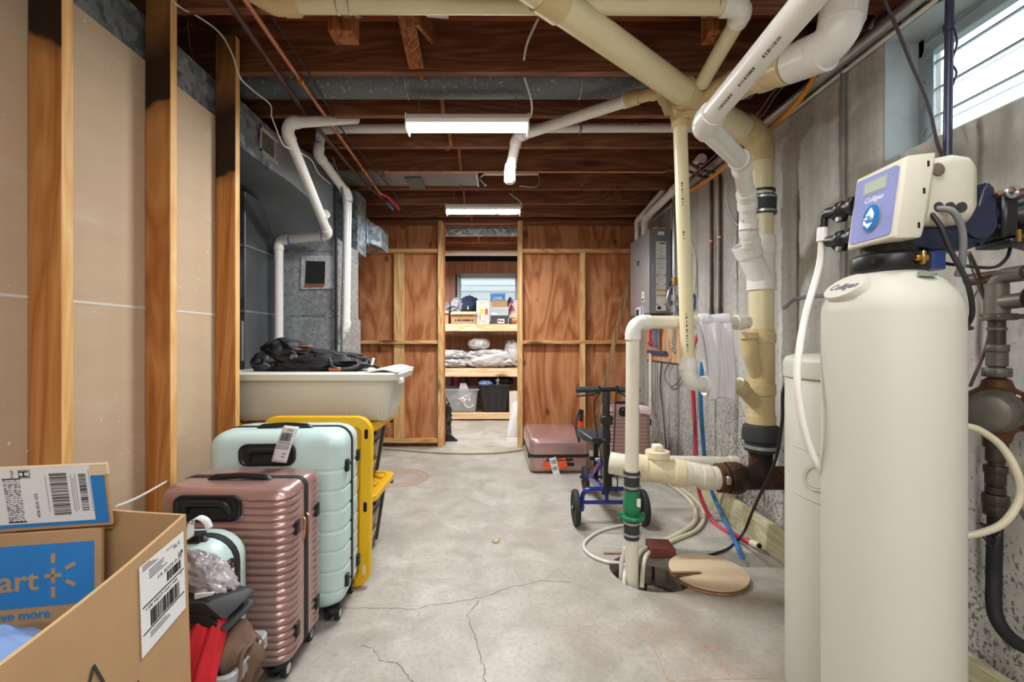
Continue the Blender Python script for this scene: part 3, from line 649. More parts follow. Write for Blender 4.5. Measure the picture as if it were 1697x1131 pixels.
m = MB().hexa([V(-1.3, 3.80, 1.915), V(-1.09, 3.80, 1.915), V(-1.09, 4.2, 1.915), V(-1.3, 4.2, 1.915), V(-1.3, 3.80, 2.13), V(-1.09, 3.80, 2.13), V(-1.09, 4.2, 2.13), V(-1.3, 4.2, 2.13)]); m.build('duct_body', GALV, t2, bev=.002, smooth=0)
m = MB().hexa([V(-1.1, 3.83, 1.94), V(-1.075, 3.83, 1.85), V(-1.075, 4.15, 1.85), V(-1.1, 4.15, 1.94), V(-1.1, 3.83, 2.13), V(-1.075, 3.83, 2.13), V(-1.075, 4.15, 2.13), V(-1.1, 4.15, 2.13)])
MB().hexa([V(-1.089, 3.84, 1.93), V(-1.0, 3.9, 1.90), V(-1.0, 4.15, 1.90), V(-1.089, 4.18, 1.93), V(-1.089, 3.84, 2.12), V(-1.0, 3.9, 2.07), V(-1.0, 4.15, 2.07), V(-1.089, 4.18, 2.12)]).build('reducer', GALV, t2, bev=.002, smooth=0)
MB().box(-1.30, -1.10, 3.57, 3.80, 1.80, 2.28).build('riser', GALV, t2, bev=.002, smooth=0)
# line set and drain conduit in front of the plenum
one(MB().tube([P(556, 275, 3.02), P(557, 420, 3.02), P(557, 600, 3.02)], .0095, 10), 'insulated_line', BLACKM, 'black insulated vertical line in front of the furnace plenum', 'pipe')
one(MB().tube(spline([P(551, 262, 2.98), P(564, 300, 3.0), P(570, 345, 3.03), P(569, 440, 3.03), P(567, 520, 3.03), P(566, 600, 3.03)]), .0085, 8), 'flexible_conduit', GALVS, 'grey flexible conduit beside the black insulated line at the furnace', 'conduit')

# condensate / vent PVC at the furnace
t = thing('white_vent_pipe', 'white plastic pipe dropping diagonally from the joists in front of the register', 'pipe', (-1.1, 2.6, 1.0))
run(t, [P(590, 197, 2.74), P(470, 204, 2.26), P(545, 390, 2.92), P(462, 398, 2.95), P(462, 640, 2.95)], .0275, PVC, PVC, 1.5)
clampband(t, P(537, 356, 2.80), P(545, 390, 2.92)-P(470, 204, 2.26), .036, PVC)
for p, a in ((P(481, 398, 2.945), V(1, 0, 0)), (P(535, 392, 2.922), V(1, 0, 0))): collar(t, p, a, .0335, .006, PURP, 'primer_ring')
t = thing('long_white_pipe', 'long white plastic pipe crossing between two joists and dropping beside the furnace', 'pipe', (-.9, 2.95, 1.0))
run(t, [V(1.25, 2.845, 2.435), P(533, 213, 2.845), P(527, 256, 2.84), P(576, 322, 3.08), P(573, 540, 3.08), P(546, 590, 3.08)], .0285, PVC, PVC, 1.3)
for p, a in ((P(527, 238, 2.84), V(0, 0, 1)), (P(576, 335, 3.085), V(0, 0, 1)), (P(559, 566, 3.08), V(.6, 0, 1))): collar(t, p, a, .0335, .006, PURP, 'primer_ring')
lt = frame(V(-.55, 2.845-.029, 2.44), V(1, 0, 0), V(0, -1, -.2))
m = MB(); bars(m, lt, 0, 1.5, -.003, .003, 130, 5); m.build('pipe_print', PRINT, t, smooth=0)
m = MB().box(.508, .522, 2.81, 2.88, 2.40, 2.47); m.build('hanger_strap', STEEL, t, bev=.004)

# copper lines running away under the joists
one(MB().tube([V(-.985, -.2, 2.316), V(-.965, 1.62, 2.316), P(500, 180, 2.38), P(600, 300, 3.45), P(638, 332, 3.92)], .0115, 12).tube([P(638, 332, 3.92), P(641, 335, 3.97)], .015, 12).mat(1).tube([P(641, 335, 3.97), P(651, 346, 4.07)], .0155, 12), 'dark_copper_line', [COPD, BLUEP], 'dark tarnished copper line with blue cap under the joists', 'pipe')
t = thing('copper_line', 'bright copper line ending in a red tail under the joists', 'pipe', (-.9, 2, 2.3))
MB().tube([V(-.92, .1, 2.322), V(-.905, 1.63, 2.322), P(520, 165, 2.32), P(600, 278, 3.22), P(628, 318, 3.72)], .0105, 12).build('pipe', COPPER, t)
MB().tube([P(626, 315, 3.70), P(631, 321, 3.76)], .0145, 12).tube([P(598, 276, 3.19), P(602, 281, 3.25)], .0135, 12).tube([P(497, 132, 2.13), P(501, 138, 2.17)], .0135, 12).build('solder_joint', BRASS, t)
MB().tube(spline([P(630, 320, 3.75), P(645, 328, 3.85), P(662, 347, 4.0)]), .0125, 10).build('red_tail', REDP, t)
for p in (P(497, 132, 2.13), P(604, 284, 3.28)): MB().torus(p, (0, 1, .2), .016, .003, 0, 2*PI, 14, 6).build('clip', BRASS, t)
one(MB().tube(spline([P(425, -12, 1.66), P(512, 122, 2.12), P(560, 205, 2.62), P(605, 262, 3.05), P(652, 318, 3.75), P(672, 352, 4.1), P(690, 361, 4.3), P(740, 356, 4.3)]), .0042, 8), 'thin_black_cable', CABLE, 'thin black cable sagging beside the copper lines under the joists', 'cable')
one(MB().tube(spline([P(268, -14, 1.6), P(300, 12, 1.68), P(330, 28, 1.80), P(365, 55, 1.9), P(385, 90, 1.95), P(398, 128, 2.0), P(420, 150, 2.1), P(447, 172, 2.2), P(450, 190, 2.2)], 10), .0034, 8), 'white_cable', WHITEC, 'white cable drooping across the third stud at upper left', 'cable')
one(MB().tube(spline([P(449, 190, 2.2), P(456, 208, 2.22), P(470, 240, 2.3), P(492, 250, 2.4), P(516, 265, 2.6), P(528, 287, 2.8), P(548, 305, 3.0)], 10), .0034, 8), 'white_cable', WHITEC, 'white cable looping past the furnace register to the plenum', 'cable')
one(MB().tube(spline([P(318, 40, 1.75), P(311, 33, 1.8), P(315, 75, 1.9), P(330, 130, 2.0), P(335, 140, 2.02)], 8), .0025, 6), 'ground_wire', COPD, 'thin dark wire hanging behind the second stud against galvanized duct', 'wire')
one(MB().tube(spline([P(892, 30, 2.0), P(874, 70, 2.06), P(868, 100, 2.10)], 8), .0055, 8), 'white_cable', WHITEC, 'white cable hanging down the face of the nearest joist', 'cable')
one(MB().tube(spline([P(869, 128, 2.18), P(880, 165, 2.22), P(880, 190, 2.26), P(868, 205, 2.31)], 8), .0055, 8), 'white_cable', WHITEC, 'white cable dropping below the speckled duct into the nearer shop light', 'cable')

# ducts in the joist bays
t = thing('round_duct', 'speckled galvanized round duct running crosswise behind the nearest joist', 'duct', (0, 2.335, 2.36))
yc, zc, r = 2.325, 2.44, .093
MB().cyl((-1.6, yc, zc), (1.30, yc, zc), r, 28).build('duct_body', GALVS, t)
for x in (-.46, .42, 1.02): MB().torus((x, yc, zc), (1, 0, 0), r+.001, .003, 0, 2*PI, 28, 5).build('hanger_wire', STEEL, t)
t = thing('flat_duct', 'flat galvanized duct in a far joist bay above the second shop light', 'duct', (-.6, 3.6, 2.36))
ya, yb = JY(4)+.03, JY(5)-.06
MB().box(-1.3, -.15, ya, yb, 2.365, 2.53).build('duct_body', GALVD, t, bev=.003, smooth=0)
MB().box(-.17, -.15, ya-.004, yb+.004, 2.36, 2.535).build('end_collar', STEEL, t, bev=.002, smooth=0)
for xp in (-.72, ): MB().box(xp, xp+.13, ya+.1, yb+.02, 2.352, 2.364).build('joint_strip', GALVS, t, smooth=0)
t = thing('storage_duct', 'galvanized duct crossing above the doorway beyond the plywood wall', 'duct', (0, 5.5, 2.3))
MB().cyl((-1.5, 5.15, 2.36), (1.2, 5.15, 2.36), .075, 20).build('duct_body', GALV, t)
m = one(MB().cyl((-1.5, 6.195, 2.30), (1.2, 6.195, 2.30), .04, 16).bar((-.9, 6.195, 2.3), (-.9, 6.195, 2.36), .02, .004).bar((.6, 6.195, 2.3), (.6, 6.195, 2.36), .02, .004), 'storage_pipe', PVC, 'white pipe crossing the storage room in front of the panelled wall', 'pipe')
m = thing('copper_line', 'thin horizontal copper line under a far joist', 'pipe', (0, 3.2, 2.3))
MB().cyl((-.80, 3.325, 2.338), (1.22, 3.325, 2.338), .009, 10).build('pipe', COPPER, m); MB().tube(fillet([V(-.80, 3.32, 2.336), V(-.83, 3.30, 2.336), V(-.83, 3.30, 2.28)], .02), .0105, 10).build('elbow', COPPER, m)
m = one(MB().cyl((-.10, 3.36, 2.335), (.30, 3.36, 2.335), .011, 10).tube(spline([V(-.1, 3.36, 2.335), V(-.13, 3.36, 2.30), V(-.09, 3.36, 2.25)]), .009, 8).tube(spline([V(.16, 3.34, 2.24), V(.25, 3.34, 2.23), V(.30, 3.35, 2.25), V(.30, 3.35, 2.31), V(.26, 3.36, 2.36)]), .003, 6), 'steel_conduit', STEEL, 'short steel conduit with looped wire above the white drop pipe', 'conduit')
for p, nm in ((V(.62, 3.40, 0), 0),):
    one(MB().bar((.62, 3.37, 2.25), (.69, 3.40, 2.36), .022, .004), 'metal_strap', STEEL, 'bent metal strap hanging from a far joist', 'strap')

# shop lights
def shop_light(loc, rotz, label, L=.61):
    t = thing('shop_light', label, 'light', loc, 'shop lights under the joists', rot=rotz)
    MB().prism([V(-L/2, -.055, -.018), V(-L/2, .055, -.018), V(-L/2, .06, 0), V(-L/2, .045, .028), V(-L/2, -.045, .028), V(-L/2, -.06, 0)], (L, 0, 0)).build('housing', plain('lamp_white', '#f2f2f0', .4), t, bev=.003, smooth=0)
    MB().tube([V(-L/2+.01, 0, -.014), V(L/2-.01, 0, -.014)], .03, 16).build('diffuser', TUBE, t)
    for s in (-1, 1):
        MB().box(s*L/2-.004, s*L/2+.004, -.058, .058, -.046, .03).build('end_cap', bpy.data.materials['lamp_white'], t, bev=.004, smooth=0)
        MB().tube([V(s*(L/2-.06), 0, .028), V(s*(L/2-.06), 0, 2.35-loc[2])], .002, 6).build('hanger', STEEL, t)
    return t
shop_light((LAMPS[0][0], LAMPS[0][1], 2.205), 0, 'white shop light with glowing tube, the nearer one below the joists')
shop_light((LAMPS[1][0], LAMPS[1][1], 2.195), 0, 'white shop light with glowing tube, the farther one before the doorway')
shop_light((-.95, 5.6, 2.17), PI/2, 'white shop light in the storage room glimpsed past the left door stud', .9)
shop_light((.95, 5.6, 2.17), PI/2, 'white shop light in the storage room hidden past the right door stud', .9)
for (x, y, z), lb in zip(LAMPS_ADDED, ('added unseen fill light, long white fixture nearer the aisle', 'added unseen fill light, long white fixture closest to the rear wall', 'added unseen fill light, long white fixture before the yellow pipe')): shop_light((x, y, z), 0, lb, 1.2)  # housings for the added fill lamps, all out of view
one(MB().tube(spline([V(.15, 3.77, 2.19), V(.20, 3.78, 2.21), V(.19, 3.8, 2.26), V(.10, 3.82, 2.34)], 8), .005, 8).tube(spline([V(.19, 3.76, 2.18), V(.17, 3.73, 2.14), V(.03, 3.72, 2.135), V(-.06, 3.73, 2.15)], 8), .004, 8), 'lamp_cord', WHITEC, 'white cord looping at the end of the farther shop light', 'cord')
# ================================================================== DRAIN PIPES (ceiling and right)
WY = V(.885, 2.10, 2.185)                                              # the ceiling wye where the drains meet
t = thing('drain_stack', 'yellowed plastic drain stack with black rubber couplings against the concrete wall', 'pipe', (1.33, 2.29, .3))
SX, SY = 1.325, 2.29
def sz(py): return H+(VY-py)*SY/F
run(t, [P(1158, 168, 2.10), P(1259, 228, SY), V(SX, SY, sz(420))], .057, PVCY, PVCF, 1.5)
collar(t, V(SX, SY, sz(318)), V(0, 0, 1), .064, .012, BLACK, 'coupling_rim')
collar(t, V(SX, SY, sz(341)), V(0, 0, 1), .068, .095, RUB, 'rubber_coupling')
for py in (330, 353): clampband(t, V(SX, SY, sz(py)), V(0, 0, 1), .0705, STEEL)
MB().lathe([(.058, -.03), (.066, -.03), (.066, .06), (.062, .065), (.058, .065)], (SX, SY, sz(413)), (0, 0, 1), 22).build('white_hub', PVC, t, bev=.001)
# white wye: branch leaning up to the left
wy = MB().tube([V(SX, SY, sz(400)), V(SX, SY, sz(480))], .062, 22)
b0, b1 = V(SX-.005, SY-.01, sz(462)), V(SX-.115, SY-.05, sz(408))
wy.tube([b0, b1], [.058, .05], 20); d = (b1-b0).normalized(); wy.tube([b1-d*.06, b1], .058, 20)
wy.build('wye', PVC, t); MB().lathe([(.059, -.04), (.067, -.04), (.067, .04), (.059, .04)], (SX, SY, sz(468)), (0, 0, 1), 22).build('white_hub', PVC, t, bev=.001)
MB().cyl((SX, SY, sz(478)), (SX, SY, sz(560)), .058, 22).build('pipe', PVCY, t)
for py, r, l, mm in ((560, .0665, .05, PVCF), (645, .0665, .055, PVCF), (695, .0665, .045, PVCF)): collar(t, V(SX, SY, sz(py)), V(0, 0, 1), r, l, mm, 'hub')
MB().cyl((SX, SY, sz(545)), (SX, SY, sz(720)), .061, 22).build('tee', PVCF, t)
# side inlets: the sump discharge from above, the thin drop pipe from below-left
m = MB().tube(fillet([P(1241, 552, 2.22), P(1243, 585, 2.24), V(SX-.02, SY-.01, sz(625))], .08), .036, 16); m.ring(P(1241, 556, 2.22), (0, 0, 1), .042, .03, 16); m.build('inlet', PVCF, t)
m = MB().tube([P(1222, 638, 2.20), P(1236, 650, 2.24), V(SX-.02, SY-.01, sz(672))], .034, 16); m.ring(P(1226, 641, 2.21), (.8, .2, -.5), .040, .04, 16); m.build('inlet', PVCF, t)
MB().lathe([(.062, .085), (.062, .06), (.082, .05), (.088, .015), (.088, -.02), (.075, -.03), (.075, -.075)], (SX, SY, sz(722)), (0, 0, 1), 26).build('rubber_coupling', RUB, t)
for py in (709, 739): clampband(t, V(SX, SY, sz(py)), V(0, 0, 1), .0835 if py > 720 else .066, STEEL, .016)
# cast iron sanitary tee and the cream cleanout running left
zc = sz(792)
MB().tube([V(SX-.005, SY, sz(738)), V(SX, SY, sz(757)), V(SX-.005, SY, zc+.02)], [.066, .052, .058], 20).build('iron_neck', IRON, t)
MB().tube([V(SX-.17, SY, zc), V(XW+.05, SY, zc)], .058, 20).build('iron_pipe', IRON, t)
MB().lathe([(.055, 0), (.078, .003), (.080, .05), (.074, .07), (.060, .085)], (SX-.175, SY, zc), (1, 0, 0), 22).build('iron_hub', IRON, t, bev=.002)
m = MB(); rd = random.Random(4)
m.lathe([(.066, 0), (.073, .004), (.070, .02), (.074, .03), (.068, .045)], (SX-.222, SY, zc), (1, 0, 0), 22); m.build('rusty_clamp', RUST, t)
MB().box(SX-.212, SX-.19, SY-.085, SY-.066, zc-.01, zc+.03).build('clamp_screw', STEEL, t, bev=.004)
c0, c1, c2 = V(SX-.22, SY, zc), V(SX-.40, SY+.01, zc+.02), V(SX-.62, SY+.03, zc+.045)
MB().tube(spline([c0, V(SX-.27, SY, zc), V(SX-.33, SY+.005, zc+.018), c1], 5), .058, 20).build('pipe', PVCO, t)
for c in (V(SX-.285, SY, zc+.004), V(SX-.385, SY+.01, zc+.02)): collar(t, c, V(1, -.02, -.08), .064, .045, PVCO, 'hub')
MB().tube([c1, c2], .062, 20).build('cleanout_tee', PVCC, t)
for c in (V(SX-.415, SY+.012, zc+.022), V(SX-.60, SY+.028, zc+.042)): collar(t, c, V(1, -.09, -.11), .070, .05, PVCC, 'hub')
cc = V(SX-.515, SY+.02, zc+.03)
MB().tube([cc, cc+V(0, 0, .095)], .052, 20).build('cleanout_neck', PVCC, t); collar(t, cc+V(0, 0, .085), V(0, 0, 1), .060, .035, PVCC, 'hub')
m = MB().box(cc.x-.024, cc.x+.024, cc.y-.024, cc.y+.024, cc.z+.10, cc.z+.135); m.build('cleanout_plug', plain('plug', '#e8e2cc', .4), t, bev=.006)
MB().tube([c2, c2+V(-.12, .05, .01)], .056, 20).build('pipe', PVCO, t)
lf = frame(P(1162, 182, 2.05)+V(.02, -.03, -.03), P(1259, 228, 2.25)-P(1158, 168, 2.06), (0, -.8, -.3))

m = thing('white_wall_pipe', 'old white plastic pipe lying level behind the cream cleanout', 'pipe', (1.0, 2.75, .4))
MB().cyl(P(1090, 766, 2.72), P(1222, 768, 2.72), .04, 18).build('pipe', PVCO, m); collar(m, P(1215, 768, 2.72), V(1, 0, 0), .045, .05, PVCO, 'end_cap')
q = P(1150, 766, 2.72); MB().bar(q+V(0, .01, .25), q+V(0, .01, -.03), .01, .004).build('hanger_strap', STEEL, m)

t = thing('ceiling_drain', 'thick yellowed drain pipe slanting down from the joists to the ceiling wye', 'pipe', (.6, 1.8, 2.1))
a, b = P(905, -8, 1.53), P(1140, 158, 2.04); d = (b-a).normalized()
MB().cyl(a-d*.4, b+d*.02, .055, 24).build('pipe', PVCY, t); collar(t, a+d*.02, d, .062, .10, PVCF, 'coupling', 24)
MB().tube(spline([b-d*.03, b+d*.06, WY+V(.04, 0, -.02)], 6), .064, 22).build('wye_inlet', PVCF, t)
collar(t, b-d*.01, d, .0665, .05, PVCF, 'hub', 24)
e1 = P(1312, 106, 1.66); w0 = P(1138, 178, 2.10)
MB().tube(spline([P(1112, 186, 2.12), w0, P(1170, 160, 2.06), P(1215, 142, 1.95)], 6), .062, 22).build('wye', PVCF, t)
MB().cyl(P(1205, 146, 1.97), e1, .057, 22).build('pipe', PVCF, t)
for px, py, dd in ((1222, 139, 1.92), (1268, 122, 1.78), (1300, 110, 1.68)): collar(t, P(px, py, dd), e1-P(1205, 146, 1.97), .0655, .045, PVCF, 'hub', 22)
run(t, [e1, P(1388, 74, 1.50), P(1404, -30, 1.50), P(1404, -60, 1.5)], .058, PVC, PVC, 2.1)
MB().cyl(e1, P(1372, 82, 1.535), .066, 24).build('coupling', PVC, t)
dd = (P(1372, 82, 1.535)-e1).normalized(); uu = V(0, 0, 1)-dd*dd.z; lb = frame(e1.lerp(P(1372, 82, 1.535), .22)+V(-.025, -.062, -.012), V(0, .25, 1), V(-.3, -1, -.3))
m = MB(); bars(m, lb, -.016, .016, -.010, .010, 12, 8, .002); m.build('barcode', PRINT, t, smooth=0)
# small inlets at the wye
MB().tube([w0+V(0, 0, .01), w0+V(-.005, -.005, -.075)], .052, 20).build('tee_outlet', PVCF, t)
collar(t, w0+V(-.002, 0, -.03), V(0, 0, 1), .058, .05, PVCF, 'hub')

t = thing('thin_drop_pipe', 'slim yellowed pipe dropping from the ceiling wye past the white cloth', 'pipe', (.83, 2.05, .9))
tp = P(1127, 205, 2.06); bt = P(1140, 600, 2.05)
MB().cyl(tp, bt, .0305, 18).build('pipe', PVCY, t); collar(t, tp+V(0, 0, -.005), V(0, 0, 1), .037, .03, PVCF, 'hub')
m = MB().tube(fillet([P(1140, 592, 2.05), P(1141, 636, 2.05), P(1178, 637, 2.12)], .09, 12), .034, 18)
m.ring(P(1140, 606, 2.05), (0, 0, 1), .0385, .04); m.ring(P(1168, 637, 2.10), (1, .1, 0), .0385, .025); m.build('elbow', PVC, t)
MB().cyl(P(1170, 637, 2.10), P(1224, 638, 2.20), .031, 18).build('pipe', PVCY, t)
fr_ = facing(bt, tp-bt, .0307); m = MB()
for s, e in ((.05, .22), (.70, .82), (.55, .60)): bars(m, fr_, s, e, -.0035, .0035, int((e-s)*90), 3)
m.build('pipe_print', PRINT, t, smooth=0)

t = thing('sump_discharge_pipe', 'white sump riser with green check valve standing in the floor pit', 'pipe', (.61, 2.08, -.3))
RX, RY = .612, 2.08
def rz(py): return H+(VY-py)*RY/F
run(t, [V(RX, RY, rz(812)), V(RX+.006, RY, rz(534)), P(1240, 534, 2.19)], .0305, PVCO, PVC, 1.7)
collar(t, P(1225, 534, 2.18), V(1, .1, 0), .037, .04, PVCO, 'hub')
MB().cyl((RX, RY, -.45), (RX, RY, rz(870)), .0305, 18).build('pipe', PVCO, t)
MB().lathe([(.030, .045), (.036, .045), (.038, .03), (.034, .0), (.036, -.03), (.034, -.045)], (RX, RY, rz(797)), (0, 0, 1), 20).build('rubber_sleeve', RUB, t)
MB().lathe([(.030, .045), (.036, .045), (.038, .03), (.034, .0), (.036, -.03), (.034, -.045)], (RX, RY, rz(876)), (0, 0, 1), 20).build('rubber_sleeve', RUB, t)
for py in (787, 806, 865, 884): clampband(t, V(RX, RY, rz(py)), V(0, 0, 1), .038, STEEL, .01)
m = MB().lathe([(.031, .07), (.035, .066), (.035, .02), (.04, .0), (.04, -.02), (.034, -.03), (.034, -.055)], (RX, RY, rz(836)), (0, 0, 1), 22); vo = m.build('check_valve', GREEN, t)
MB().lathe([(.036, -.009), (.056, -.009), (.058, 0), (.056, .009), (.036, .009)], (RX, RY, rz(856)), (0, 0, 1), 8).build('valve_flange', GREEN, vo, bev=.003)
MB().tube([V(RX-.052, RY, rz(862)), V(RX-.052, RY, rz(850))], .008, 8).tube([V(RX+.052, RY, rz(862)), V(RX+.052, RY, rz(850))], .008, 8).build('valve_bolt', GREEN, vo)
MB().box(RX+.012, RX+.030, RY-.036, RY-.0345, rz(836), rz(822)).build('valve_sticker', PAPER, vo, smooth=0)

t = thing('white_drain_pipe', 'thick white printed drain pipe bending down into the stack wye', 'pipe', (1.1, 1.7, 1.5))
g = [P(1385, -55, .98), P(1166, 206, 1.50), P(1228, 268, 1.93), P(1237, 318, 2.06), P(1241, 396, 2.17), P(1248, 414, 2.20)]
run(t, g[:3]+[P(1238, 330, 2.08), P(1241, 392, 2.17), P(1252, 420, 2.22)], .036, PVC, PVC, 1.35, hub=1.18)
collar(t, P(1240, 372, 2.14), V(0, .1, -1), .041, .05, PVC, 'hub')
d = (g[1]-g[0]).normalized(); lf = facing(g[0]+d*.15, d, .0362); lf = (lf[0]+lf[2]*.006, lf[1], lf[2], lf[3]); m = MB()
for s in (.0, .10, .20): bars(m, lf, s, s+.07, -.004, .004, 12, int(s*100)+2, .0008)
m.build('pipe_print', PRINT, t, smooth=0)
lf = facing(P(1239.5, 370, 2.13), V(0, .1, 1), .0365); lf = (lf[0]+lf[2]*.018-lf[3]*.004, lf[1], lf[2], lf[3]); m = MB(); bars(m, lf, .0, .20, -.004, .004, 26, 2, .002); m.build('pipe_print', PRINT, t, smooth=0)

t = thing('yellow_crosspipe', 'yellowed pipe strapped level under the nearest joist at the top', 'pipe', (0, 1.62, 2.27))
ya = P(470, 7, 1.62); yb = P(1215, 9, 1.62)
MB().cyl(ya-V(.0, 0, 0), yb, .031, 20).build('pipe', PVCY, t)
m = MB().tube(fillet([ya+V(.05, 0, 0), ya-V(.03, 0, 0), ya+V(-.22, -.05, .09)], .06, 8), .037, 18); m.ring(ya+V(.03, 0, 0), (1, 0, 0), .041, .05); m.build('elbow', PVCF, t)
for xp in (560, 580, 1188, 1206): 
    x = (xp-VX)*1.62/F; c = V(x, 1.62, ya.z); m = MB().torus(c, (1, 0, 0), .0325, .0022, 0, 2*PI, 22, 4)
    m.bar(c+V(0, .033, 0), c+V(0, .11, .03), .022, .002, (0, 0, 1)); m.bar(c+V(0, -.033, 0), c+V(0, -.033, .1), .022, .002, (0, 1, 0)); m.build('pipe_strap', STEEL, t)
run(t, [yb-V(.02, 0, 0), P(1234, 14, 1.62), P(1163, 138, 1.98)], .031, PVCY, PVC, 1.2)
collar(t, P(1208, 9, 1.62), V(1, 0, 0), .038, .05, PVC, 'hub')

t = thing('white_branch_pipe', 'white branch pipe slanting down from the ceiling wye to a capped drop', 'pipe', (.3, 2.5, 2.0))
run(t, [P(1112, 186, 2.12), P(1098, 150, 2.12), P(1048, 163, 2.2), P(1040, 166, 2.22)], .030, PVCF, PVCF, 1.1)
run(t, [P(1050, 163, 2.2), P(857, 226, 2.62), P(845, 282, 2.62), P(845, 300, 2.62)], .029, PVC, PVC, 1.1)
collar(t, P(1043, 165, 2.215), P(1050, 163, 2.2)-P(857, 226, 2.62), .0345, .06, PVC, 'coupling'); MB().lathe([(.034, .03), (.034, -.015), (.022, -.028), (.001, -.03)], P(845, 296, 2.62), (0, 0, 1), 18).build('end_cap', PVC, t)

# ================================================================== RIGHT WALL SERVICES
t = thing('wall_conduit', 'long silver conduit running along the top of the concrete wall', 'conduit', (1.43, 2.2, 2.26))
MB().cyl((1.425, -.5, 2.262), (1.425, 3.6, 2.262), .023, 16).build('pipe', STEEL, t)
for y in (1.50, 2.62): 
    MB().ring((1.425, y, 2.262), (0, 1, 0), .028, .04, 16).build('coupling', STEEL, t, bev=.003); MB().bar((1.425, y+.06, 2.28), (1.425, y+.06, 2.352), .012, .003).build('hanger', STEEL, t)
one(MB().cyl((1.455, -.5, 2.234), (1.455, 4.4, 2.234), .008, 10), 'white_wall_cable', WHITEC, 'white cable running below the silver conduit along the wall top', 'cable')
one(MB().tube(spline([P(1385, 70, 1.92), P(1362, 106, 1.98), P(1325, 165, 2.10), P(1275, 214, 2.30), P(1225, 255, 2.55), P(1180, 293, 2.9), P(1140, 318, 3.3)], 8), .0125, 10), 'orange_conduit', ORANGE, 'orange flexible conduit slanting along the wall top', 'conduit')
for k, (nm, mt, lb) in enumerate((('pink_wire', plain('pink_wire_skin', '#9a5f5a', .5), 'dull pink wire strung below the ceiling beside the silver conduit'), ('green_wire', plain('green_wire_skin', '#5f7a70', .5), 'grey green wire strung below the ceiling beside the silver conduit'))):
    one(MB().tube(spline([P(1330+8*k, 108, 2.02), P(1282+8*k, 152, 2.15), P(1245+10*k, 200, 2.35), P(1170+8*k, 270, 2.85), P(1130+5*k, 305, 3.2)], 8), .003, 6), nm, mt, lb, 'wire')
one(MB().tube(spline([P(1461, -12, 1.5), P(1475, 20, 1.5), P(1490, 55, 1.5), P(1510, 105, 1.5), P(1530, 150, 1.5), P(1543, 190, 1.48), P(1558, 250, 1.45), P(1600, 330, 1.40)], 8), .005, 8), 'brown_cable', plain('brown_cable_skin', '#4d4348', .6), 'dark twisted cable hanging in front of the window jamb', 'cable')
one(MB().tube([P(1574, -15, 1.38), P(1572, 120, 1.38), P(1570, 262, 1.38)], .011, 12).tube([P(1573, 40, 1.38), P(1573, 52, 1.38)], .015, 12).tube(spline([P(1581, 45, 1.375), P(1586, 70, 1.37), P(1579, 95, 1.375)]), .003, 6).tube(spline([P(1577, 105, 1.375), P(1585, 120, 1.37), P(1578, 142, 1.375)]), .003, 6), 'standing_pipe', plain('dark_blue_pipe', '#4a4c62', .35, .5), 'dark vertical pipe crossing in front of the window', 'pipe')
one(MB().cyl((XW-.012, 1.92, .2), (XW-.012, 1.92, 2.26), .011, 12), 'grey_wall_pipe', plain('galv_grey', '#8a8a84', .5, .3, amp=.2), 'thin grey vertical pipe on the concrete wall left of the softener head', 'pipe')
for k, (y, lb) in enumerate(((3.10, 'tarnished copper pipe going up the wall, the farther of two'), (2.98, 'tarnished copper pipe going up the wall, the nearer of two'))):
    t = thing('copper_riser', lb, 'pipe', (1.45, y, 1.2))
    MB().tube(fillet([V(XW-.015, y, 1.20 if k else 1.22), V(XW-.015, y, 2.20), V(XW-.04-.07*k, y+.05, 2.235), V(XW-.2, y+.08, 2.31)], .03, 6), .0105, 12).build('pipe', COPD, t)
    MB().ring((XW-.015, y, 1.3), (0, 0, 1), .0135, .03).build('coupling', COPD, t); MB().ring((XW-.015, y, 1.78), (0, 0, 1), .0145, .012).build('clip', COPPER, t)
one(MB().torus((1.36, 3.05, 2.262), (0, 1, 0), .026, .007, 0, 2*PI, 18, 8), 'purple_tape', plain('purple', '#7a3a6c', .5), 'purple wrap around pipe near the orange conduit', 'tape')
t = thing('bronze_pipe', 'short brownish pipe with a steel clamp under the joists above the window', 'pipe', (1.3, 1.6, 2.27))
pa, pb = P(1428, 52, 1.86), P(1585, -22, 1.45); MB().cyl(pa, pb, .021, 14).build('pipe', COPD, t); pm = pa.lerp(pb, .2); collar(t, pm, pb-pa, .025, .022, STEEL, 'clamp'); MB().bar(pm+V(0, 0, .02), V(pm.x, pm.y, 2.40), .014, .004).build('hanger', STEEL, t)
# water heater
t = thing('water_heater', 'grey wall-hung water heater with white vents above the wooden valve board', 'heater', (1.35, 4.05, 1.33))
HX0, HX1, HY0, HY1, HZ0, HZ1 = 1.27, XW-.012, 3.82, 4.36, 1.335, 2.045
MB().box(HX0+.012, HX1, HY0, HY1, HZ0, HZ1).build('case', HEATG, t, bev=.008, seg=2)
MB().box(HX0-.002, HX0+.012, HY0+.004, HY1-.004, HZ0, HZ1-.012).build('front_cover', HEATF, t, bev=.006, seg=2)
MB().box(HX0+.012, HX0+.018, HY0-.003, HY0+.002, HZ0+.01, HZ1-.02).build('seam', STEEL, t, smooth=0)
sf = frame((HX0+.10, HY0-.0005, (HZ0+HZ1)/2), (1, 0, 0), (0, -1, 0))
lb = MB().fbox(sf, -.042, .042, -.335, .10, 0, .001).fbox(sf, -.042, .042, .105, .245, 0, .001).build('label', PAPER, t, smooth=0); MB().fbox(sf, -.028, .028, .30, .33, 0, .001).build('label', PAPER, t, smooth=0)
m = MB(); rd = random.Random(6)
v = .235
while v > -.19:
    L = rd.uniform(.03, .076); m.fbox(sf, -.037, -.037+L, v-.003, v, .001, .0016); v -= rd.choice((.008, .008, .011, .016))
m.build('fine_print', INKG, lb, smooth=0)
MB().fbox(sf, -.01, .035, .225, .236, .001, .0018).build('heading', INK, lb, smooth=0)
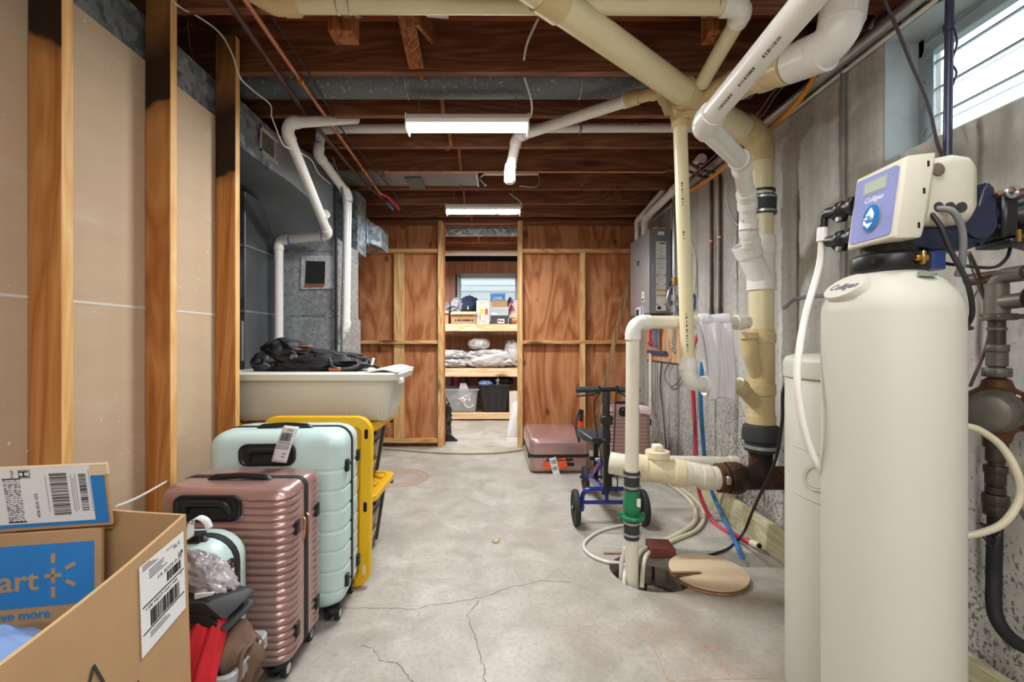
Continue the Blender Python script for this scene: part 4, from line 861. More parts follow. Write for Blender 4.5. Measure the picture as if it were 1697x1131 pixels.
for v, mt in ((-.04, '#c8323c'), (-.12, '#c8323c'), (-.285, '#c8323c')): MB().fbox(sf, -.042, -.022, v, v+.007, .001, .002).fbox(sf, .022, .042, v, v+.007, .001, .002).build('red_mark', plain('red_print', mt, .6), lb, smooth=0)
for v in (-.17, -.215): MB().fbox(sf, -.04, .042, v, v+.014, .001, .002).build('orange_mark', plain('orange_print', '#e3a04c', .6), lb, smooth=0)
MB().fbox(sf, -.03, .0, -.325, -.298, .001, .002).build('pictogram', INK, lb, smooth=0)
ff = frame((HX0-.0025, 4.10, 1.80), (0, -1, 0), (-1, 0, 0))
m = MB()
for a0 in (.5, 2.6, 4.7): m.torus(at(ff, 0, 0)[0]+V(-.001, 0, 0), (1, 0, 0), .018, .006, a0, a0+1.5, 8, 5)
m.build('emblem', INK, t); text('INNOVATION', at(ff, -.02, .16), .022, INKG, t)
MB().fbox(ff, .10, .17, -.36, -.27, 0, .004).build('sticker', PAPER, t, smooth=0); m = MB().fbox(ff, .11, .15, -.35, -.33, .004, .0045).fbox(ff, .12, .16, -.30, -.295, .004, .0045).build('sticker_print', INK, t, smooth=0)
c = MB().fbox(ff, -.02, .17, -.52, -.40, 0, .022).build('controller', plain('controller_white', '#e3e4e4', .4), t, bev=.004, smooth=0)
MB().fbox(ff, .0, .08, -.475, -.42, .022, .023).build('screen', INK, c, smooth=0); MB().fbox(ff, .15, .168, -.515, -.405, .018, .0235).build('blue_edge', BLUEP, c, smooth=0)
run(t, [V(1.32, 4.08, HZ1-.01), V(1.32, 4.08, 2.20), P(1120, 312, 3.62), P(1163, 262, 3.05)], .034, PVC, PVC, 1.3)
run(t, [V(1.30, 4.24, HZ1-.01), V(1.30, 4.24, 2.22), P(1102, 312, 3.9)], .024, PVC, PVC, 1.3)
MB().blob((1.39, 4.02, HZ1+.02), .07, .12, .025, .5, 3, 4, nu=24, nv=14).build('loose_wrap', plain('wrap_white', '#d8d8d6', .3, bump=.4, bs=30), t)
one(MB().bar((1.36, 4.12, 2.06), (1.355, 4.1, 2.32), .02, .02), 'red_strip', plain('red_rod', '#a8242c', .5), 'red rod standing between the heater vents and the wall', 'rod')
t = thing('gas_pipe', 'silver gas pipe with valve running down beside the water heater', 'pipe', (1.43, 3.72, 1.2))
gx, gy = 1.435, 3.70
MB().cyl((gx, gy, 1.60), (gx, gy, 2.30), .016, 14).build('pipe', STEEL, t); MB().cyl((gx, gy, 1.02), (gx, gy, 1.60), .013, 14).build('pipe', STEEL, t)
for z, r, l, mt in ((1.585, .022, .06, BRASS), (1.45, .024, .05, STEEL), (1.36, .026, .06, STEEL), (1.10, .02, .05, STEEL), (1.03, .022, .04, STEEL)): collar(t, V(gx, gy, z), V(0, 0, 1), r, l, mt, 'fitting')
MB().bar((gx-.03, gy-.02, 1.585), (gx-.05, gy-.03, 1.545), .014, .006).build('valve_handle', BLACK, t)
MB().tube(spline([V(gx+.0, gy-.02, 1.56), V(gx-.05, gy-.03, 1.52), V(gx-.07, gy-.03, 1.42), V(gx-.04, gy-.03, 1.35)]), .006, 8).build('flex_tube', STEEL, t)
# wooden board with valves
t = thing('valve_board', 'plywood board with red and blue valves under the water heater', 'board', (1.455, 4.0, .90))
MB().box(XW-.028, XW-.003, 3.58, 4.46, .92, 1.30).build('board', OSBP, t, bev=.002, smooth=0)
bx = XW-.055
def val(y, z0, z1, mt, nm): MB().cyl((bx, y, z0), (bx, y, z1), .012, 12).build(nm, mt, t)
val(4.22, 1.05, 1.33, REDP, 'red_valve_pipe'); val(4.12, 1.05, 1.33, COPPER, 'copper_valve_pipe'); val(4.0, 1.02, 1.30, COPPER, 'copper_valve_pipe')
MB().cyl((bx-.01, 4.02, 1.06), (bx-.01, 4.02, 1.20), .022, 14).build('blue_cartridge', BLUEP, t); MB().cyl((bx, 4.26, 1.08), (bx, 4.06, 1.08), .014, 12).build('red_manifold', REDP, t)
MB().cyl((bx, 4.28, 1.0), (bx, 3.84, 1.0), .016, 12).build('blue_manifold', plain('blue_body', '#2b4f86', .4), t); MB().cyl((bx-.03, 4.1, 1.30), (bx+.02, 4.02, 1.27), .025, 10).build('blue_valve', NAVY, t)
MB().torus((bx-.02, 4.30, 1.31), (1, 0, 0), .03, .006, n=16).build('red_handle', REDP, t); MB().cyl((bx, 4.22, .55), (bx, 4.22, 1.0), .013, 12).build('white_pipe', PVC, t); MB().cyl((bx, 4.22, .02), (bx, 4.22, .56), .013, 12).build('white_pipe', PVC, t)
t = thing('blue_box', 'small blue electrical box on the concrete wall right of the drop pipe', 'box', (1.44, 3.42, 1.38))
MB().box(XW-.05, XW-.004, 3.38, 3.46, 1.345, 1.45).build('body', plain('box_blue', '#2566b8', .4), t, bev=.003); MB().box(XW-.046, XW-.016, 3.3785, 3.38, 1.375, 1.42).build('sticker', PAPER, t, smooth=0)
m = MB()
for k in range(3): m.box(XW-.042, XW-.030, 3.3775, 3.3786, 1.385+k*.01, 1.389+k*.01)
m.build('fine_print', INK, t, smooth=0)
for pts, r, mt, nm, lb in (
    ([V(XW-.01, 3.46, 1.44), V(XW-.008, 3.50, 1.62), V(XW-.008, 3.46, 1.76), V(XW-.012, 3.56, 1.98), V(XW-.03, 3.62, 2.2)], .0042, GREYC, 'grey_cable', 'grey cable rising from the blue box along the concrete wall'),
    ([V(XW-.01, 3.40, 1.44), V(XW-.008, 3.36, 1.6), V(XW-.008, 3.38, 1.75), V(XW-.008, 3.5, 1.95), V(XW-.02, 3.52, 2.2)], .0034, WHITEC, 'white_cable', 'white cable rising from the blue box along the concrete wall'),
    ([V(XW-.02, 3.74, 1.0), V(XW-.04, 3.9, .82), V(XW-.03, 3.8, .72), V(XW-.02, 3.62, .80), V(XW-.015, 3.55, .98)], .006, GREYC, 'grey_cable', 'grey cable hanging in a loop below the wooden valve board'),
    ([V(XW-.01, 4.36, .93), V(XW-.02, 4.30, .6), V(XW-.03, 4.1, .3), V(XW-.03, 3.9, .06)], .005, GREYC, 'grey_cable', 'grey cable running down the wall behind the sump riser'),
    ([V(XW-.01, 4.05, .93), V(XW-.015, 4.08, .7), V(XW-.02, 4.0, .5), V(XW-.03, 3.92, .3), V(XW-.03, 3.85, .05)], .005, CABLE, 'black_cable', 'dark cable running down the wall above the upright pink suitcase'),
    ([V(XW-.012, 3.70, .95), V(XW-.012, 3.68, .5), V(XW-.012, 3.70, .05)], .004, GREYC, 'grey_cable', 'thin grey cable hanging straight on the wall left of the red hose'),
    ([P(1215, 285, 2.9), P(1203, 320, 2.9), P(1213, 360, 2.85), P(1240, 388, 2.6)], .0035, WHITEC, 'white_cable', 'white cable bowing behind the white drain pipe'),
    ([P(1300, 470+40, 2.0), P(1315, 497, 2.05), P(1345, 491, 2.02), P(1372, 490, 1.95)], .0095, GREYC, 'grey_hose', 'grey bent hose on the concrete wall behind the softener tank')):
    one(MB().tube(spline(pts, 8), r, 8), nm, mt, lb, 'cable' if 'hose' not in nm else 'hose')
# red and blue hoses hanging to the floor
t = thing('red_hose', 'red water hose curving down to the floor by the treated lumber', 'hose', (1.2, 2.4, 0))
MB().tube(spline([P(1163, 548, 2.75), P(1152, 565, 2.72), P(1147, 600, 2.72), P(1151, 700, 2.74), P(1154, 760, 2.78), P(1160, 820, 2.85), P(1185, 868, 2.72), P(1215, 885, 2.55), P(1247, 901, 2.42)], 8), .0125, 12).build('tube', REDP, t)
MB().tube([P(1246, 900, 2.425), P(1258, 905, 2.37)], .018, 14).build('end_fitting', PVCO, t); MB().tube([P(1257, 904.6, 2.375), P(1259, 905.2, 2.365)], .012, 12).build('bore', DARK, t)
t = thing('blue_hose', 'blue water hose trailing on the floor beside the red one', 'hose', (1.2, 2.3, 0))
MB().tube(spline([P(1164, 600, 2.72), P(1161, 650, 2.72), P(1163, 700, 2.74), P(1172, 790, 2.9), P(1195, 850, 2.80), P(1215, 890, 2.50), P(1235, 935, 2.26)], 8), .0125, 12).build('tube', BLUEP, t)
MB().tube([P(1234, 933, 2.27), P(1239, 944, 2.215)], .017, 14).build('end_fitting', STEEL, t); MB().tube([P(1238.7, 943.2, 2.218), P(1239.2, 944.4, 2.208)], .012, 12).build('bore', DARK, t)
one(MB().hexa([V(1.395, 1.05, .001), V(1.433, 1.05, .001), V(1.433, 3.55, .001), V(1.395, 3.55, .001), V(1.412, 1.05, .145), V(1.45, 1.05, .145), V(1.45, 3.55, .145), V(1.412, 3.55, .145)]), 'treated_board', LUMB, 'greenish treated lumber board lying on edge along the concrete wall', 'board', bev=.003)
# white cloth over the discharge pipe
def cl():
    c0 = P(1180, 533, 2.14); c1 = P(1188, 640, 2.16); m = MB()
    def fn(u, v):
        a = (u-.5)*2
        if v < .18:
            th = PI*(1-v/.18)*.5; r = .036+.003*math.sin(u*9); y = c0.y+r*math.cos(PI/2+ (1-v/.18)*PI*.55); z = c0.z+r*math.sin(PI/2+(1-v/.18)*PI*.55)
            wd = .070
            return V(c0.x+a*wd+.01*math.sin(9*u), y, z)
        s = (v-.18)/.82
        wd = .072*(1-s)+.060*s-.006*math.sin(PI*s); x = (c0.x-.012*s)*(1-s)+(c1.x-.01)*s+a*wd
        fold = .006*math.sin(u*11+s*2.2)+.012*(noise.noise(V(u*5+s*.8, s*1.3, 2))+.5*noise.noise(V(u*13-s, s*2, 7)))
        y = c0.y-.037-.012*s-.03*math.sin(PI*s)+fold*(.5+s)
        z = c0.z*(1-s)+(c1.z-.045)*s-.015*abs(a)*s
        return V(x, y, z)
    m.grid(fn, 60, 46)
    def fn2(u, v):
        a = (u-.5)*2; s = v
        return V(P(1160, 533, 2.12).x-.005+a*.022+s*.045, c0.y-.03+.004*math.sin(u*9+s*3), c0.z-.005-s*.235)
    m.grid(fn2, 14, 20)
    def fn3(u, v):                                       # twist wrapped under the lower pipe
        th = -PI*.15+PI*1.35*v; r = .040+.005*math.sin(u*16+v*3); return V(c1.x-.062+.124*u, c1.y-r*math.cos(th)*1.1, c1.z-r*math.sin(th))
    m.grid(fn3, 40, 20)
    return one(m, 'white_cloth', WHTC, 'white cloth draped over the level pipe and twisted around the lower one', 'cloth', solid=.003, smooth=60)
cl()
# ================================================================== WATER SOFTENER AND BRINE TANK
TX, TY, TR = .9025, 1.051, .128
t = thing('softener_tank', 'tall cream water softener tank with blue control head in the right foreground', 'tank', (TX, TY, 0))
MB().lathe([(TR-.012, .0), (TR-.002, .006), (TR, .02), (TR, .6), (TR, 1.165), (TR-.003, 1.185), (TR-.012, 1.205), (TR-.03, 1.23), (TR-.052, 1.248), (.060, 1.258), (.055, 1.262)], (TX, TY, 0), (0, 0, 1), 72).build('tank_body', SOFT, t, smooth=50)
bf = frame((.803, 1.048, 1.222), (0, -1, 0), (-.70, 0, .71)); O, U, W, Nn = bf
el = lambda a, b, h: [O+U*a*math.cos(2*PI*k/36)+W*b*math.sin(2*PI*k/36)+Nn*h for k in range(36)]
bo = MB().loft([el(.056, .04, -.03), el(.056, .04, .004), el(.054, .038, .007)]).build('badge', SOFT, t)
text('Culligan', at(bf, 0, -.003), .026, plain('script_blue', '#3c4766', .5), bo, shear=.35, h=.0075)
MB().loft([[V(TX+.022*math.cos(a)*.9, TY-.095+.008*math.sin(a), 1.2505+.0035*math.sin(a)-.012) + V(0, 0, .006*q) for a in [2*PI*k/16 for k in range(16)]] for q in (0, 1)]).build('vent_dot', plain('grey_green', '#8b978a', .4), t)
MB().lathe([(.068, 1.256), (.072, 1.262), (.072, 1.292), (.066, 1.297), (.052, 1.300), (.052, 1.325), (.03, 1.33)], (TX, TY, 0), (0, 0, 1), 36).build('neck_collar', BLACK, t, bev=.001)
MB().box(TX-.010, TX+.016, TY-.084, TY-.070, 1.272, 1.284).box(TX-.002, TX+.006, TY-.088, TY-.076, 1.264, 1.293).build('brass_screw', BRASS, t, bev=.002)
m = MB()
for k in range(3): m.box(TX-.070+k*.0055, TX-.067+k*.0055, TY-.046-k*.004, TY-.036-k*.004, 1.272, 1.284)
m.build('slots', DARK, t, smooth=0)
# control head: bezel facing the room, rear housing, navy valve body
x_t, x_b = .855, .832
def bez(y0, y1, zt, zb, d0, d1, ins=0.):
    return [V(x_b+d0, y0+ins, zb+ins), V(x_b+d0, y1-ins, zb+ins), V(x_t+d0, y1-ins, zt-ins), V(x_t+d0, y0+ins, zt-ins)], d1
head = MB()
yA, yB, zB, zT = .955, 1.087, 1.316, 1.492
q0 = [V(x_b, yA+.004, zB+.004), V(x_b, yB-.004, zB+.004), V(x_t, yB-.004, zT-.012), V(x_t, yA+.004, zT-.008)]
q1 = [V(x_b+.004, yA, zB), V(x_b+.004, yB, zB), V(x_t+.004, yB, zT-.006), V(x_t+.006, yA, zT-.002)]
q2 = [V(x_b+.055, yA-.002, zB+.001), V(x_b+.055, yB+.002, zB+.004), V(x_t+.062, yB+.002, zT), V(x_t+.062, yA-.002, zT+.004)]
q3 = [V(x_b+.085, yA+.012, zB+.065), V(x_b+.085, yB-.008, zB+.065), V(x_t+.072, yB-.008, zT-.004), V(x_t+.072, yA+.010, zT)]
ho = head.loft([q0, q1, q2, q3]).build('control_head', HEAD, t, bev=.006, seg=3, smooth=60)
ux = V(x_t-x_b, 0, zT-zB).normalized(); pf = (V((x_t+x_b)/2, (yA+yB)/2, (zT+zB)/2)+V(-.001, 0, 0)-ux*.003, V(0, -1, 0), ux, V(0, -1, 0).cross(ux)); Nn = pf[3]
if Nn.x > 0: Nn = -Nn
pf = (pf[0], pf[1], pf[2], Nn)
def rr(u, v, r, h, fr): return [fr[0]+fr[1]*a+fr[2]*b+fr[3]*h for a, b in rrect(u, v, r, 4)]
po = MB().loft([rr(.112, .150, .008, -.002, pf), rr(.112, .150, .008, .0012, pf)]).build('panel', PBLUE, ho, smooth=0)
pc = at(pf, .0, .048)
MB().loft([rr(.066, .032, .002, .0, pc), rr(.066, .032, .002, .0018, pc)]).build('screen_bezel', LCDB, ho, smooth=0); MB().loft([rr(.058, .024, .001, .001, pc), rr(.058, .024, .001, .0024, pc)]).build('screen', LCD, ho, smooth=0)
text('Culligan', at(pf, 0, .018), .016, plain('silver_print', '#d7dbe2', .4), ho, shear=.35, h=.0015)
pc = at(pf, .002, -.026); el2 = lambda a, b, h: [pc[0]+pc[1]*a*math.cos(2*PI*k/32)+pc[2]*b*math.sin(2*PI*k/32)+pc[3]*h for k in range(32)]
MB().loft([el2(.026, .034, 0), el2(.026, .034, .002), el2(.022, .030, .003)]).build('button_ring', LCDB, ho)
MB().loft([el2(.0225, .0305, 0), el2(.0225, .0305, .0042), el2(.017, .024, .006), el2(.006, .01, .0068)]).build('button', BTN, ho)
m = MB(); wp = plain('button_white', '#dfeaf2', .25)
for pts in ([(-.012, .006), (.012, .006), (.002, .022)], [(-.012, -.012), (.010, -.013), (-.002, -.024)], [(-.018, 0), (-.006, -.004), (-.006, .003)]): m.prism([pc[0]+pc[1]*a+pc[2]*b+pc[3]*.0062 for a, b in pts], pc[3]*.001)
m.build('button_arrow', wp, ho, smooth=0)
m = MB()
for x, z in ((.902, 1.472), (.893, 1.415), (.882, 1.343)): m.box(x-.0022, x+.0022, yA-.0026, yA+.004, z-.006, z+.006)
m.build('clip_slot', DARK, ho, smooth=0)
m = MB(); secs = []
for x, y0, y1, z0, z1 in ((.900, .972, 1.075, 1.345, 1.494), (.925, .970, 1.078, 1.350, 1.490), (.945, .972, 1.078, 1.352, 1.497), (.985, .974, 1.078, 1.352, 1.506), (1.020, .978, 1.076, 1.357, 1.503), (1.036, .984, 1.070, 1.375, 1.492), (1.042, .995, 1.06, 1.40, 1.47)):
    cy, cz = (y0+y1)/2, (z0+z1)/2; secs.append([V(x, cy+a, cz+b) for a, b in rrect(y1-y0, z1-z0, .022, 5)])
rh = m.loft(secs).build('rear_housing', HEAD, t, smooth=60)
MB().lathe([(.014, -.002), (.014, .004), (.009, .006)], (.938, .972, 1.466), (0, -1, .1), 18).build('finger_hole', plain('hole_brown', '#6d6454', .6), rh)
MB().prism([V(.925, .9715, 1.402), V(1.02, .977, 1.402), V(1.0, .975, 1.372), V(.915, .9705, 1.372)], (0, .006, 0)).build('recess', plain('head_shade', '#c9c3ac', .5), rh, smooth=0)
for k in range(3): MB().cyl((.940+k*.025, .9775, 1.386), (.940+k*.025, .969, 1.386), .0105, 18).build('plug', RUB, rh)
vb = MB(); secs = []
for y, s in ((1.00, .92), (1.008, 1.), (1.09, 1.), (1.105, .9)):
    pts = [(.86, 1.325), (.87, 1.345), (.93, 1.35), (1.045, 1.345), (1.075, 1.44), (1.085, 1.455), (1.10, 1.44), (1.105, 1.40), (1.10, 1.345), (1.08, 1.318), (1.05, 1.305), (.96, 1.302), (.88, 1.308)]
    secs.append([V(.98+(a-.98)*s, y, 1.37+(b-1.37)*s) for a, b in pts])
nb = vb.loft(secs).build('valve_body', NAVY, t, bev=.004, smooth=40)
m = MB().torus((1.055, .998, 1.36), (0, 1, 0), .033, .003, .3, 2.6, 12, 5); m.build('cap_rib', BLACK, nb)
MB().cyl((1.055, 1.006, 1.36), (1.055, .994, 1.36), .036, 24).build('valve_cap', NAVY, nb); 
for x, z in ((1.092, 1.42), (1.098, 1.352), (1.06, 1.312)): MB().cyl((x, 1.01, z), (x, .996, z), .004, 10).build('bolt', BLACK, nb)
MB().cyl((.985, 1.04, 1.262), (.985, 1.04, 1.305), .028, 20).build('blue_cap', plain('royal_blue', '#22418f', .35), nb)
# ports on the far side of the head
for z, zz in ((1.425, 1.44), (1.352, 1.345)):
    pm = MB().lathe([(.024, 0), (.024, .012), (.017, .016), (.017, .035), (.021, .037), (.021, .05), (.014, .052), (.014, .085)], (.862, 1.09, z), (-.12, 1, .05), 20); po_ = pm.build('port_fitting', BLACK, t, bev=.001)
    m = MB().prism([V(.845, 1.10, z+.012), V(.838, 1.15, z-.014), V(.842, 1.135, z-.03), V(.850, 1.12, z-.03)], (.012, 0, 0)); m.build('port_bracket', BLACK, po_, bev=.002)
    MB().cyl((.838, 1.125, z-.024), (.846, 1.125, z-.024), .006, 12).build('bracket_screw', STEEL, po_)
MB().tube(fillet([V(.852, 1.165, 1.43), V(.850, 1.185, 1.428), V(.848, 1.187, 1.385)], .01), .010, 12).build('drain_elbow', BLACK, t); MB().cyl((.848, 1.187, 1.395), (.846, 1.187, 1.36), .013, 12).build('white_nut', PVC, t)
one(MB().tube(spline([V(.846, 1.187, 1.372), P(1358, 440, 1.19), P(1338, 510, 1.18), P(1326, 570, 1.15), P(1321, 630, 1.13), P(1330, 700, 1.12), P(1343, 745, 1.12), P(1362, 782, 1.12), P(1400, 830, 1.16)], 8), .0085, 12), 'drain_tube', PVC, 'white tube drooping from the softener head in front of the brine tank', 'tube')
one(MB().tube(spline([P(1592, 705, 1.16), P(1622, 712, 1.15), P(1660, 740, 1.14), P(1686, 785, 1.12), P(1690, 825, 1.12), P(1665, 865, 1.12), P(1630, 882, 1.13), P(1590, 890, 1.15)], 8), .0085, 12), 'overflow_tube', plain('beige_tube', '#d5cdb2', .4), 'beige tube looping out from behind the softener tank by the water pipe', 'tube')
one(MB().tube(spline([V(.938, .974, 1.384), V(.955, .955, 1.372), V(.975, .955, 1.33), V(.985, .965, 1.27), V(.99, .98, 1.24)], 8), .0065, 10), 'grey_cable', GREYC, 'thick grey cable from the softener head down to the tank shoulder', 'cable')
one(MB().tube(spline([V(.926, .972, 1.372), V(.932, .957, 1.34), V(.945, .95, 1.29), V(.970, .94, 1.22), V(.996, .955, 1.16), V(1.01, .98, 1.13), V(1.03, .99, 1.128)], 8), .0048, 10), 'black_cable', CABLE, 'black power cable from the softener head hanging over the tank shoulder', 'cable')
one(MB().tube(spline([V(1.01, 1.06, 1.305), V(1.015, 1.04, 1.28), V(1.03, 1.0, 1.265), V(1.09, 1.0, 1.262), V(1.14, 1.02, 1.285), V(1.16, 1.03, 1.31)], 8), .0035, 8), 'black_cable', CABLE, 'thin black cable looping under the bypass valve behind the softener head', 'cable')
t2 = thing('bypass_valve', 'black bypass valve joining the softener head to the copper pipes', 'valve', (1.2, 1.05, 1.35))
MB().cyl((1.10, 1.05, 1.385), (1.16, 1.05, 1.385), .03, 22).build('body', NAVY, t2); MB().box(1.125, 1.16, 1.01, 1.09, 1.33, 1.43).build('yoke', BLACK, t2, bev=.006)
MB().lathe([(.02, 0), (.026, .01), (.04, .035), (.044, .06), (.04, .085), (.02, .1)], (1.16, 1.04, 1.385), (1, -.1, 0), 24).build('bell', BLACK, t2)
MB().cyl((1.15, 1.05, 1.345), (1.34, 1.15, 1.345), .018, 16).build('outlet', BLACK, t2); MB().torus((1.135, 1.005, 1.43), (0, 1, 0), .012, .004, 0, 2*PI, 16, 6).build('ring_clip', STEEL, t2)
MB().cyl((1.145, 1.0, 1.318), (1.145, 1.0, 1.345), .004, 8).build('clip_pin', BRASS, t2); MB().box(1.13, 1.185, 1.0, 1.08, 1.315, 1.328).build('foot', BLACK, t2, bev=.003)
# brine tank
t = thing('brine_tank', 'round cream brine tank with lid standing behind the softener tank', 'tank', (1.096, 1.364, 0))
MB().lathe([(.185, 0), (.197, .012), (.2, .03), (.2, .985), (.196, .99)], (1.096, 1.364, 0), (0, 0, 1), 72).build('tank_body', SOFT, t, smooth=50)
MB().lathe([(.196, .988), (.205, .990), (.205, 1.035), (.198, 1.050), (.18, 1.057), (.05, 1.061), (.001, 1.062)], (1.096, 1.364, 0), (0, 0, 1), 72).build('lid', SOFT, t, smooth=50)
ang = math.atan2(-1.364*.72, -1.096*.9); nv = V(math.cos(ang), math.sin(ang), 0)
# raised script on the tank wall: follow the cylinder
def on_cyl(u, v, h): a = ang-.15+u/.2; return V(1.096+(.2+h)*math.cos(a), 1.364+(.2+h)*math.sin(a), v)
cu = bpy.data.curves.new('txt', 'FONT'); cu.body = 'Culligan'; cu.size = .115; cu.shear = .3; cu.resolution_u = 3; cu.extrude = .001; o = bpy.data.objects.new('txt', cu); C.objects.link(o); bpy.context.view_layer.update()
me = bpy.data.meshes.new_from_object(o.evaluated_get(bpy.context.evaluated_depsgraph_get())); vs = [on_cyl(p.co.x-.118, .672+p.co.y, p.co.z+.001) for p in me.vertices]; fs = [tuple(p.vertices) for p in me.polygons]; bpy.data.objects.remove(o); bpy.data.meshes.remove(me)
MB().add(vs, fs).build('raised_lettering', SOFT, t, smooth=0)
MB().tube([on_cyl(-.14+k*.012, .785-.0008*k, .0) for k in range(24)], .0018, 6).build('raised_line', SOFT, t); MB().tube([on_cyl(-.14+k*.012, .645-.0008*k, .0) for k in range(24)], .0018, 6).build('raised_line', SOFT, t)

# ================================================================== WATER SERVICE on the right wall
WX, WYY = 1.36, 1.24
wz = lambda py: H+(VY-py)*WYY/F
t = thing('water_service', 'dark water service pipe with bronze meter and ball valve at the right edge', 'pipe', (WX, WYY, .4))
MB().cyl((WX, .60, 1.479), (WX, 1.36, 1.479), .0165, 16).build('copper_pipe', COPD, t); MB().cyl((WX, .55, 1.276), (WX, 1.315, 1.276), .0175, 16).build('copper_pipe', COPD, t)
MB().tube(fillet([V(WX, WYY-.07, 1.276), V(WX, WYY, 1.276), V(WX, WYY, 1.21)], .03), .021, 16).build('elbow', plain('pipe_grey', '#6f6c62', .5, .6, amp=.2), t)
PGR = bpy.data.materials['pipe_grey']
MB().cyl((WX, WYY, wz(640)), (WX, WYY, 1.22), .0175, 16).build('pipe', plain('pipe_dark', '#4c443d', .45, .6, amp=.2), t); PD = bpy.data.materials['pipe_dark']
for py, r, l in ((482, .024, .04), (507, .026, .05), (545, .02, .008), (577, .025, .02), (595, .022, .04), (617, .03, .025)): collar(t, V(WX, WYY, wz(py)), V(0, 0, 1), r, l, PGR, 'fitting', 8 if py in (577, 617) else 16)
m = MB().tube([V(WX, WYY, wz(502)), V(WX, WYY-.075, wz(500))], .02, 14); m.build('gate_valve', PGR, t); MB().torus((WX, WYY-.085, wz(497)), (0, 1, .1), .026, .007, 0, 2*PI, 14, 8).build('valve_wheel', BLACK, t)
m = MB().box(WX-.05, WX+.05, WYY-.028, WYY-.018, wz(529), wz(521)).box(WX-.03, WX+.03, WYY-.03, WYY+.02, wz(531), wz(520)); m.build('ground_clamp', PGR, t, bev=.003)
mc = V(WX, WYY, wz(678))
MB().lathe([(.02, -.095), (.028, -.085), (.034, -.06), (.055, -.045), (.058, 0), (.055, .045), (.034, .06), (.028, .08), (.02, .085)], mc, (0, 0, 1), 24).build('meter_body', BRONZE, t, bev=.002)
MB().lathe([(.05, 0), (.058, .01), (.058, .03), (.054, .034), (.054, .075), (.045, .09), (.02, .095)], mc+V(-.02, -.02, 0), (-.85, -.5, 0), 12).build('meter_register', PGR, t, bev=.002)
MB().lathe([(.05, .0), (.056, .02), (.056, .05), (.03, .055)], mc+V(.02, -.03, 0), (.5, -.86, 0), 10).build('meter_cap', BRONZE, t, bev=.002)
lf = frame(mc+V(.004, -.060, .03), V(.8, -.3, -.45), V(-.1, -1, .1)); q = MB().fbox(lf, -.02, .02, -.008, .008, 0, .002).build('meter_label', PAPER, t, smooth=0); bb = MB(); bars(bb, lf, -.016, .016, -.005, .005, 12, 4, .0026); bb.build('label_print', INK, q, smooth=0)
for py, r, l, s in ((735, .026, .022, 8), (750, .02, .05, 16), (778, .025, .022, 8), (792, .022, .04, 8), (812, .021, .02, 16), (828, .028, .03, 8), (845, .026, .03, 8)): collar(t, V(WX-.004, WYY, wz(py)), V(0, 0, 1), r, l, PD, 'fitting', s)
MB().cyl((WX-.002, WYY, wz(870)), (WX-.002, WYY, wz(720)), .0165, 14).build('pipe', PD, t)
MB().bar(V(WX+.02, WYY-.03, wz(825)), V(WX+.035, WYY-.05, wz(862)), .014, .005).build('lever', STEEL, t); hv = MB().bar(V(WX+.034, WYY-.05, wz(855)), V(WX+.030, WYY-.055, wz(897)), .020, .010).build('lever_grip', plain('grip_yellow', '#c9b36a', .5), t, bev=.004)
fr_ = frame(V(WX+.031, WYY-.059, wz(877)), V(0, 0, 1), V(0, -1, 0)); text('ALASKA', fr_, .012, BLUEP, hv, h=.0025)
MB().tube(spline([V(WX-.004, WYY, wz(850)), V(WX-.006, WYY, wz(900)), V(WX-.008, WYY, wz(960)), P(1650, 1020, 1.20), P(1680, 1062, 1.18), P(1730, 1085, 1.16)], 8), .0165, 14).build('black_hose', BLACKM, t)
m = MB(); rd = random.Random(2)
for k in range(7): a = rd.uniform(0, 6); m.tube([V(WX-.04, WYY-.01, wz(868)), V(WX-.05+.03*math.cos(a), WYY-.03, wz(868)+.03*math.sin(a)), V(WX-.055+.02*rd.random(), WYY-.03, wz(868+rd.uniform(15, 40)))], .0022, 6)
m.build('wire_tuft', CABLE, t, kind='stuff')
one(MB().tube(spline([P(1606, 418, 1.2), P(1622, 455, 1.26), P(1632, 500, 1.30), P(1642, 530, 1.30), P(1634, 575, 1.28), P(1608, 640, 1.26)], 8), .0042, 8), 'brown_cable', plain('brown_wire_skin', '#5f4036', .5), 'brown cable winding past the copper elbow to the meter', 'cable')
one(MB().tube(spline([P(1604, 420, 1.2), P(1612, 450, 1.26), P(1625, 485, 1.30), P(1640, 515, 1.31), P(1645, 540, 1.31)], 8), .0022, 6), 'teal_wire', bpy.data.materials['green_wire_skin'], 'thin teal wire crossing the brown cable behind the tank shoulder', 'wire')
one(MB().tube(spline([P(1637, 400, 1.38), P(1634, 450, 1.38), P(1632, 460, 1.38)], 6), .004, 8).tube(spline([P(1632, 465, 1.38), P(1615, 490, 1.3), P(1608, 520, 1.26)], 6), .0025, 6), 'grey_wire', GREYC, 'grey wire hanging on the wall above the copper elbow', 'wire')
one(MB().box(XW-.02, XW-.003, 1.28, 1.335, 1.45, 1.535), 'wood_block', plain('tan_block', '#a06a2c', .6, amp=.15), 'small orange brown block fixed on the wall behind the bypass valve', 'block', bev=.003)

# ================================================================== AROUND THE SUMP
def fz(px, py, z=0.): d = F*(H-z)/(py-VY); return V((px-VX)*d/F, d, z)
t = thing('sump_cover', 'round plywood sump lid with a slot lying half over the pit', 'lid', (.975, 2.13, 0))
cx, cy, R = .982, 2.128, .172
n = 56; rim = []
for k in range(n):
    a = PI+2*PI*(k+.5)/n; p = V(cx+R*math.cos(a), cy+R*math.sin(a), 0); rim.append(p)
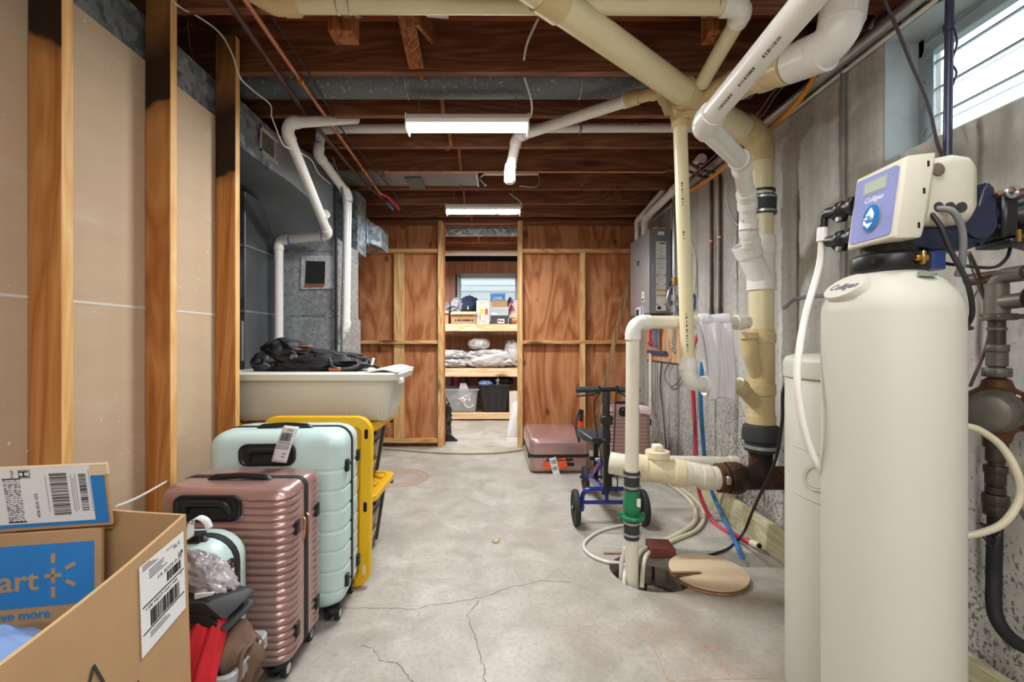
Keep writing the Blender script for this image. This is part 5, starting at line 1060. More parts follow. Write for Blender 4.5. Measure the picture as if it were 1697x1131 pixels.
# slot entering from the left: replace the rim points nearest the slot line
sd = V(1, .16, 0).normalized(); sn = V(-sd.y, sd.x, 0); pl = []
ctr = V(cx, cy-.012, 0)
for p in rim:
    w_ = (p-ctr).dot(sn)
    if (p-ctr).dot(sd) < 0 and abs(w_) < .016: continue
    pl.append(p)
i0 = max(range(len(pl)), key=lambda i: (pl[i]-pl[(i+1) % len(pl)]).length); pl = pl[i0+1:]+pl[:i0+1]
tip = ctr-sd*.045
slot = [tip-sn*.014*-1 if False else tip+sn*.014*s for s in (1, .5, -.5, -1)]
if (pl[-1]-ctr).dot(sn) < 0: slot = [tip-sn*.014, tip-sn*.009+sd*.01, tip+sn*.009+sd*.01, tip+sn*.014]
else: slot = [tip+sn*.014, tip+sn*.009+sd*.01, tip-sn*.009+sd*.01, tip-sn*.014]
poly = pl+slot
MB().prism([p+V(0, 0, .004) for p in poly], (0, 0, .008)).build('ply_layer', LIDE, t, smooth=0); MB().prism([p+V(0, 0, .012) for p in poly], (0, 0, .007)).build('ply_layer', plain('ply_mid', '#6d4d33', .8), t, smooth=0)
MB().prism([p+V(0, 0, .019) for p in poly], (0, 0, .008)).build('face_ply', LIDP, t, smooth=0)
b = fz(1097, 922)
t3 = one(MB().hexa([b+V(-.062, -.02, 0), b+V(.062, -.03, 0), b+V(.066, .085, 0), b+V(-.055, .095, 0), b+V(-.060, -.018, .052), b+V(.060, -.03, .05), b+V(.064, .083, .052), b+V(-.055, .093, .054)]), 'loose_brick', BRICKM, 'single red brick lying beside the sump pit', 'brick', bev=.004)
hp = lambda l, r=.013: [fz(x, y, r) for x, y in l]
one(MB().tube(spline(hp([(1092, 795), (1115, 806), (1142, 828), (1153, 850), (1147, 870), (1118, 888), (1080, 905), (1062, 914)], .014)+[P(1052, 935, 2.20), P(1050, 975, 2.14)], 8), .013, 12), 'vinyl_hose', HOSE, 'thick milky hose curving from the cleanout pipe to the sump pit', 'hose')
one(MB().tube(spline(hp([(1110, 797), (1140, 818), (1163, 842), (1166, 862), (1152, 880), (1115, 896), (1085, 912), (1072, 920)], .012)+[P(1066, 940, 2.26), P(1064, 975, 2.2)], 8), .0115, 12), 'vinyl_hose', HOSE, 'second milky hose running on the outside of the thicker one to the pit', 'hose')
one(MB().tube(spline(hp([(1072, 868), (1030, 871), (995, 880), (972, 895), (968, 908), (980, 921), (1005, 931), (1024, 933)], .009)+[P(1036, 938, 2.13), P(1034, 962, 2.06), P(1036, 1000, 2.04)], 8), .0085, 10), 'clear_hose', plain('clear_hose', '#d9d6cc', .2, spec=.7), 'thin clear hose making a loop on the floor left of the sump riser', 'hose')
one(MB().tube([P(1037, 908, 2.10), P(1030, 930, 2.12), P(1029, 960, 2.12), P(1032, 1000, 2.12)], .010, 12), 'white_tube', PVC, 'white tube going down into the pit beside the riser', 'tube')
one(MB().bar(fz(1000, 917, .004), fz(1040, 917, .004), .012, .007), 'wood_stick', LIDE, 'short wooden stick lying on the floor left of the riser', 'stick')
one(MB().tube(spline([V(1.462, 1.95, 1.10), V(1.40, 1.93, 1.06), V(1.25, 1.86, .99), P(1300, 640, 1.8), P(1296, 700, 1.85), P(1285, 762, 1.95), P(1262, 815, 2.08), P(1246, 850, 2.22), P(1235, 878, 2.27), fz(1222, 896, .010), fz(1205, 910, .006), fz(1180, 919, .006), fz(1150, 924, .006), fz(1120, 930, .008)], 8), .0065, 10), 'pump_cable', CABLE, 'black cable looping from the wall down to the sump lid', 'cord')
one(MB().tube(spline(hp([(600, 741), (650, 744), (700, 748), (760, 751), (820, 750), (858, 746), (872, 742), (880, 738)], .012), 8), .011, 10), 'floor_hose', plain('tan_hose', '#b8aa8c', .5), 'tan hose lying across the floor in front of the doorway', 'hose')
p = fz(820, 899); one(MB().blob(p+V(0, 0, .008), .018, .012, .010, .8, 3, 5, nu=14, nv=8, zmin=.001), 'paper_scrap', plain('scrap', '#c9c6b8', .8, amp=.3, ns=60), 'crumpled paper scrap in the middle of the floor', 'scrap'); one(MB().bar(p+V(.016, .02, .006), p+V(.028, .03, .012), .014, .003), 'yellow_scrap', YELD, 'tiny yellow scrap beside the paper on the floor', 'scrap')
one(MB().bar(V(1.30, 4.56, 1.66), V(.93, 4.60, .01), .045, .018, (0, 1, 0)), 'leaning_board', wood('old_batten', '#6e5238', '#9a7a58', '#b59670', 2), 'thin brown batten leaning at the back wall behind the scooter', 'board', bev=.002)
# ================================================================== SUITCASES
def halfsec(w, d, rc, z, rib, sgn, gap):
    """outline of half a case at height z: from the zipper plane round the front and back to it"""
    rc = min(rc, w*.9, d*.9); pts = []
    def pt(x, y, nx, ny):
        o = rib(x, y, z); pts.append(V(x+nx*o, sgn*(y+ny*o+gap), z))
    for k in range(4): pt(-w, (d-rc)*k/4, -1, 0)
    for k in range(7): a = PI-k/6*PI/2; pt(-w+rc+rc*math.cos(a), d-rc+rc*math.sin(a), math.cos(a), math.sin(a))
    for k in range(1, 28): pt(-w+rc+(2*w-2*rc)*k/28, d, 0, 1)
    for k in range(7): a = PI/2-k/6*PI/2; pt(w-rc+rc*math.cos(a), d-rc+rc*math.sin(a), math.cos(a), math.sin(a))
    for k in range(3, -1, -1): pt(w, (d-rc)*k/4, 1, 0)
    return pts
def suitcase(name, label, loc, rot, W, D, Ht, mat, rib, rc=.05, re=.045, step=.0047, wheels=True, cup=None, z0=.055, group=None, cover=None, strap=True, feet=True):
    t = thing(name, label, 'suitcase', loc, group, rot=rot); gap = .009; w, d = W/2, D/2-gap
    for sgn, nm in ((-1, 'front_shell'), (1, 'back_shell')):
        zs = [(z0+re*(1-math.cos(a)), re*(1-math.sin(a))) for a in [k/6*PI/2 for k in range(7)]]
        n = max(4, int((Ht-z0-2*re)/step)); zs += [(z0+re+(Ht-z0-2*re)*k/n, 0) for k in range(1, n)]
        zs += [(Ht-re*(1-math.sin(a)), re*(1-math.cos(a))) for a in [k/6*PI/2 for k in range(7)]]
        MB().loft([halfsec(w-i, d-i*.9, rc, z, rib if .0 < i < .001 or i == 0 else (lambda x, y, z: 0), sgn, gap) for z, i in zs]).build(nm, mat, t, smooth=48)
    # zipper band round the middle
    lp = lambda g, y: [V(a, y, (Ht+z0)/2+b) for a, b in rrect(W-2*g, Ht-z0-2*g, re+.004, 6)]
    MB().loft([lp(.002, -gap-.006), lp(-.003, -gap-.003), lp(-.003, gap+.003), lp(.002, gap+.006)]).build('zipper_band', BLACKM, t, smooth=30)
    zt = Ht
    if strap:
        MB().tube(fillet([V(-.105, -.03, zt-.006), V(-.09, -.03, zt+.008), V(0, -.03, zt+.013), V(.09, -.03, zt+.008), V(.105, -.03, zt-.006)], .05, 6), .010, 10).build('carry_handle', BLACK, t)
    if cup:
        cx, cz, cw, ch = cup; y = -D/2-.007
        tr = lambda s, yy: [V(cx+a*s, yy, cz+b*s+(.0)) for a, b in rrect(cw, ch, ch*.36, 5)]
        c = MB().loft([tr(1.0, y+.012), tr(1.0, y-.003), tr(.93, y-.004), tr(.86, y+.001)], cap=False).build('handle_cup', BLACK, t); MB().loft([tr(.90, y+.006), tr(.90, y+.0005)]).build('cup_back', BLACKM, c)
        MB().tube(fillet([V(cx-cw*.33, y+.004, cz-ch*.2), V(cx-cw*.30, y-.004, cz+ch*.22), V(cx+cw*.30, y-.004, cz+ch*.22), V(cx+cw*.33, y+.004, cz-ch*.2)], .02, 5), ch*.16, 12).build('telescopic_handle', BLACK, t)
    if feet:
        for z in (z0+.10, Ht-.14):
            for s in (-1, 1): MB().box(w-.006, w+.012, s*(d*.62)-.014, s*(d*.62)+.014, z-.024, z+.024).build('bumper_foot', BLACK, t, bev=.005, seg=2)
    if wheels:
        for sx in (-1, 1):
            for sy in (-1, 1):
                cx, cy = sx*(w-.05), sy*(D/2-.045)
                MB().lathe([(.030, .062), (.034, .05), (.028, .04), (.02, .036)], (cx, cy, 0), (0, 0, 1), 16).build('caster', BLACK, t)
                for q in (-1, 1):
                    wh = MB().cyl((cx+.010*q, cy+.012, .026), (cx+.026*q, cy+.012, .026), .0255, 22).build('wheel', TYRE, t)
                    MB().cyl((cx+.0255*q, cy+.012, .026), (cx+.0275*q, cy+.012, .026), .016, 16).build('wheel_hub', CHROME, wh)
    return t
def ribs(pitch, amp, z0, z1, skip=None, flat=0.0):
    def f(x, y, z):
        if z < z0 or z > z1 or y < flat: return 0
        if skip and y > skip[4] and skip[0] < x < skip[1] and skip[2] < z < skip[3]: return 0
        return amp*(abs(math.sin(PI*(z-z0)/pitch))**.7)-amp*.45
    return f
# pink ribbed case, in the foreground by the left wall
RL, RT, RD = -1.089, .632, .27
cx = (-1.085-.662)/2
rose = suitcase('ribbed_suitcase', 'pink ribbed hard suitcase standing before the mint one, copper zip pull on its side', (cx, 1.575, 0), -.02, .423, .27, .63, ROSE, ribs(.0235, .0095, .075, .60, (-.21, .075, .535, .63, .1), .048), cup=(-.04, .572, .215, .080), step=.0029, re=.032)
m = MB().tube(spline([V(.213, -.022, .50), V(.222, -.03, .49), V(.226, -.045, .465)], 5), .003, 6).bar(V(.226, -.045, .466), V(.228, -.062, .44), .009, .003).tube([V(.214, .0, .505), V(.221, -.004, .50), V(.222, -.004, .44)], .0035, 6); m.build('zip_pull', COPPER, rose)
MB().box(-.0125, -.0025, -.148, -.138, .462, .50).build('luggage_loop', plain('rose_dark', '#5b3f3d', .5), rose, bev=.003)
# mint case behind it
def mintrib(x, y, z):
    g = 0
    for k in range(7):
        zz = .13+k*.078
        if abs(z-zz) < .007 and (x > .13): g = -.004*math.cos((z-zz)/.007*PI/2)
    if y > .08 and x < .115 and x > -.24 and (abs(z-.58) < .006): g = min(g, -.003)
    if y > .08 and abs(x-.12) < .006 and z < .62 and z > .12: g = -.004
    return g
mint = suitcase('mint_suitcase', 'large mint green hard suitcase with white airline tag, before the yellow lid', (-.862, 1.872, 0), .05, .515, .28, .748, MINT, mintrib, rc=.06, re=.06, step=.004, cup=(-.02, .668, .21, .082))
tg = thing('airline_tag', 'white airline tag with barcode hanging on the mint suitcase handle', 'tag', (0, 0, 0))
ft = frame(P(473, 736, 1.685), P(483, 737, 1.685)-P(473, 736, 1.685), V(.05, -1, .05)); ft = (ft[0], (ft[1]*1+ft[2]*-.0).normalized(), (ft[2]+ft[1]*.22).normalized(), ft[3])
c_ = MB().grid(lambda u, v: ft[0]+ft[1]*((u-.5)*.056)+ft[2]*((v-.5)*.140)+ft[3]*(.012*math.sin(PI*v)+.002*math.sin(PI*u)), 6, 12); pb = c_.build('paper', PAPER, tg, solid=.0008)
g = at(ft, 0, 0); g = (g[0]+ft[3]*.014, g[1], g[2], g[3])
b = MB(); bars(b, g, -.020, .020, .014, .046, 20, 9, .0016); 
for v in (.008, .003, -.004, -.010, -.016): b.fbox(g, -.022, .022, v, v+.0016, .0, .0012)
b.build('print', INK, pb, smooth=0); text('4704', at(g, .004, .055), .012, INK, pb, h=-.002); text('9402', at(g, .010, -.034), .008, INK, pb, h=-.002); text('0401', at(g, .010, -.046), .007, INK, pb, h=-.003)
# small mint case beside the cartons
small = suitcase('small_mint_suitcase', 'small mint carry-on suitcase between the open carton and the pink ribbed case', (-.928, 1.305, 0), .06, .35, .215, .54, MINT, lambda x, y, z: 0, rc=.075, re=.08, step=.03, wheels=True, feet=False)
MB().box(.160, .182, -.062, -.022, .37, .485).build('lock', BLACK, small, bev=.004)
m = MB()
for k in range(3): m.box(.181, .1835, -.050, -.034, .415+k*.018, .426+k*.018)
m.build('lock_dial', PAPER, small, smooth=0); MB().cyl((.181, -.042, .474), (.184, -.042, .474), .003, 8).build('lock_button', REDP, small)
MB().box(.02, .10, -.055, -.012, .538, .562).build('handle_grip', BLACK, small, bev=.007, seg=2)
lp = thing('tag_loop', 'white airline tag loop on the handle of the small mint carry-on', 'tag', (-.92, 1.28, .575))
pts = [P(309, 896, 1.20), P(311, 870, 1.21), P(322, 861, 1.22), P(336, 867, 1.23), P(342, 880, 1.235)]
m = MB(); q = spline(pts, 6); off = V(.006, .02, .004)
for a, b_ in zip(q, q[1:]): m.quad(a, b_, b_+off, a+off)
m.build('paper', PAPER, lp, solid=.0008); lf = frame(P(321, 866, 1.205), V(1, 0, -.3), V(-.2, -1, .3)); text('CLT', lf, .014, INK, lp, h=.004)
# pink case lying flat at the back wall and the upright ribbed one
def groove(x, y, z): return -.006*math.exp(-((x-.0)/.006)**2) if y > .08 else 0
flat = suitcase('flat_suitcase', 'pink suitcase lying flat on the floor by the plywood wall', (.50, 4.47, .146), (PI/2, 0, .02), .50, .29, .70, ROSE, lambda x, y, z: groove(x, y, z), rc=.05, re=.05, step=.04, wheels=False, strap=True, feet=False, z0=0)
MB().box(-.12, .12, -.085, -.055, .696, .704).build('end_cup', BLACK, flat, bev=.004); m = MB().box(-.26, -.235, -.03, .02, .60, .66).box(-.262, -.235, -.03, .02, .1, .16); m.build('caster', BLACK, flat, bev=.006)
up = suitcase('ribbed_suitcase', 'pink ribbed suitcase standing upright behind the sump riser', (1.05, 3.76, 0), -.06, .365, .25, .585, ROSE, ribs(.030, .0075, .07, .555, (-.1, .07, .49, .585, .08)), cup=(-.01, .535, .13, .075), step=.006)
o = thing('airline_tag', 'crumpled white and pink tag on top of the upright pink suitcase', 'tag', (1.16, 3.62, .56))
MB().grid(lambda u, v: V(1.12+.085*u+.01*v, 3.612-.008*math.sin(PI*v)-.01*u, .590-.07*v-.015*u*u), 6, 8).build('paper', plain('pink_paper', '#e6cfd6', .6, amp=.1, ns=40), o, solid=.001)
o = thing('airline_tag', 'white barcode tag with orange sticker on the flat pink suitcase', 'tag', (.47, 3.74, .1))
q = frame(P(919, 773, 3.745), V(1, 0, .25), V(0, -1, 0)); pb = MB().fbox(q, -.028, .028, -.085, .075, 0, .001).build('paper', PAPER, o, smooth=0); m = MB(); bars(m, q, -.02, .02, .02, .055, 14, 3, .0016); bars(m, q, -.02, .02, -.03, .0, 10, 6, .0016); m.build('print', INK, pb, smooth=0)
q2 = (q[0]+V(.0, .006, .0), q[1], q[2], q[3]); MB().fbox(q2, -.085, .10, -.01, .05, 0, .001).fbox(q2, .02, .105, -.03, .02, 0, .0012).build('orange_sticker', TAG, o, smooth=0)
# ================================================================== TOTES, LIDS, BIN
def tote(name, label, x0, x1, y0, y1, z0, z1, group):
    t = thing(name, label, 'tote', ((x0+x1)/2, (y0+y1)/2, z0), group); cx, cy, w, d = (x0+x1)/2, (y0+y1)/2, x1-x0, y1-y0
    lp = lambda g, z, r=.04: [V(cx+a, cy+b, z) for a, b in rrect(w-2*g, d-2*g, r, 4)]
    MB().loft([lp(.095, z0+.002), lp(.085, z0+.008), lp(.04, z1-.055), lp(.022, z1-.05), lp(.022, z1-.028)]).build('body', TOTEB, t, smooth=30)
    lid = MB().loft([lp(.004, z1-.034, .05), lp(0, z1-.030, .05), lp(0, z1-.006, .05), lp(.006, z1, .05), lp(.035, z1, .04), lp(.042, z1-.012, .04)]).build('lid', YEL, t, smooth=30)
    m = MB()
    for k in range(6):
        x = x0+.08+k*(w-.16)/5
        for y in (y0+.075, y1-.075): m.box(x-.03, x+.03, y-.022, y+.022, z1-.014, z1-.001)
    m.build('lid_block', YELD, lid, bev=.003, kind='stuff')
    for k in range(3): MB().box(x1-.075, x1-.045, y0+.06+k*.13, y0+.12+k*.13, z1-.012, z1).build('lid_ridge', YEL, lid, bev=.003)
    # end wall: ribs, label, grip
    s = (.085-.04)/(z1-.055-z0); fx = lambda z: x1-.085+(z-z0)*s
    for y in (y0+.10, y1-.10): MB().hexa([V(fx(z0+.03)-.004, y-.016, z0+.03), V(fx(z0+.03)+.006, y-.012, z0+.03), V(fx(z0+.03)+.006, y+.012, z0+.03), V(fx(z0+.03)-.004, y+.016, z0+.03), V(fx(z1-.06)-.004, y-.016, z1-.06), V(fx(z1-.06)+.008, y-.012, z1-.06), V(fx(z1-.06)+.008, y+.012, z1-.06), V(fx(z1-.06)-.004, y+.016, z1-.06)]).build('end_rib', TOTEB, t, smooth=0)
    q = frame(V(fx((z0+z1)/2-.02)+.0015, cy-.03, (z0+z1)/2-.02), V(0, 1, 0), V(1, 0, -s)); lb = MB().fbox(q, -.085, .075, -.08, .075, 0, .002).build('label', plain('tote_label', '#3b3c40', .5, amp=.5, ns=30), t, smooth=0)
    MB().fbox(q, -.085, .075, -.055, -.035, .002, .003).build('yellow_band', YEL, lb, smooth=0); m = MB()
    for k in range(5): m.fbox(q, -.07+k*.028, -.055+k*.028, -.074, -.062, .002, .003)
    m.build('print', PAPER, lb, smooth=0); MB().fbox(q, -.05, .04, .0, .06, .002, .003).build('picture', plain('tote_picture', '#8f8c80', .5, amp=.5, ns=40), lb, smooth=0); MB().fbox(q, .045, .07, -.02, .07, .002, .003).build('yellow_band', YEL, lb, smooth=0)
    for y in (y0+.05, y1-.05): MB().cyl((x1-.02, y, z1-.045), (x1-.004, y, z1-.045), .012, 10).build('latch', BLACK, t)
    return t
tote('storage_tote', 'black tote with yellow lid, bottom one of the stack on the floor', -1.36, -.575, 2.125, 2.56, 0, .372, 'black totes with yellow lids'); tote('storage_tote', 'black tote with yellow lid, upper one of the stack under the milky bin', -1.36, -.573, 2.125, 2.56, .373, .706, 'black totes with yellow lids')
t = thing('tote_cover', 'loose yellow tote lid standing on end behind the mint suitcase', 'lid', (-.82, 2.07, 0))
Wd, Hh = .505, .757; o0 = V(-.8195, 2.045, Hh/2+.003); lf = (o0, V(1, 0, 0), V(0, .055, 1).normalized(), V(0, -1, .055).normalized())
L = lambda g, h, r=.075: [lf[0]+lf[1]*a+lf[2]*b+lf[3]*h for a, b in rrect(Wd-2*g, Hh-2*g, max(r-g, .01), 6)]
lid = MB().loft([L(.004, -.022), L(0, -.018), L(0, .004), L(.006, .010), L(.05, .010), L(.056, -.004), L(.10, -.004), L(.106, .004)]).build('rim', YEL, t, smooth=30)
MB().loft([L(.058, -.003), L(.060, -.002)]).build('recess', YELD, t, smooth=0); 
for k in range(9):
    v = -.30+k*.075
    for s in (-1, 1):
        u = s*(.167+.012*(k % 2)); MB().fbox(lf, u-.018, u+.018, v-.024, v+.024, -.004, .0045).build('lid_block', YEL if k % 2 else YELD, t, bev=.003)
for v, mt in ((.298, DARK), (-.025, DARK), (-.298, plain('slot_light', '#e9d9a0', .6))):
    for s in (-1, 1): MB().loft([[lf[0]+lf[1]*(s*.226+a)+lf[2]*(v+b)+lf[3]*h for a, b in rrect(.016, .044, .0075, 4)] for h in (.0095, .0106)]).build('hinge_slot', mt, t, smooth=0)
t = thing('milky_bin', 'long milky plastic bin with white lid on top of the black totes', 'bin', (-.9, 2.37, .707))
x0, x1, y0, y1, z0, z1 = -1.36, -.468, 2.135, 2.58, .708, .948
lp = lambda g, z, r=.06: [V((x0+x1)/2+a, (y0+y1)/2+b, z) for a, b in rrect(x1-x0-2*g, y1-y0-2*g, r, 5)]
MB().loft([lp(.085, z0, .05), lp(.070, z0+.012, .06), lp(.062, z0+.05, .06), lp(.035, z1-.03, .05)]).build('body', CLEARB, t, smooth=40)
for k in range(9): x = x0+.12+k*.085; MB().hexa([V(x-.007, y0+.064, z0+.03), V(x+.007, y0+.064, z0+.03), V(x+.007, y0+.074, z0+.03), V(x-.007, y0+.074, z0+.03), V(x-.007, y0+.046, z0+.155), V(x+.007, y0+.046, z0+.155), V(x+.007, y0+.056, z0+.155), V(x-.007, y0+.056, z0+.155)]).build('body_rib', CLEARB, t, bev=.002)
MB().loft([lp(.010, z1-.036), lp(.006, z1-.034), lp(0, z1-.006), lp(.006, z1), lp(.05, z1+.004), lp(.06, z1-.004)]).build('lid', LIDW, t, smooth=30)
m = MB(); m.grid(lambda u, v: V(x1-.16+.155*u, y0+.02+(y1-y0-.04)*v, z1+.003+.020*math.sin(PI*min(1, u*1.1))*(.4+.6*u)), 10, 6); m.build('lid_end', LIDW, t, solid=.008); MB().box(x1-.014, x1+.004, y0+.06, y0+.12, z1-.055, z1-.028).build('lid_clip', LIDW, t, bev=.004)
# black bag on the bin
t = thing('black_bag', 'slumped black fabric bag with tan leather tabs on the milky bin', 'bag', (-.95, 2.38, .95))
zb = .951
def bagp(c, sx, sy, sz, amp, seed, rot=None, e=1., fr=2.6): return MB().blob(c, sx, sy, sz, amp, fr, seed, e, 56, 34, rot, zb)
bagp(V(-.95, 2.38, zb+.035), .25, .15, .055, .22, 3, e=.75).build('bag_body', BLKC, t, smooth=60); bagp(V(-1.09, 2.38, zb+.07), .13, .13, .085, .22, 8, Matrix.Rotation(.25, 3, 'Y')).build('bag_end', BLKC, t, smooth=60); bagp(V(-.86, 2.36, zb+.055), .18, .11, .04, .3, 12, Matrix.Rotation(.18, 3, 'Y')).build('bag_fold', BLKC, t, smooth=60)
bagp(V(-1.16, 2.30, zb+.04), .075, .08, .06, .18, 5).build('bag_side', plain('bag_fabric_sheen', '#24252a', .42, amp=.2, bump=.2, bs=80), t, smooth=60)
for pts, r in (([V(-.83, 2.24, zb+.06), V(-.80, 2.22, zb+.02), V(-.74, 2.24, zb+.012), V(-.70, 2.28, zb+.03), V(-.76, 2.3, zb+.06)], .009), ([V(-.74, 2.4, zb+.06), V(-.69, 2.4, zb+.05), V(-.65, 2.39, zb+.02), V(-.62, 2.38, zb+.006)], .010), ([V(-1.10, 2.3, zb+.155), V(-1.05, 2.27, zb+.13), V(-1.0, 2.26, zb+.10), V(-.95, 2.27, zb+.105)], .006)): MB().tube(spline(pts, 6), r, 8).build('strap', LEATH, t)
for c, s in ((V(-.795, 2.222, zb+.012), (.03, .01, .009)), (V(-1.0, 2.36, zb+.122), (.035, .02, .005))): MB().box(c.x-s[0], c.x+s[0], c.y-s[1], c.y+s[1], c.z-s[2], c.z+s[2]).build('leather_tab', TAN, t, bev=.004)
MB().box(-1.02, -.985, 2.232, 2.238, zb+.06, zb+.082).build('zip_tab', GREYC, t, bev=.002); MB().cyl((-.655, 2.36, zb+.025), (-.645, 2.36, zb+.06), .008, 10).build('toggle', PAPER, t)

# ================================================================== OPEN CARTON AND ITS CONTENTS (left foreground)
ZA = .76
t = thing('open_carton', 'large open kraft carton with shipping label in the left foreground', 'box', (-.85, .6, 0))
FR0, FR1 = V(-.589, .893, .002), V(-.612, .893, ZA); NR0, NR1 = V(-.48, .32, .002), V(-.503, .32, ZA); FL0, FL1 = V(-1.02, .965, .002), V(-1.04, .985, ZA); NL0, NL1 = V(-.95, .30, .002), V(-.99, .30, ZA)
def wallp(a0, b0, b1, a1, name, bow=.012, nin=None, mt=None, th=.006, ripple=0):
    nrm = (b0-a0).cross(a1-a0).normalized(); nrm = nrm if nrm.dot(nin) > 0 else -nrm
    m = MB(); G = lambda off: (lambda u, v: (a0.lerp(b0, u)).lerp(a1.lerp(b1, u), v)+nrm*(off-bow*math.sin(PI*u)*v)+V(0, 0, -ripple*math.sin(PI*u)*v))
    nu, nv = 22, 5; m.mat(0).grid(G(0), nu, nv); m.mat(1).grid(G(th), nu, nv); g0, g1 = G(0), G(th); m.mat(2)
    for i in range(nu-1): u, u2 = i/(nu-1), (i+1)/(nu-1); m.quad(g0(u, 1), g0(u2, 1), g1(u2, 1), g1(u, 1))
    for uu in (0, 1): m.quad(g0(uu, 0), g0(uu, 1), g1(uu, 1), g1(uu, 0))
    return m.build(name, [KRAFT, KRAFTD, CARDE], t, smooth=30), nrm
inn = V(-1, .0, 0); rp, rn = wallp(NR0, FR0, FR1, NR1, 'side_panel', .0, inn, ripple=.012)
wallp(FR0, FL0, FL1, FR1, 'side_panel', -.010, V(0, -1, 0)); wallp(FL0, NL0, NL1, FL1, 'side_panel', 0, V(1, 0, 0)); wallp(NL0, NR0, NR1, NL1, 'side_panel', 0, V(0, 1, 0))
MB().loft([[NR0, FR0, FL0, NL0], [p+V(0, 0, .006) for p in (NR0, FR0, FL0, NL0)]]).build('bottom', KRAFTD, t, smooth=0)
# shipping label on the right panel
out = -rn; ud = (FR1-NR1).normalized(); vd = out.cross(ud); vd = vd if vd.z > 0 else -vd
vd = (NR1.lerp(FR1, .8)-NR0.lerp(FR0, .8)).normalized(); out = ud.cross(vd); out = out if out.x > 0 else -out
pp = lambda u, dz: NR0.lerp(FR0, u).lerp(NR1.lerp(FR1, u), 1+dz/ZA)
lo = (pp(.858, -.094)+out*.0006, ud*1.18, vd*.70, out)
MBx = MB().fbox(lo, -.066, .056, -.115, .095, .0005, .0016); lbl = MBx.build('shipping_label', PAPER, rp, bev=0, smooth=0)
m = MB()
for v in (-.005, -.068): m.fbox(lo, -.062, .052, v, v+.003, .0016, .0022)
bars(m, lo, -.044, .038, -.062, -.024, 26, 12, .0022); bars(m, lo, .002, .044, .005, .028, 14, 7, .0022)
rd = random.Random(9)
for v in (.073, .067, .061, .055): m.fbox(lo, -.044, -.044+rd.uniform(.03, .05), v-.004, v-.002, .0016, .002)
for v in (.090, .085, .080): m.fbox(lo, -.060, -.060+rd.uniform(.02, .04), v, v+.0018, .0016, .002)
for v in (-.078, -.083, -.088): m.fbox(lo, -.045, -.045+rd.uniform(.04, .06), v, v+.0016, .0016, .002)
m.build('label_print', INK, lbl, smooth=0)
text('SLY', at(lo, .033, .075), .014, INK, lbl, h=.0017); text('1A SD24 0-32', at(lo, .012, .036), .0125, INK, lbl, h=.0017); text('LB', at(lo, .044, .046), .014, INK, lbl, h=.0017, off=.0004); text('1.0% NEXT DAY AIR', at(lo, -.012, -.014), .010, INK, lbl, h=.0017); text('1', at(lo, .044, -.010), .010, INK, lbl, h=.0017); text('30 LBS', at(lo, .012, .082), .007, INKG, lbl, h=.0017)
# "this way up" triangle and arrows
tr = (pp(.535, -.158)+out*.0006, ud, vd, out); m = MB()
tri = [(-.055, -.06), (.055, -.06), (.0, .05)]
for a, b in zip(tri, tri[1:]+tri[:1]):
    p, q = tr[0]+tr[1]*a[0]+tr[2]*a[1]+tr[3]*.001, tr[0]+tr[1]*b[0]+tr[2]*b[1]+tr[3]*.001; m.bar(p, q, .0045, .0008, out)
m.prism([tr[0]+tr[1]*a+tr[2]*b+tr[3]*.0006 for a, b in ((-.014, -.05), (.014, -.05), (.010, -.005), (.018, -.002), (.0, .018), (-.016, -.002), (-.010, -.005))], out*.0008)
m.prism([tr[0]+tr[1]*(a+.098)+tr[2]*(b-.072)+tr[3]*.0006 for a, b in ((-.012, -.05), (.012, -.05), (.012, -.005), (.022, -.005), (.0, .03), (-.022, -.005), (-.012, -.005))], out*.0008); m.build('handling_mark', INK, rp, smooth=0)
# blue-printed folded carton standing inside
t = thing('printed_carton', 'kraft carton printed blue with a barcode label on its raised flap, inside the open carton', 'box', (-.95, .87, .02))
A, B = V(-1.045, .832, 0), V(-.770, .884, 0); U = (B-A).normalized(); Nn = V(U.y, -U.x, 0); pw = (B-A).length
pf = (V(B.x, B.y, .735), U, V(0, 0, 1), Nn)                            # u runs left (negative) from the right edge
pan = MB().fbox(pf, -pw, 0, -.70, 0, -.008, 0).build('panel', KRAFT, t, smooth=0)
fw = V(-Nn.x*.02, -Nn.y*.02, 1).normalized(); ff = (pf[0]+V(0, 0, .006)+Nn*-.002, U, (V(0, 0, 1)+Nn*.18).normalized(), (Nn-V(0, 0, .18)).normalized())
flap = MB().fbox(ff, -pw, .017, 0, .126, -.006, 0).build('flap', KRAFT, t, smooth=0)
MB().fbox(pf, -pw, -.012, -.140, -.022, 0, .0008).build('blue_print', BLUEINK, pan, smooth=0); MB().fbox(ff, -pw, .0135, .006, .105, 0, .0008).build('blue_print', BLUEINK, flap, smooth=0)
KR2 = bpy.data.materials['kraft_card']
text('mart', at(pf, -.104, -.090), .056, KR2, pan, align='RIGHT', h=.001, off=.0008)
m = MB(); s0 = at(pf, -.080, -.083)
def ray(a, r0, r1, w_=.0068):
    d = s0[1]*math.cos(a)+s0[2]*math.sin(a); m.bar(s0[0]+d*r0+s0[3]*.001, s0[0]+d*r1+s0[3]*.001, w_, .0008, s0[3])
ray(0, -.014, .014); ray(PI/2, -.014, .014); ray(PI/2, .024, .042); ray(-PI/2, .022, .042); ray(PI/6, .024, .042); ray(-PI/6, .024, .042)
m.build('spark_print', KR2, pan, smooth=0)
text('save more', at(pf, -.085, -.154), .0235, BLUEINK, pan, align='RIGHT', h=.001, off=.0004)
lbf = at(ff, -.02, .07); lb = MB().fbox(lbf, -pw+.02, .011, -.056, .056, .0008, .0016).build('shipping_label', PAPER, flap, smooth=0)
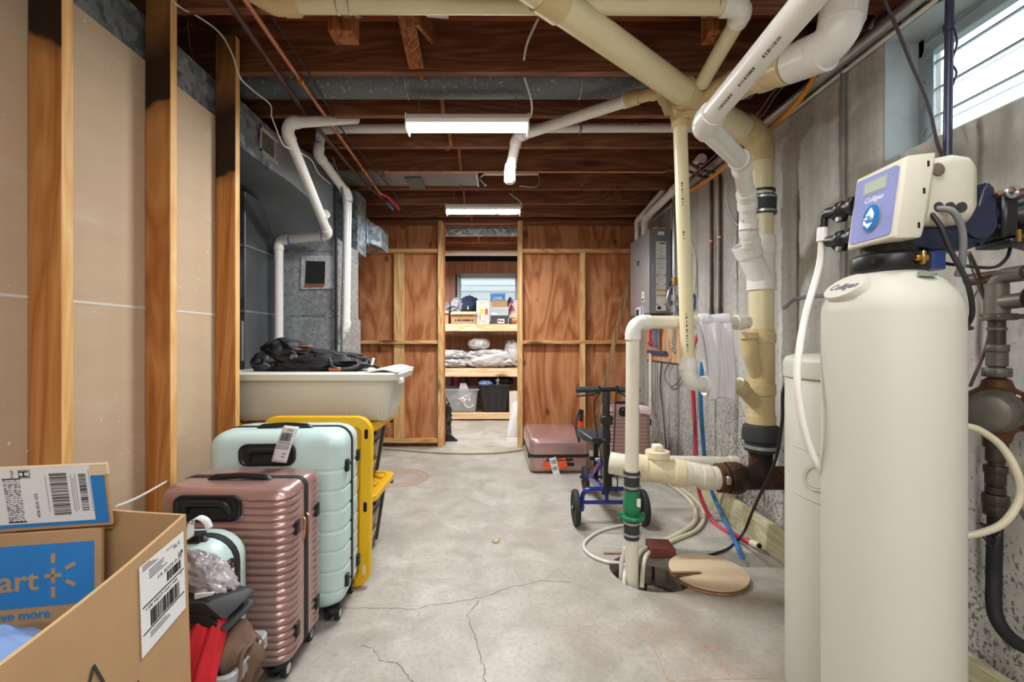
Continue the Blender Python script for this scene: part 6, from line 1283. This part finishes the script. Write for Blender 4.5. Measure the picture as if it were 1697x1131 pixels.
m = MB(); bars(m, lbf, -.055, -.027, -.042, .045, 34, 21, .002, 'v'); bars(m, lbf, -.008, .004, -.035, .042, 24, 5, .002, 'v')
rd = random.Random(12)
for q in range(40):                                    # the stacked bar block
    v = -.050+q*.0021
    k = 0
    while k < 11:
        L = rd.choice((1, 2, 3, 4))
        if q % 2 == 0 or rd.random() < .45: m.fbox(lbf, -.129+k*.0024, -.129+min(11, k+L*.7)*.0024, v, v+.0011, .0016, .0019)
        k += L
m.fbox(lbf, -.130, -.101, -.053, -.0505, .0016, .002).fbox(lbf, -.130, -.101, .034, .0365, .0016, .002); m.build('label_print', INK, lb, smooth=0)
m = MB()
for u in (-.150, -.145, -.062, -.021, -.018, -.014, .009): m.fbox(lbf, u, u+.0010, -.045+rd.uniform(0, .02), .02+rd.uniform(0, .03), .0016, .0019)
m.build('label_lines', INKG, lb, smooth=0)
hb = at(lbf, -.094, .046); hb = (hb[0], hb[2], -hb[1], hb[3]); q = at(lbf, -.094, .044); m = MB()
for a in ((-.009, .009, -.008, -.007), (-.009, .009, .007, .008), (-.009, -.008, -.008, .008), (.008, .009, -.008, .008)): m.fbox(q, a[0], a[1], a[2], a[3], .0016, .002)
m.build('box_mark', INK, lb, smooth=0)
up_ = (q[0], q[2], -q[1], q[3]); text('H', up_, .019, INK, lb, h=.0017, off=.0004); text('4506 6018 1272', (at(lbf, -.080, -.020)[0], lbf[2], -lbf[1], lbf[3]), .0075, INK, lb, h=.0017); text('Fresh', (at(lbf, -.113, .045)[0], lbf[2], -lbf[1], lbf[3]), .007, INK, lb, h=.0017); text('3', (at(lbf, -.152, .034)[0], lbf[2], -lbf[1], lbf[3]), .014, INK, lb, h=.0017)
MB().fbox(ff, -pw+.02, .020, .105, .127, -.0065, .0012).build('tape', TAPE, flap, smooth=0)
one(MB().blob(V(-.82, .735, .545), .13, .075, .075, .2, 2.5, 3, nu=44, nv=28, rot=Matrix.Rotation(.2, 3, 'Y')), 'blue_garment', LBLUE, 'light blue garment lying in the open carton before the printed panel', 'clothing', smooth=60)
one(MB().box(-.90, -.715, .50, .655, .45, .595), 'white_package', plain('white_pack', '#d8d8d4', .5), 'white package lying in the open carton beside the blue garment', 'package', bev=.02, seg=3)
one(MB().tube(spline([P(193, 839, 1.12), P(212, 832, 1.2), P(235, 821, 1.32), P(262, 806, 1.5), P(283, 794, 1.70)], 6), .0035, 6), 'white_cable', WHITEC, 'white cable running along the wall behind the open carton', 'cable')
# grey bin with clothes beside the carton
t = thing('clothes_bin', 'grey open bin full of clothes wedged between open carton and ribbed case', 'bin', (-.72, 1.06, 0))
x0, x1, y0, y1 = -.86, -.578, .985, 1.155
lp = lambda g, z, r=.02: [V((x0+x1)/2+a, (y0+y1)/2+b, z) for a, b in rrect(x1-x0-2*g, y1-y0-2*g, r, 3)]
MB().loft([lp(.03, .0), lp(.012, .33), lp(.0, .335), lp(-.0, .365), lp(.004, .368), lp(.012, .365), lp(.02, .30), lp(.035, .02)]).build('body', TOTEG, t, smooth=30)
def redfn(u, v):
    a = (u-.5)*2; s = v
    top = P(352, 1008, 1.05); x = top.x+.012+a*(.030+.035*s)-.020*s; fold = .012*math.sin(u*13+s*3)+.007*math.sin(u*27-s*6)
    y = 1.065-.12*math.sin(min(1, s*1.3)*PI/2)+fold*(.4+s); z = top.z+.012-.02*a*a+.010*math.sin(u*8+1)-(.02 if s < .15 else .02+.30*(s-.15)) - .03*max(0, a)*s
    return V(x, y, z)
one(MB().grid(redfn, 46, 40), 'red_garment', REDC, 'red garment hanging over the grey bin beside the open carton', 'clothing', solid=.008, smooth=70)
def brnfn(u, v):
    a = (u-.5)*2; c = P(402, 1045, 1.08); s = v; fold = .010*math.sin(u*11+s*4)+.006*math.sin(s*17+u*5)
    th = PI*1.1*(s-.35); r = .058+fold
    return V(c.x+a*(.045-.01*s)+.02*(s-.5)-.01, c.y-r*math.sin(th)*.9-.01, c.z-.045+r*math.cos(th)*1.0-.03*a)
one(MB().grid(brnfn, 40, 34), 'brown_garment', BRNC, 'brown garment bunched over the corner of the grey bin', 'clothing', solid=.008, smooth=70)
one(MB().blob(V(-.70, 1.08, .33), .13, .075, .10, .3, 3, 9, nu=36, nv=22), 'folded_clothes', BRNC, 'brown folded clothes filling the grey bin under the leather pouch', 'clothing', smooth=60)
t = thing('leather_pouch', 'black leather pouch lying on the clothes in the grey bin', 'pouch', (-.68, 1.09, .46))
def fold(z, w_, tilt): return MB().hexa([V(-.745, 1.02, z), V(-.60+w_, 1.01, z-.025+tilt), V(-.585+w_, 1.12, z-.015+tilt), V(-.745, 1.14, z), V(-.745, 1.025, z+.014), V(-.655, 1.015, z+.016), V(-.60+w_, 1.11, z-.004+tilt), V(-.745, 1.14, z+.016)])
fold(.475, 0, 0).build('lower_flap', LEATH, t, bev=.008, seg=2); fold(.498, -.004, .004).build('upper_flap', LEATH, t, bev=.008, seg=2); MB().prism([P(322, 985, 1.035), P(355, 982, 1.035), P(353, 986, 1.035), P(322, 994, 1.035)], (0, .004, 0)).build('paper_slip', PAPER, t, smooth=0)
one(MB().blob(P(343, 955, 1.10), .080, .042, .040, .22, 3.4, 6, nu=60, nv=40, rot=Matrix.Rotation(.62, 3, 'Y')), 'wrapped_parcel', WRAPP, 'clear plastic wrapped grey parcel leaning on the small mint carry-on', 'parcel', smooth=60)

# ================================================================== KNEE SCOOTER
t = thing('knee_scooter', 'blue knee scooter with black seat and handlebar before the pink suitcases', 'scooter', (.65, 2.9, 0))
def wheel(x, y, r, wd=.034):
    w_ = MB().lathe([(r*.72, -wd*.3), (r*.85, -wd/2), (r*.97, -wd*.42), (r, -wd*.2), (r, wd*.2), (r*.97, wd*.42), (r*.85, wd/2), (r*.72, wd*.3)], (x, y, r), (1, 0, 0), 36).build('wheel', TYRE, t, smooth=50)
    MB().lathe([(.02, -wd*.6), (.02, -wd*.25), (r*.74, -wd*.2), (r*.74, wd*.2), (.02, wd*.25), (.02, wd*.6)], (x, y, r), (1, 0, 0), 24).build('rim', BLACK, w_); MB().cyl((x-.025, y, r), (x+.025, y, r), .009, 10).build('axle_bolt', STEEL, w_)
fx0, fx1, fy = .466, .868, 2.72
wheel(fx0, fy, .105); wheel(fx1, fy, .105); wheel(.66-.02, 3.33, .092); wheel(.80, 3.33, .092)
zz = .215
MB().tube(fillet([V(fx0+.035, fy, .085), V(fx0+.042, fy, zz), V(fx1-.042, fy, zz), V(fx1-.035, fy, .085)], .05, 7), .0135, 12).build('front_bar', SCOOT, t); MB().cyl((fx0+.036, fy, .135), (fx1-.036, fy, .135), .0115, 12).build('lower_bar', SCOOT, t); MB().cyl((fx0+.46*(fx1-fx0), fy, .135), (fx0+.46*(fx1-fx0), fy, zz), .011, 12).build('upright_bar', SCOOT, t)
for x, s in ((fx0, 1), (fx1, -1)): MB().cyl((x, fy, .105), (x+s*.055, fy, .105), .008, 10).build('axle', STEEL, t)
cxx = .648
MB().box(cxx-.019, cxx+.019, fy-.022, fy+.022, .20, .80).build('steering_column', BLACK, t, bev=.006, seg=2); MB().box(cxx-.032, cxx+.032, fy-.034, fy+.034, .60, .655).build('column_clamp', BLACK, t, bev=.005); MB().tube([V(cxx-.038, fy, .63), V(cxx+.042, fy-.01, .64)], .007, 8).build('clamp_lever', BLACK, t); MB().box(cxx-.023, cxx+.023, fy-.026, fy+.026, .50, .515).build('column_ring', BLACK, t, bev=.003)
hb = MB().cyl((.475, fy, .808), (.83, fy, .812), .012, 12).build('handlebar', BLACK, t)
for a, b in ((.468, .60), (.72, .845)): MB().cyl((a, fy, .808), (b, fy, .811), .0185, 16).build('grip', RUB, hb)
MB().cyl((.598, fy, .809), (.612, fy, .809), .023, 14).build('grip_ring', BLACK, hb); MB().cyl((.705, fy, .81), (.72, fy, .81), .023, 14).build('grip_ring', BLACK, hb)
MB().tube(spline([V(.61, fy-.02, .80), V(.56, fy-.045, .785), V(.50, fy-.05, .780), V(.46, fy-.045, .775)], 5), .006, 8).build('brake_lever', BLACK, hb); MB().tube(spline([V(.70, fy-.02, .80), V(.735, fy-.04, .785), V(.76, fy-.045, .77)], 5), .006, 8).build('brake_lever', BLACK, hb)
MB().tube(spline([V(.61, fy-.01, .79), V(.58, fy+.02, .72), V(.60, fy+.04, .55), V(.625, fy+.04, .40), V(.63, fy+.05, .25)], 7), .004, 8).build('brake_cable', CABLE, t); MB().tube(spline([V(.70, fy-.03, .79), V(.69, fy-.035, .6), V(.68, fy-.05, .40), V(.705, fy-.04, .28), V(.70, fy-.03, .20)], 7), .004, 8).build('brake_cable', CABLE, t)
MB().bar(V(.64, fy+.01, .20), V(.655, 3.30, .13), .035, .05).build('frame_beam', SCOOT, t, bev=.006); MB().bar(V(.625, fy+.04, .36), V(.645, 3.12, .17), .028, .035).build('frame_brace', SCOOT, t, bev=.005); MB().cyl((.60, 3.33, .105), (.82, 3.33, .105), .011, 12).build('rear_axle', SCOOT, t); MB().bar(V(.645, 3.0, .16), V(.65, 3.02, .42), .03, .03).build('seat_post', BLACK, t, bev=.003); MB().cyl((.60, 2.98, .33), (.68, 2.98, .33), .012, 10).build('post_knob', BLACK, t)
sm = MB(); secs = []
for k in range(15):
    y = 2.83+.34*k/14; e = math.sin(PI*min(max(k/14, .04), .96))**.35; row = []
    for q in range(24):
        a = 2*PI*q/24; x = math.cos(a); z = math.sin(a); s_ = lambda v, p: math.copysign(abs(v)**p, v)
        xx = s_(x, .6)*.105*e; dip = -.024*(1-(xx/.105)**2)+.012; zq = .485+s_(z, .6)*.040*e+(dip if z > 0 else dip*.5); row.append(V(.632+xx, y, zq))
    secs.append(row)
sm.loft(secs).build('knee_seat', SEATM, t, smooth=60)
m = MB().box(.665, .70, fy-.04, fy-.02, .345, .37).tube(spline([V(.68, fy-.03, .36), V(.72, fy-.05, .35), V(.76, fy-.06, .325)], 5), .006, 8); m.build('parking_brake', STEEL, t)
MB().bar(V(.60, 2.80, .37), V(.665, 2.80, .37), .03, .02).build('head_tube_cap', STEEL, t, bev=.003)
one(MB().tube(spline([V(.565, 3.15, .40), V(.55, 3.2, .50), V(.57, 3.25, .57), V(.60, 3.3, .6)], 6), .010, 8).bar(V(.60, 3.30, .52), V(.61, 3.30, .60), .05, .02), 'luggage_strap', LEATH, 'dark strap poking up behind the scooter seat', 'strap')
one(MB().box(.585, .64, 3.36, 3.372, .40, .56), 'orange_tag', TAG, 'orange tag hanging behind the scooter column', 'tag', bev=.003)
# ================================================================== STORAGE ROOM SHELVES AND THINGS
SY0, SY1 = 6.28, 6.86
t = thing('storage_shelf', 'raw pine storage shelves seen through the doorway', 'shelf', (0, 6.5, 0))
for zt, hh in ((.105, .085), (.722, .115), (1.335, .10)):
    MB().box(-1.5, 1.0, SY0, SY0+.038, zt-hh, zt).build('front_rail', PINE, t, bev=.003, smooth=0); MB().box(-1.5, 1.0, SY0+.039, SY1, zt-.02, zt-.001).build('shelf_board', LIDE, t, smooth=0); MB().box(-1.5, 1.0, SY1-.038, SY1, zt-hh, zt-.021).build('rear_rail', PINE, t, smooth=0)
for x in (-1.5, 1.0): 
    for y in (SY0-.04, SY1): MB().box(x-.045, x+.045, y, y+.038, .001, 1.34).build('post', PINE, t, smooth=0)
def q(px, d=6.3): return (px-VX)*d/F
def zq(py, d=6.3): return H+(VY-py)*d/F
def openbox(name, label, x0, x1, y0, y1, z0, z1, mat, flap=0, cat='box', inside=KRAFTD):
    t = thing(name, label, cat, ((x0+x1)/2, (y0+y1)/2, z0)); e = .006
    MB().box(x0, x1, y0, y0+e, z0, z1).build('front_panel', mat, t, smooth=0); MB().box(x0, x1, y1-e, y1, z0, z1).build('rear_panel', mat, t, smooth=0)
    MB().box(x0, x0+e, y0+e, y1-e, z0, z1).build('side_panel', mat, t, smooth=0); MB().box(x1-e, x1, y0+e, y1-e, z0, z1).build('side_panel', mat, t, smooth=0); MB().box(x0+e, x1-e, y0+e, y1-e, z0, z0+e).build('bottom', mat, t, smooth=0)
    if flap: MB().hexa([V(x0-.01, y0-flap*.55, z1-flap*.85), V(x1+.01, y0-flap*.55, z1-flap*.85), V(x1, y0, z1-.004), V(x0, y0, z1-.004), V(x0-.01, y0-flap*.55-.003, z1-flap*.85+.005), V(x1+.01, y0-flap*.55-.003, z1-flap*.85+.005), V(x1, y0, z1), V(x0, y0, z1)]).build('front_flap', plain('flap_light', '#cdb08c', .8), t, smooth=0)
    return t
z1s = 1.337
b = openbox('open_box', 'open brown box with a flap and clothes piled in, on the top shelf', q(748), q(789), 6.29, 6.62, z1s, z1s+.17, KRAFT, .05)
fr_ = frame(V(q(768), 6.289, z1s+.05), V(1, 0, 0), V(0, -1, 0)); text('\u25cf\u25cf \u25cf\u25cf\u25cf\u25cf', fr_, .03, INK, b); m = MB()
for k in range(8): m.fbox(fr_, -.12+k*.034, -.10+k*.034, -.012, .010, 0, .001)
m.build('print', bpy.data.materials['fine'] if 'fine' in bpy.data.materials else INK, b, smooth=0)
one(MB().blob(V(q(775), 6.47, z1s+.24), .16, .13, .15, .3, 2.5, 3, nu=30, nv=20), 'navy_garment', NAVYT, 'navy garment heaped in the open box on the top shelf', 'clothing', smooth=60)
one(MB().blob(V(q(757), 6.42, z1s+.24), .09, .08, .11, .5, 3, 8, nu=26, nv=18), 'grey_garment', plain('grey_garment_cloth', '#8e9096', .9, amp=.3, ns=30), 'grey white garment at the left in the open box on the top shelf', 'clothing', smooth=60)
one(MB().prism([V(q(773), 6.33, z1s+.21), V(q(777), 6.33, z1s+.205), V(q(775), 6.33, z1s+.26)], (0, .02, 0)), 'yellow_card', plain('pale_yellow', '#e3d58a', .6), 'small yellow triangular card poking from the clothes box', 'card')
openbox('low_box', 'low open kraft box at the left end of the top shelf', q(724), q(743), 6.29, 6.6, z1s, z1s+.18, KRAFT, .04)
one(MB().blob(V(q(736), 6.45, z1s+.22), .10, .12, .08, .5, 3.5, 2, nu=26, nv=16), 'cable_bundle', plain('bundle_grey', '#6d6f75', .5, amp=.5, ns=40), 'tangle of grey straps in the low box on the top shelf', 'bundle', smooth=60)
t = thing('printed_box', 'tall white box printed with flowers beside the stacked shoe boxes', 'box', (q(800), 6.4, z1s)); x0, x1 = q(789.5), q(811)
MB().box(x0, x1, 6.30, 6.42, z1s, z1s+.325).build('body', plain('white_print', '#d9d6cd', .5, amp=.12, ns=60), t, bev=.003, smooth=0); ff = frame(V((x0+x1)/2, 6.2995, z1s+.16), V(1, 0, 0), V(0, -1, 0))
MB().loft([[ff[0]+ff[1]*(a-.02)+ff[2]*(b_+.01)+ff[3]*h for a, b_ in rrect(.06, .08, .02, 4)] for h in (.0, .001)]).build('yellow_print', plain('print_yellow', '#dcc46a', .6, amp=.3, ns=70), t); MB().loft([[ff[0]+ff[1]*(a+.05)+ff[2]*(b_+.01)+ff[3]*h for a, b_ in rrect(.04, .085, .015, 4)] for h in (.0, .001)]).build('red_print', plain('print_red', '#c8503c', .6, amp=.3, ns=70), t); text('MINI', at(ff, .02, -.13), .04, INKG, t); text('Ra Pi', at(ff, 0, .13), .035, INKG, t)
m = MB()
for u in (-.045, -.035, .03, .07): m.fbox(ff, u, u+.005, -.11, -.03, 0, .001)
m.build('stem_print', INKG, t, smooth=0)
def sbox(label, x0, x1, z0, z1, mat, lidm, lidh=.04, y0=6.31, band=None):
    t = thing('shoe_box', label, 'box', ((x0+x1)/2, y0+.12, z0)); MB().box(x0, x1, y0, y0+.26, z0, z1-lidh*.9).build('body', mat, t, bev=.002, smooth=0); MB().box(x0-.004, x1+.004, y0-.004, y0+.264, z1-lidh, z1).build('lid', lidm, t, bev=.002, smooth=0); return t
xA, xB = q(813), q(842)
DG = plain('dark_grey_box', '#3d4046', .6); LG = plain('pale_blue_box', '#aebcc6', .6); CB = plain('bright_blue_box', '#2d7bc0', .5); CB2 = plain('bright_blue_lid', '#4a90c8', .5)
t = sbox('dark grey shoe box with white label at the bottom of the stack', xA, xB, z1s, z1s+.115, DG, DG); ff = frame(V((xA+xB)/2+.02, 6.308, z1s+.04), V(1, 0, 0), V(0, -1, 0)); MB().fbox(ff, -.045, .05, -.03, .03, 0, .001).build('label', PAPER, t, smooth=0); MB().fbox(ff, -.035, -.01, -.01, .015, .001, .0016).fbox(ff, .0, .035, -.012, .008, .001, .0016).build('print', INK, t, smooth=0)
t = sbox('pale blue shoe box second in the stack', xA-.005, xB+.003, z1s+.116, z1s+.235, LG, LG, .05); ff = frame(V((xA+xB)/2-.07, 6.308, z1s+.14), V(1, 0, 0), V(0, -1, 0)); MB().fbox(ff, -.04, .04, -.015, .015, 0, .001).build('label', PAPER, t, smooth=0)
sbox('kraft shoe box third in the stack, tipped forward', xA+.015, xB-.01, z1s+.236, z1s+.325, KRAFT, KRAFT, .02)
t = sbox('bright blue box with white lettering on top of the stack', xA-.0, xB-.04, z1s+.326, z1s+.425, CB, CB2, .03); text('LIXEL', frame(V((xA+xB)/2-.02, 6.308, z1s+.355), V(1, 0, 0), V(0, -1, 0)), .055, PAPER, t)
one(MB().hexa([V(.17, 6.5, z1s), V(.27, 6.5, z1s), V(.27, 6.62, z1s), V(.17, 6.62, z1s), V(.13, 6.5, z1s+.33), V(.30, 6.5, z1s+.36), V(.30, 6.62, z1s+.36), V(.13, 6.62, z1s+.33)]), 'paper_bag', plain('floral_bag', '#d8cfc6', .6, amp=.2, ns=40), 'pale patterned bag behind the stacked shoe boxes', 'bag', bev=.01)
for k, (x, z, c, lb) in enumerate(((.175, z1s+.34, '#4a2a5e', 'purple cone shaped ornament near the blue box'), (.195, z1s+.23, '#8c1f34', 'dark red cone shaped ornament beside the kraft shoe box'))): one(MB().lathe([(.045, -.04), (.045, -.03), (.02, .03), (.004, .05)], (x, 6.44, z), (0, 0, 1), 16), 'cone_ornament', plain('ornament_%d' % k, c, .5), lb, 'ornament')
one(MB().blob(V(.215, 6.40, z1s+.045), .045, .05, .045, .5, 4, 3, nu=22, nv=14), 'gold_ornament', plain('gold_mix', '#b98a50', .4, amp=.5, ns=60), 'gold and pink ornament at the right end of the top shelf', 'ornament'); one(MB().blob(V(.235, 6.33, z1s+.02), .016, .016, .018, .1, 3, 3, nu=14, nv=10), 'pink_ornament', plain('magenta', '#a53a7a', .4), 'small magenta ball at the front right of the top shelf', 'ornament')
# plastic bags on the middle shelf
z2s = .724
for x, y, z, sx, sy, sz, sd, lb in ((-.62, 6.50, z2s+.062, .20, .16, .06, 3, 'flat plastic storage bag at the lower left of the middle shelf'), (-.68, 6.52, z2s+.185, .23, .15, .06, 5, 'flat plastic storage bag lying on the lower left one'), (-.27, 6.50, z2s+.335, .14, .13, .075, 7, 'small crumpled plastic bag on top of the pile on the middle shelf'), (-.13, 6.49, z2s+.125, .32, .17, .122, 9, 'big plump plastic storage bag in the middle of the middle shelf'), (.20, 6.56, z2s+.19, .10, .14, .18, 11, 'upright plastic bag at the right end of the middle shelf')):
    one(MB().blob((x, y, z), sx, sy, sz, .28, 3.2, sd, .72, 46, 30, zmin=z-sz), 'storage_bag', GREYW, lb, 'bag', 'grey plastic storage bags', smooth=60)
# bottom shelf
z3s = .107
t = thing('clear_tote', 'clear plastic tote of papers on the bottom shelf', 'tote', (q(758), 6.5, z3s)); x0, x1 = q(726), q(794)
lp = lambda g, z, r=.03: [V((x0+x1)/2+a, 6.50+b_, z) for a, b_ in rrect(x1-x0-2*g, .40-2*g, r, 4)]
CT = plain('clear_tote_plastic', '#b9c0c6', .25, alpha=.45)
MB().loft([lp(.05, z3s), lp(.02, z3s+.30), lp(0, z3s+.305), lp(0, z3s+.33), lp(.012, z3s+.33), lp(.03, z3s+.28), lp(.055, z3s+.02)], cap=True).build('body', CT, t, smooth=30)
one(MB().blob(V(q(768), 6.45, z3s+.20), .13, .12, .09, .6, 3, 4, nu=26, nv=18, zmin=z3s+.12), 'paper_heap', PAPER, 'heap of white crumpled paper in the clear tote', 'paper'); one(MB().hexa([V(q(755), 6.35, z3s+.10), V(q(785), 6.35, z3s+.10), V(q(785), 6.42, z3s+.10), V(q(755), 6.42, z3s+.10), V(q(762), 6.37, z3s+.40), V(q(772), 6.37, z3s+.40), V(q(772), 6.40, z3s+.40), V(q(762), 6.40, z3s+.40)]), 'paper_bag', PAPER, 'white paper bag corner sticking up from the clear tote', 'bag')
one(MB().box(q(735), q(752), 6.36, 6.62, z3s+.03, z3s+.20), 'small_carton', KRAFT, 'small kraft carton inside the left of the clear tote', 'box', bev=.003)
one(MB().torus((q(777), 6.34, z3s+.13), (0, 1, .2), .065, .012, .4, 4.2, 18, 8), 'white_ring', PVC, 'white curved ring inside the front of the clear tote', 'ring')
for k, (px, c, lb) in enumerate(((742, '#a48a90', 'pale pink bottle row wrapped in film behind the clear tote'), (757, '#b0468c', 'magenta wrapped bag behind the clear tote'), (768, '#4c5a56', 'dark speckled wrapped bag behind the clear tote'))): one(MB().blob(V(q(px, 6.75), 6.76, z3s+.40), .06, .05, .20, .25, 3, k+2, nu=22, nv=18), 'wrapped_bag', plain('wrapped_%d' % k, c, .25, amp=.4, ns=40), lb, 'bag')
t = thing('black_tote', 'black ribbed tote heaped with dark clothes on the bottom shelf', 'tote', (q(819), 6.5, z3s)); x0, x1 = q(793), q(847)
lp = lambda g, z, r=.03: [V((x0+x1)/2+a, 6.50+b_, z) for a, b_ in rrect(x1-x0-2*g, .40-2*g, r, 4)]
MB().loft([lp(.06, z3s), lp(.015, z3s+.36), lp(0, z3s+.365), lp(0, z3s+.39), lp(.012, z3s+.39), lp(.03, z3s+.30), lp(.06, z3s+.03)]).build('body', TOTEB, t, smooth=30)
for u in (-.10, 0.02, .12): MB().bar(V((x0+x1)/2+u*.85, 6.352, z3s+.02), V((x0+x1)/2+u, 6.315, z3s+.33), .012, .012, (0, 1, 0)).build('body_rib', BLACK, t, smooth=0)
for k, (dx, c, lb) in enumerate(((-.10, BLKC, 'black garment at the left in the black tote'), (.03, NAVYT, 'dark navy garment in the middle of the black tote'), (.13, BLKC, 'black garment at the right in the black tote'), (-.13, LBLUE, 'pale blue garment spilling over the left rim of the black tote'))): one(MB().blob(V((x0+x1)/2+dx, 6.48-(.12 if k == 3 else 0), z3s+.42-(.02 if k == 3 else 0)), .12 if k < 3 else .09, .12 if k < 3 else .05, .07 if k < 3 else .045, .6, 3.5, k+3, nu=26, nv=16), 'garment', c, lb, 'clothing', smooth=60)
one(MB().blob(V(q(825), 6.38, z3s+.42), .03, .03, .06, .4, 3, 2, nu=16, nv=10), 'white_garment', WHTC, 'small white garment fold on top of the black tote', 'clothing')
one(MB().hexa([V(.10, 5.20, .001), V(.205, 5.20, .001), V(.24, 5.32, .001), V(.12, 5.32, .001), V(.165, 5.30, .38), V(.235, 5.30, .40), V(.245, 5.32, .40), V(.17, 5.32, .38)]), 'white_board', plain('white_sheet', '#dfe1e2', .4), 'white sheet leaning behind the right door stud', 'board', bev=.003)
one(MB().box(.16, .28, 6.30, 6.5, z3s, z3s+.29), 'pale_box', plain('pale_box_card', '#d9d3c6', .7), 'pale box at the right end of the bottom shelf', 'box', bev=.004)
t = thing('rubbish_bag', 'black rubbish bag slumped behind the left door stud', 'bag', (-.62, 5.05, 0)); BB = plain('bag_film', '#131416', .15, amp=.2, bump=.7, bs=14, spec=.8)
MB().blob(V(-.66, 5.05, .20), .14, .14, .26, .3, 2.6, 4, .8, 40, 30, zmin=.004).build('bag_body', BB, t, smooth=60); MB().hexa([V(-.56, 4.97, .004), V(-.43, 4.98, .004), V(-.45, 5.08, .004), V(-.58, 5.10, .004), V(-.56, 4.98, .10), V(-.46, 4.99, .012), V(-.47, 5.06, .014), V(-.56, 5.08, .10)]).build('bag_tail', BB, t, bev=.006)
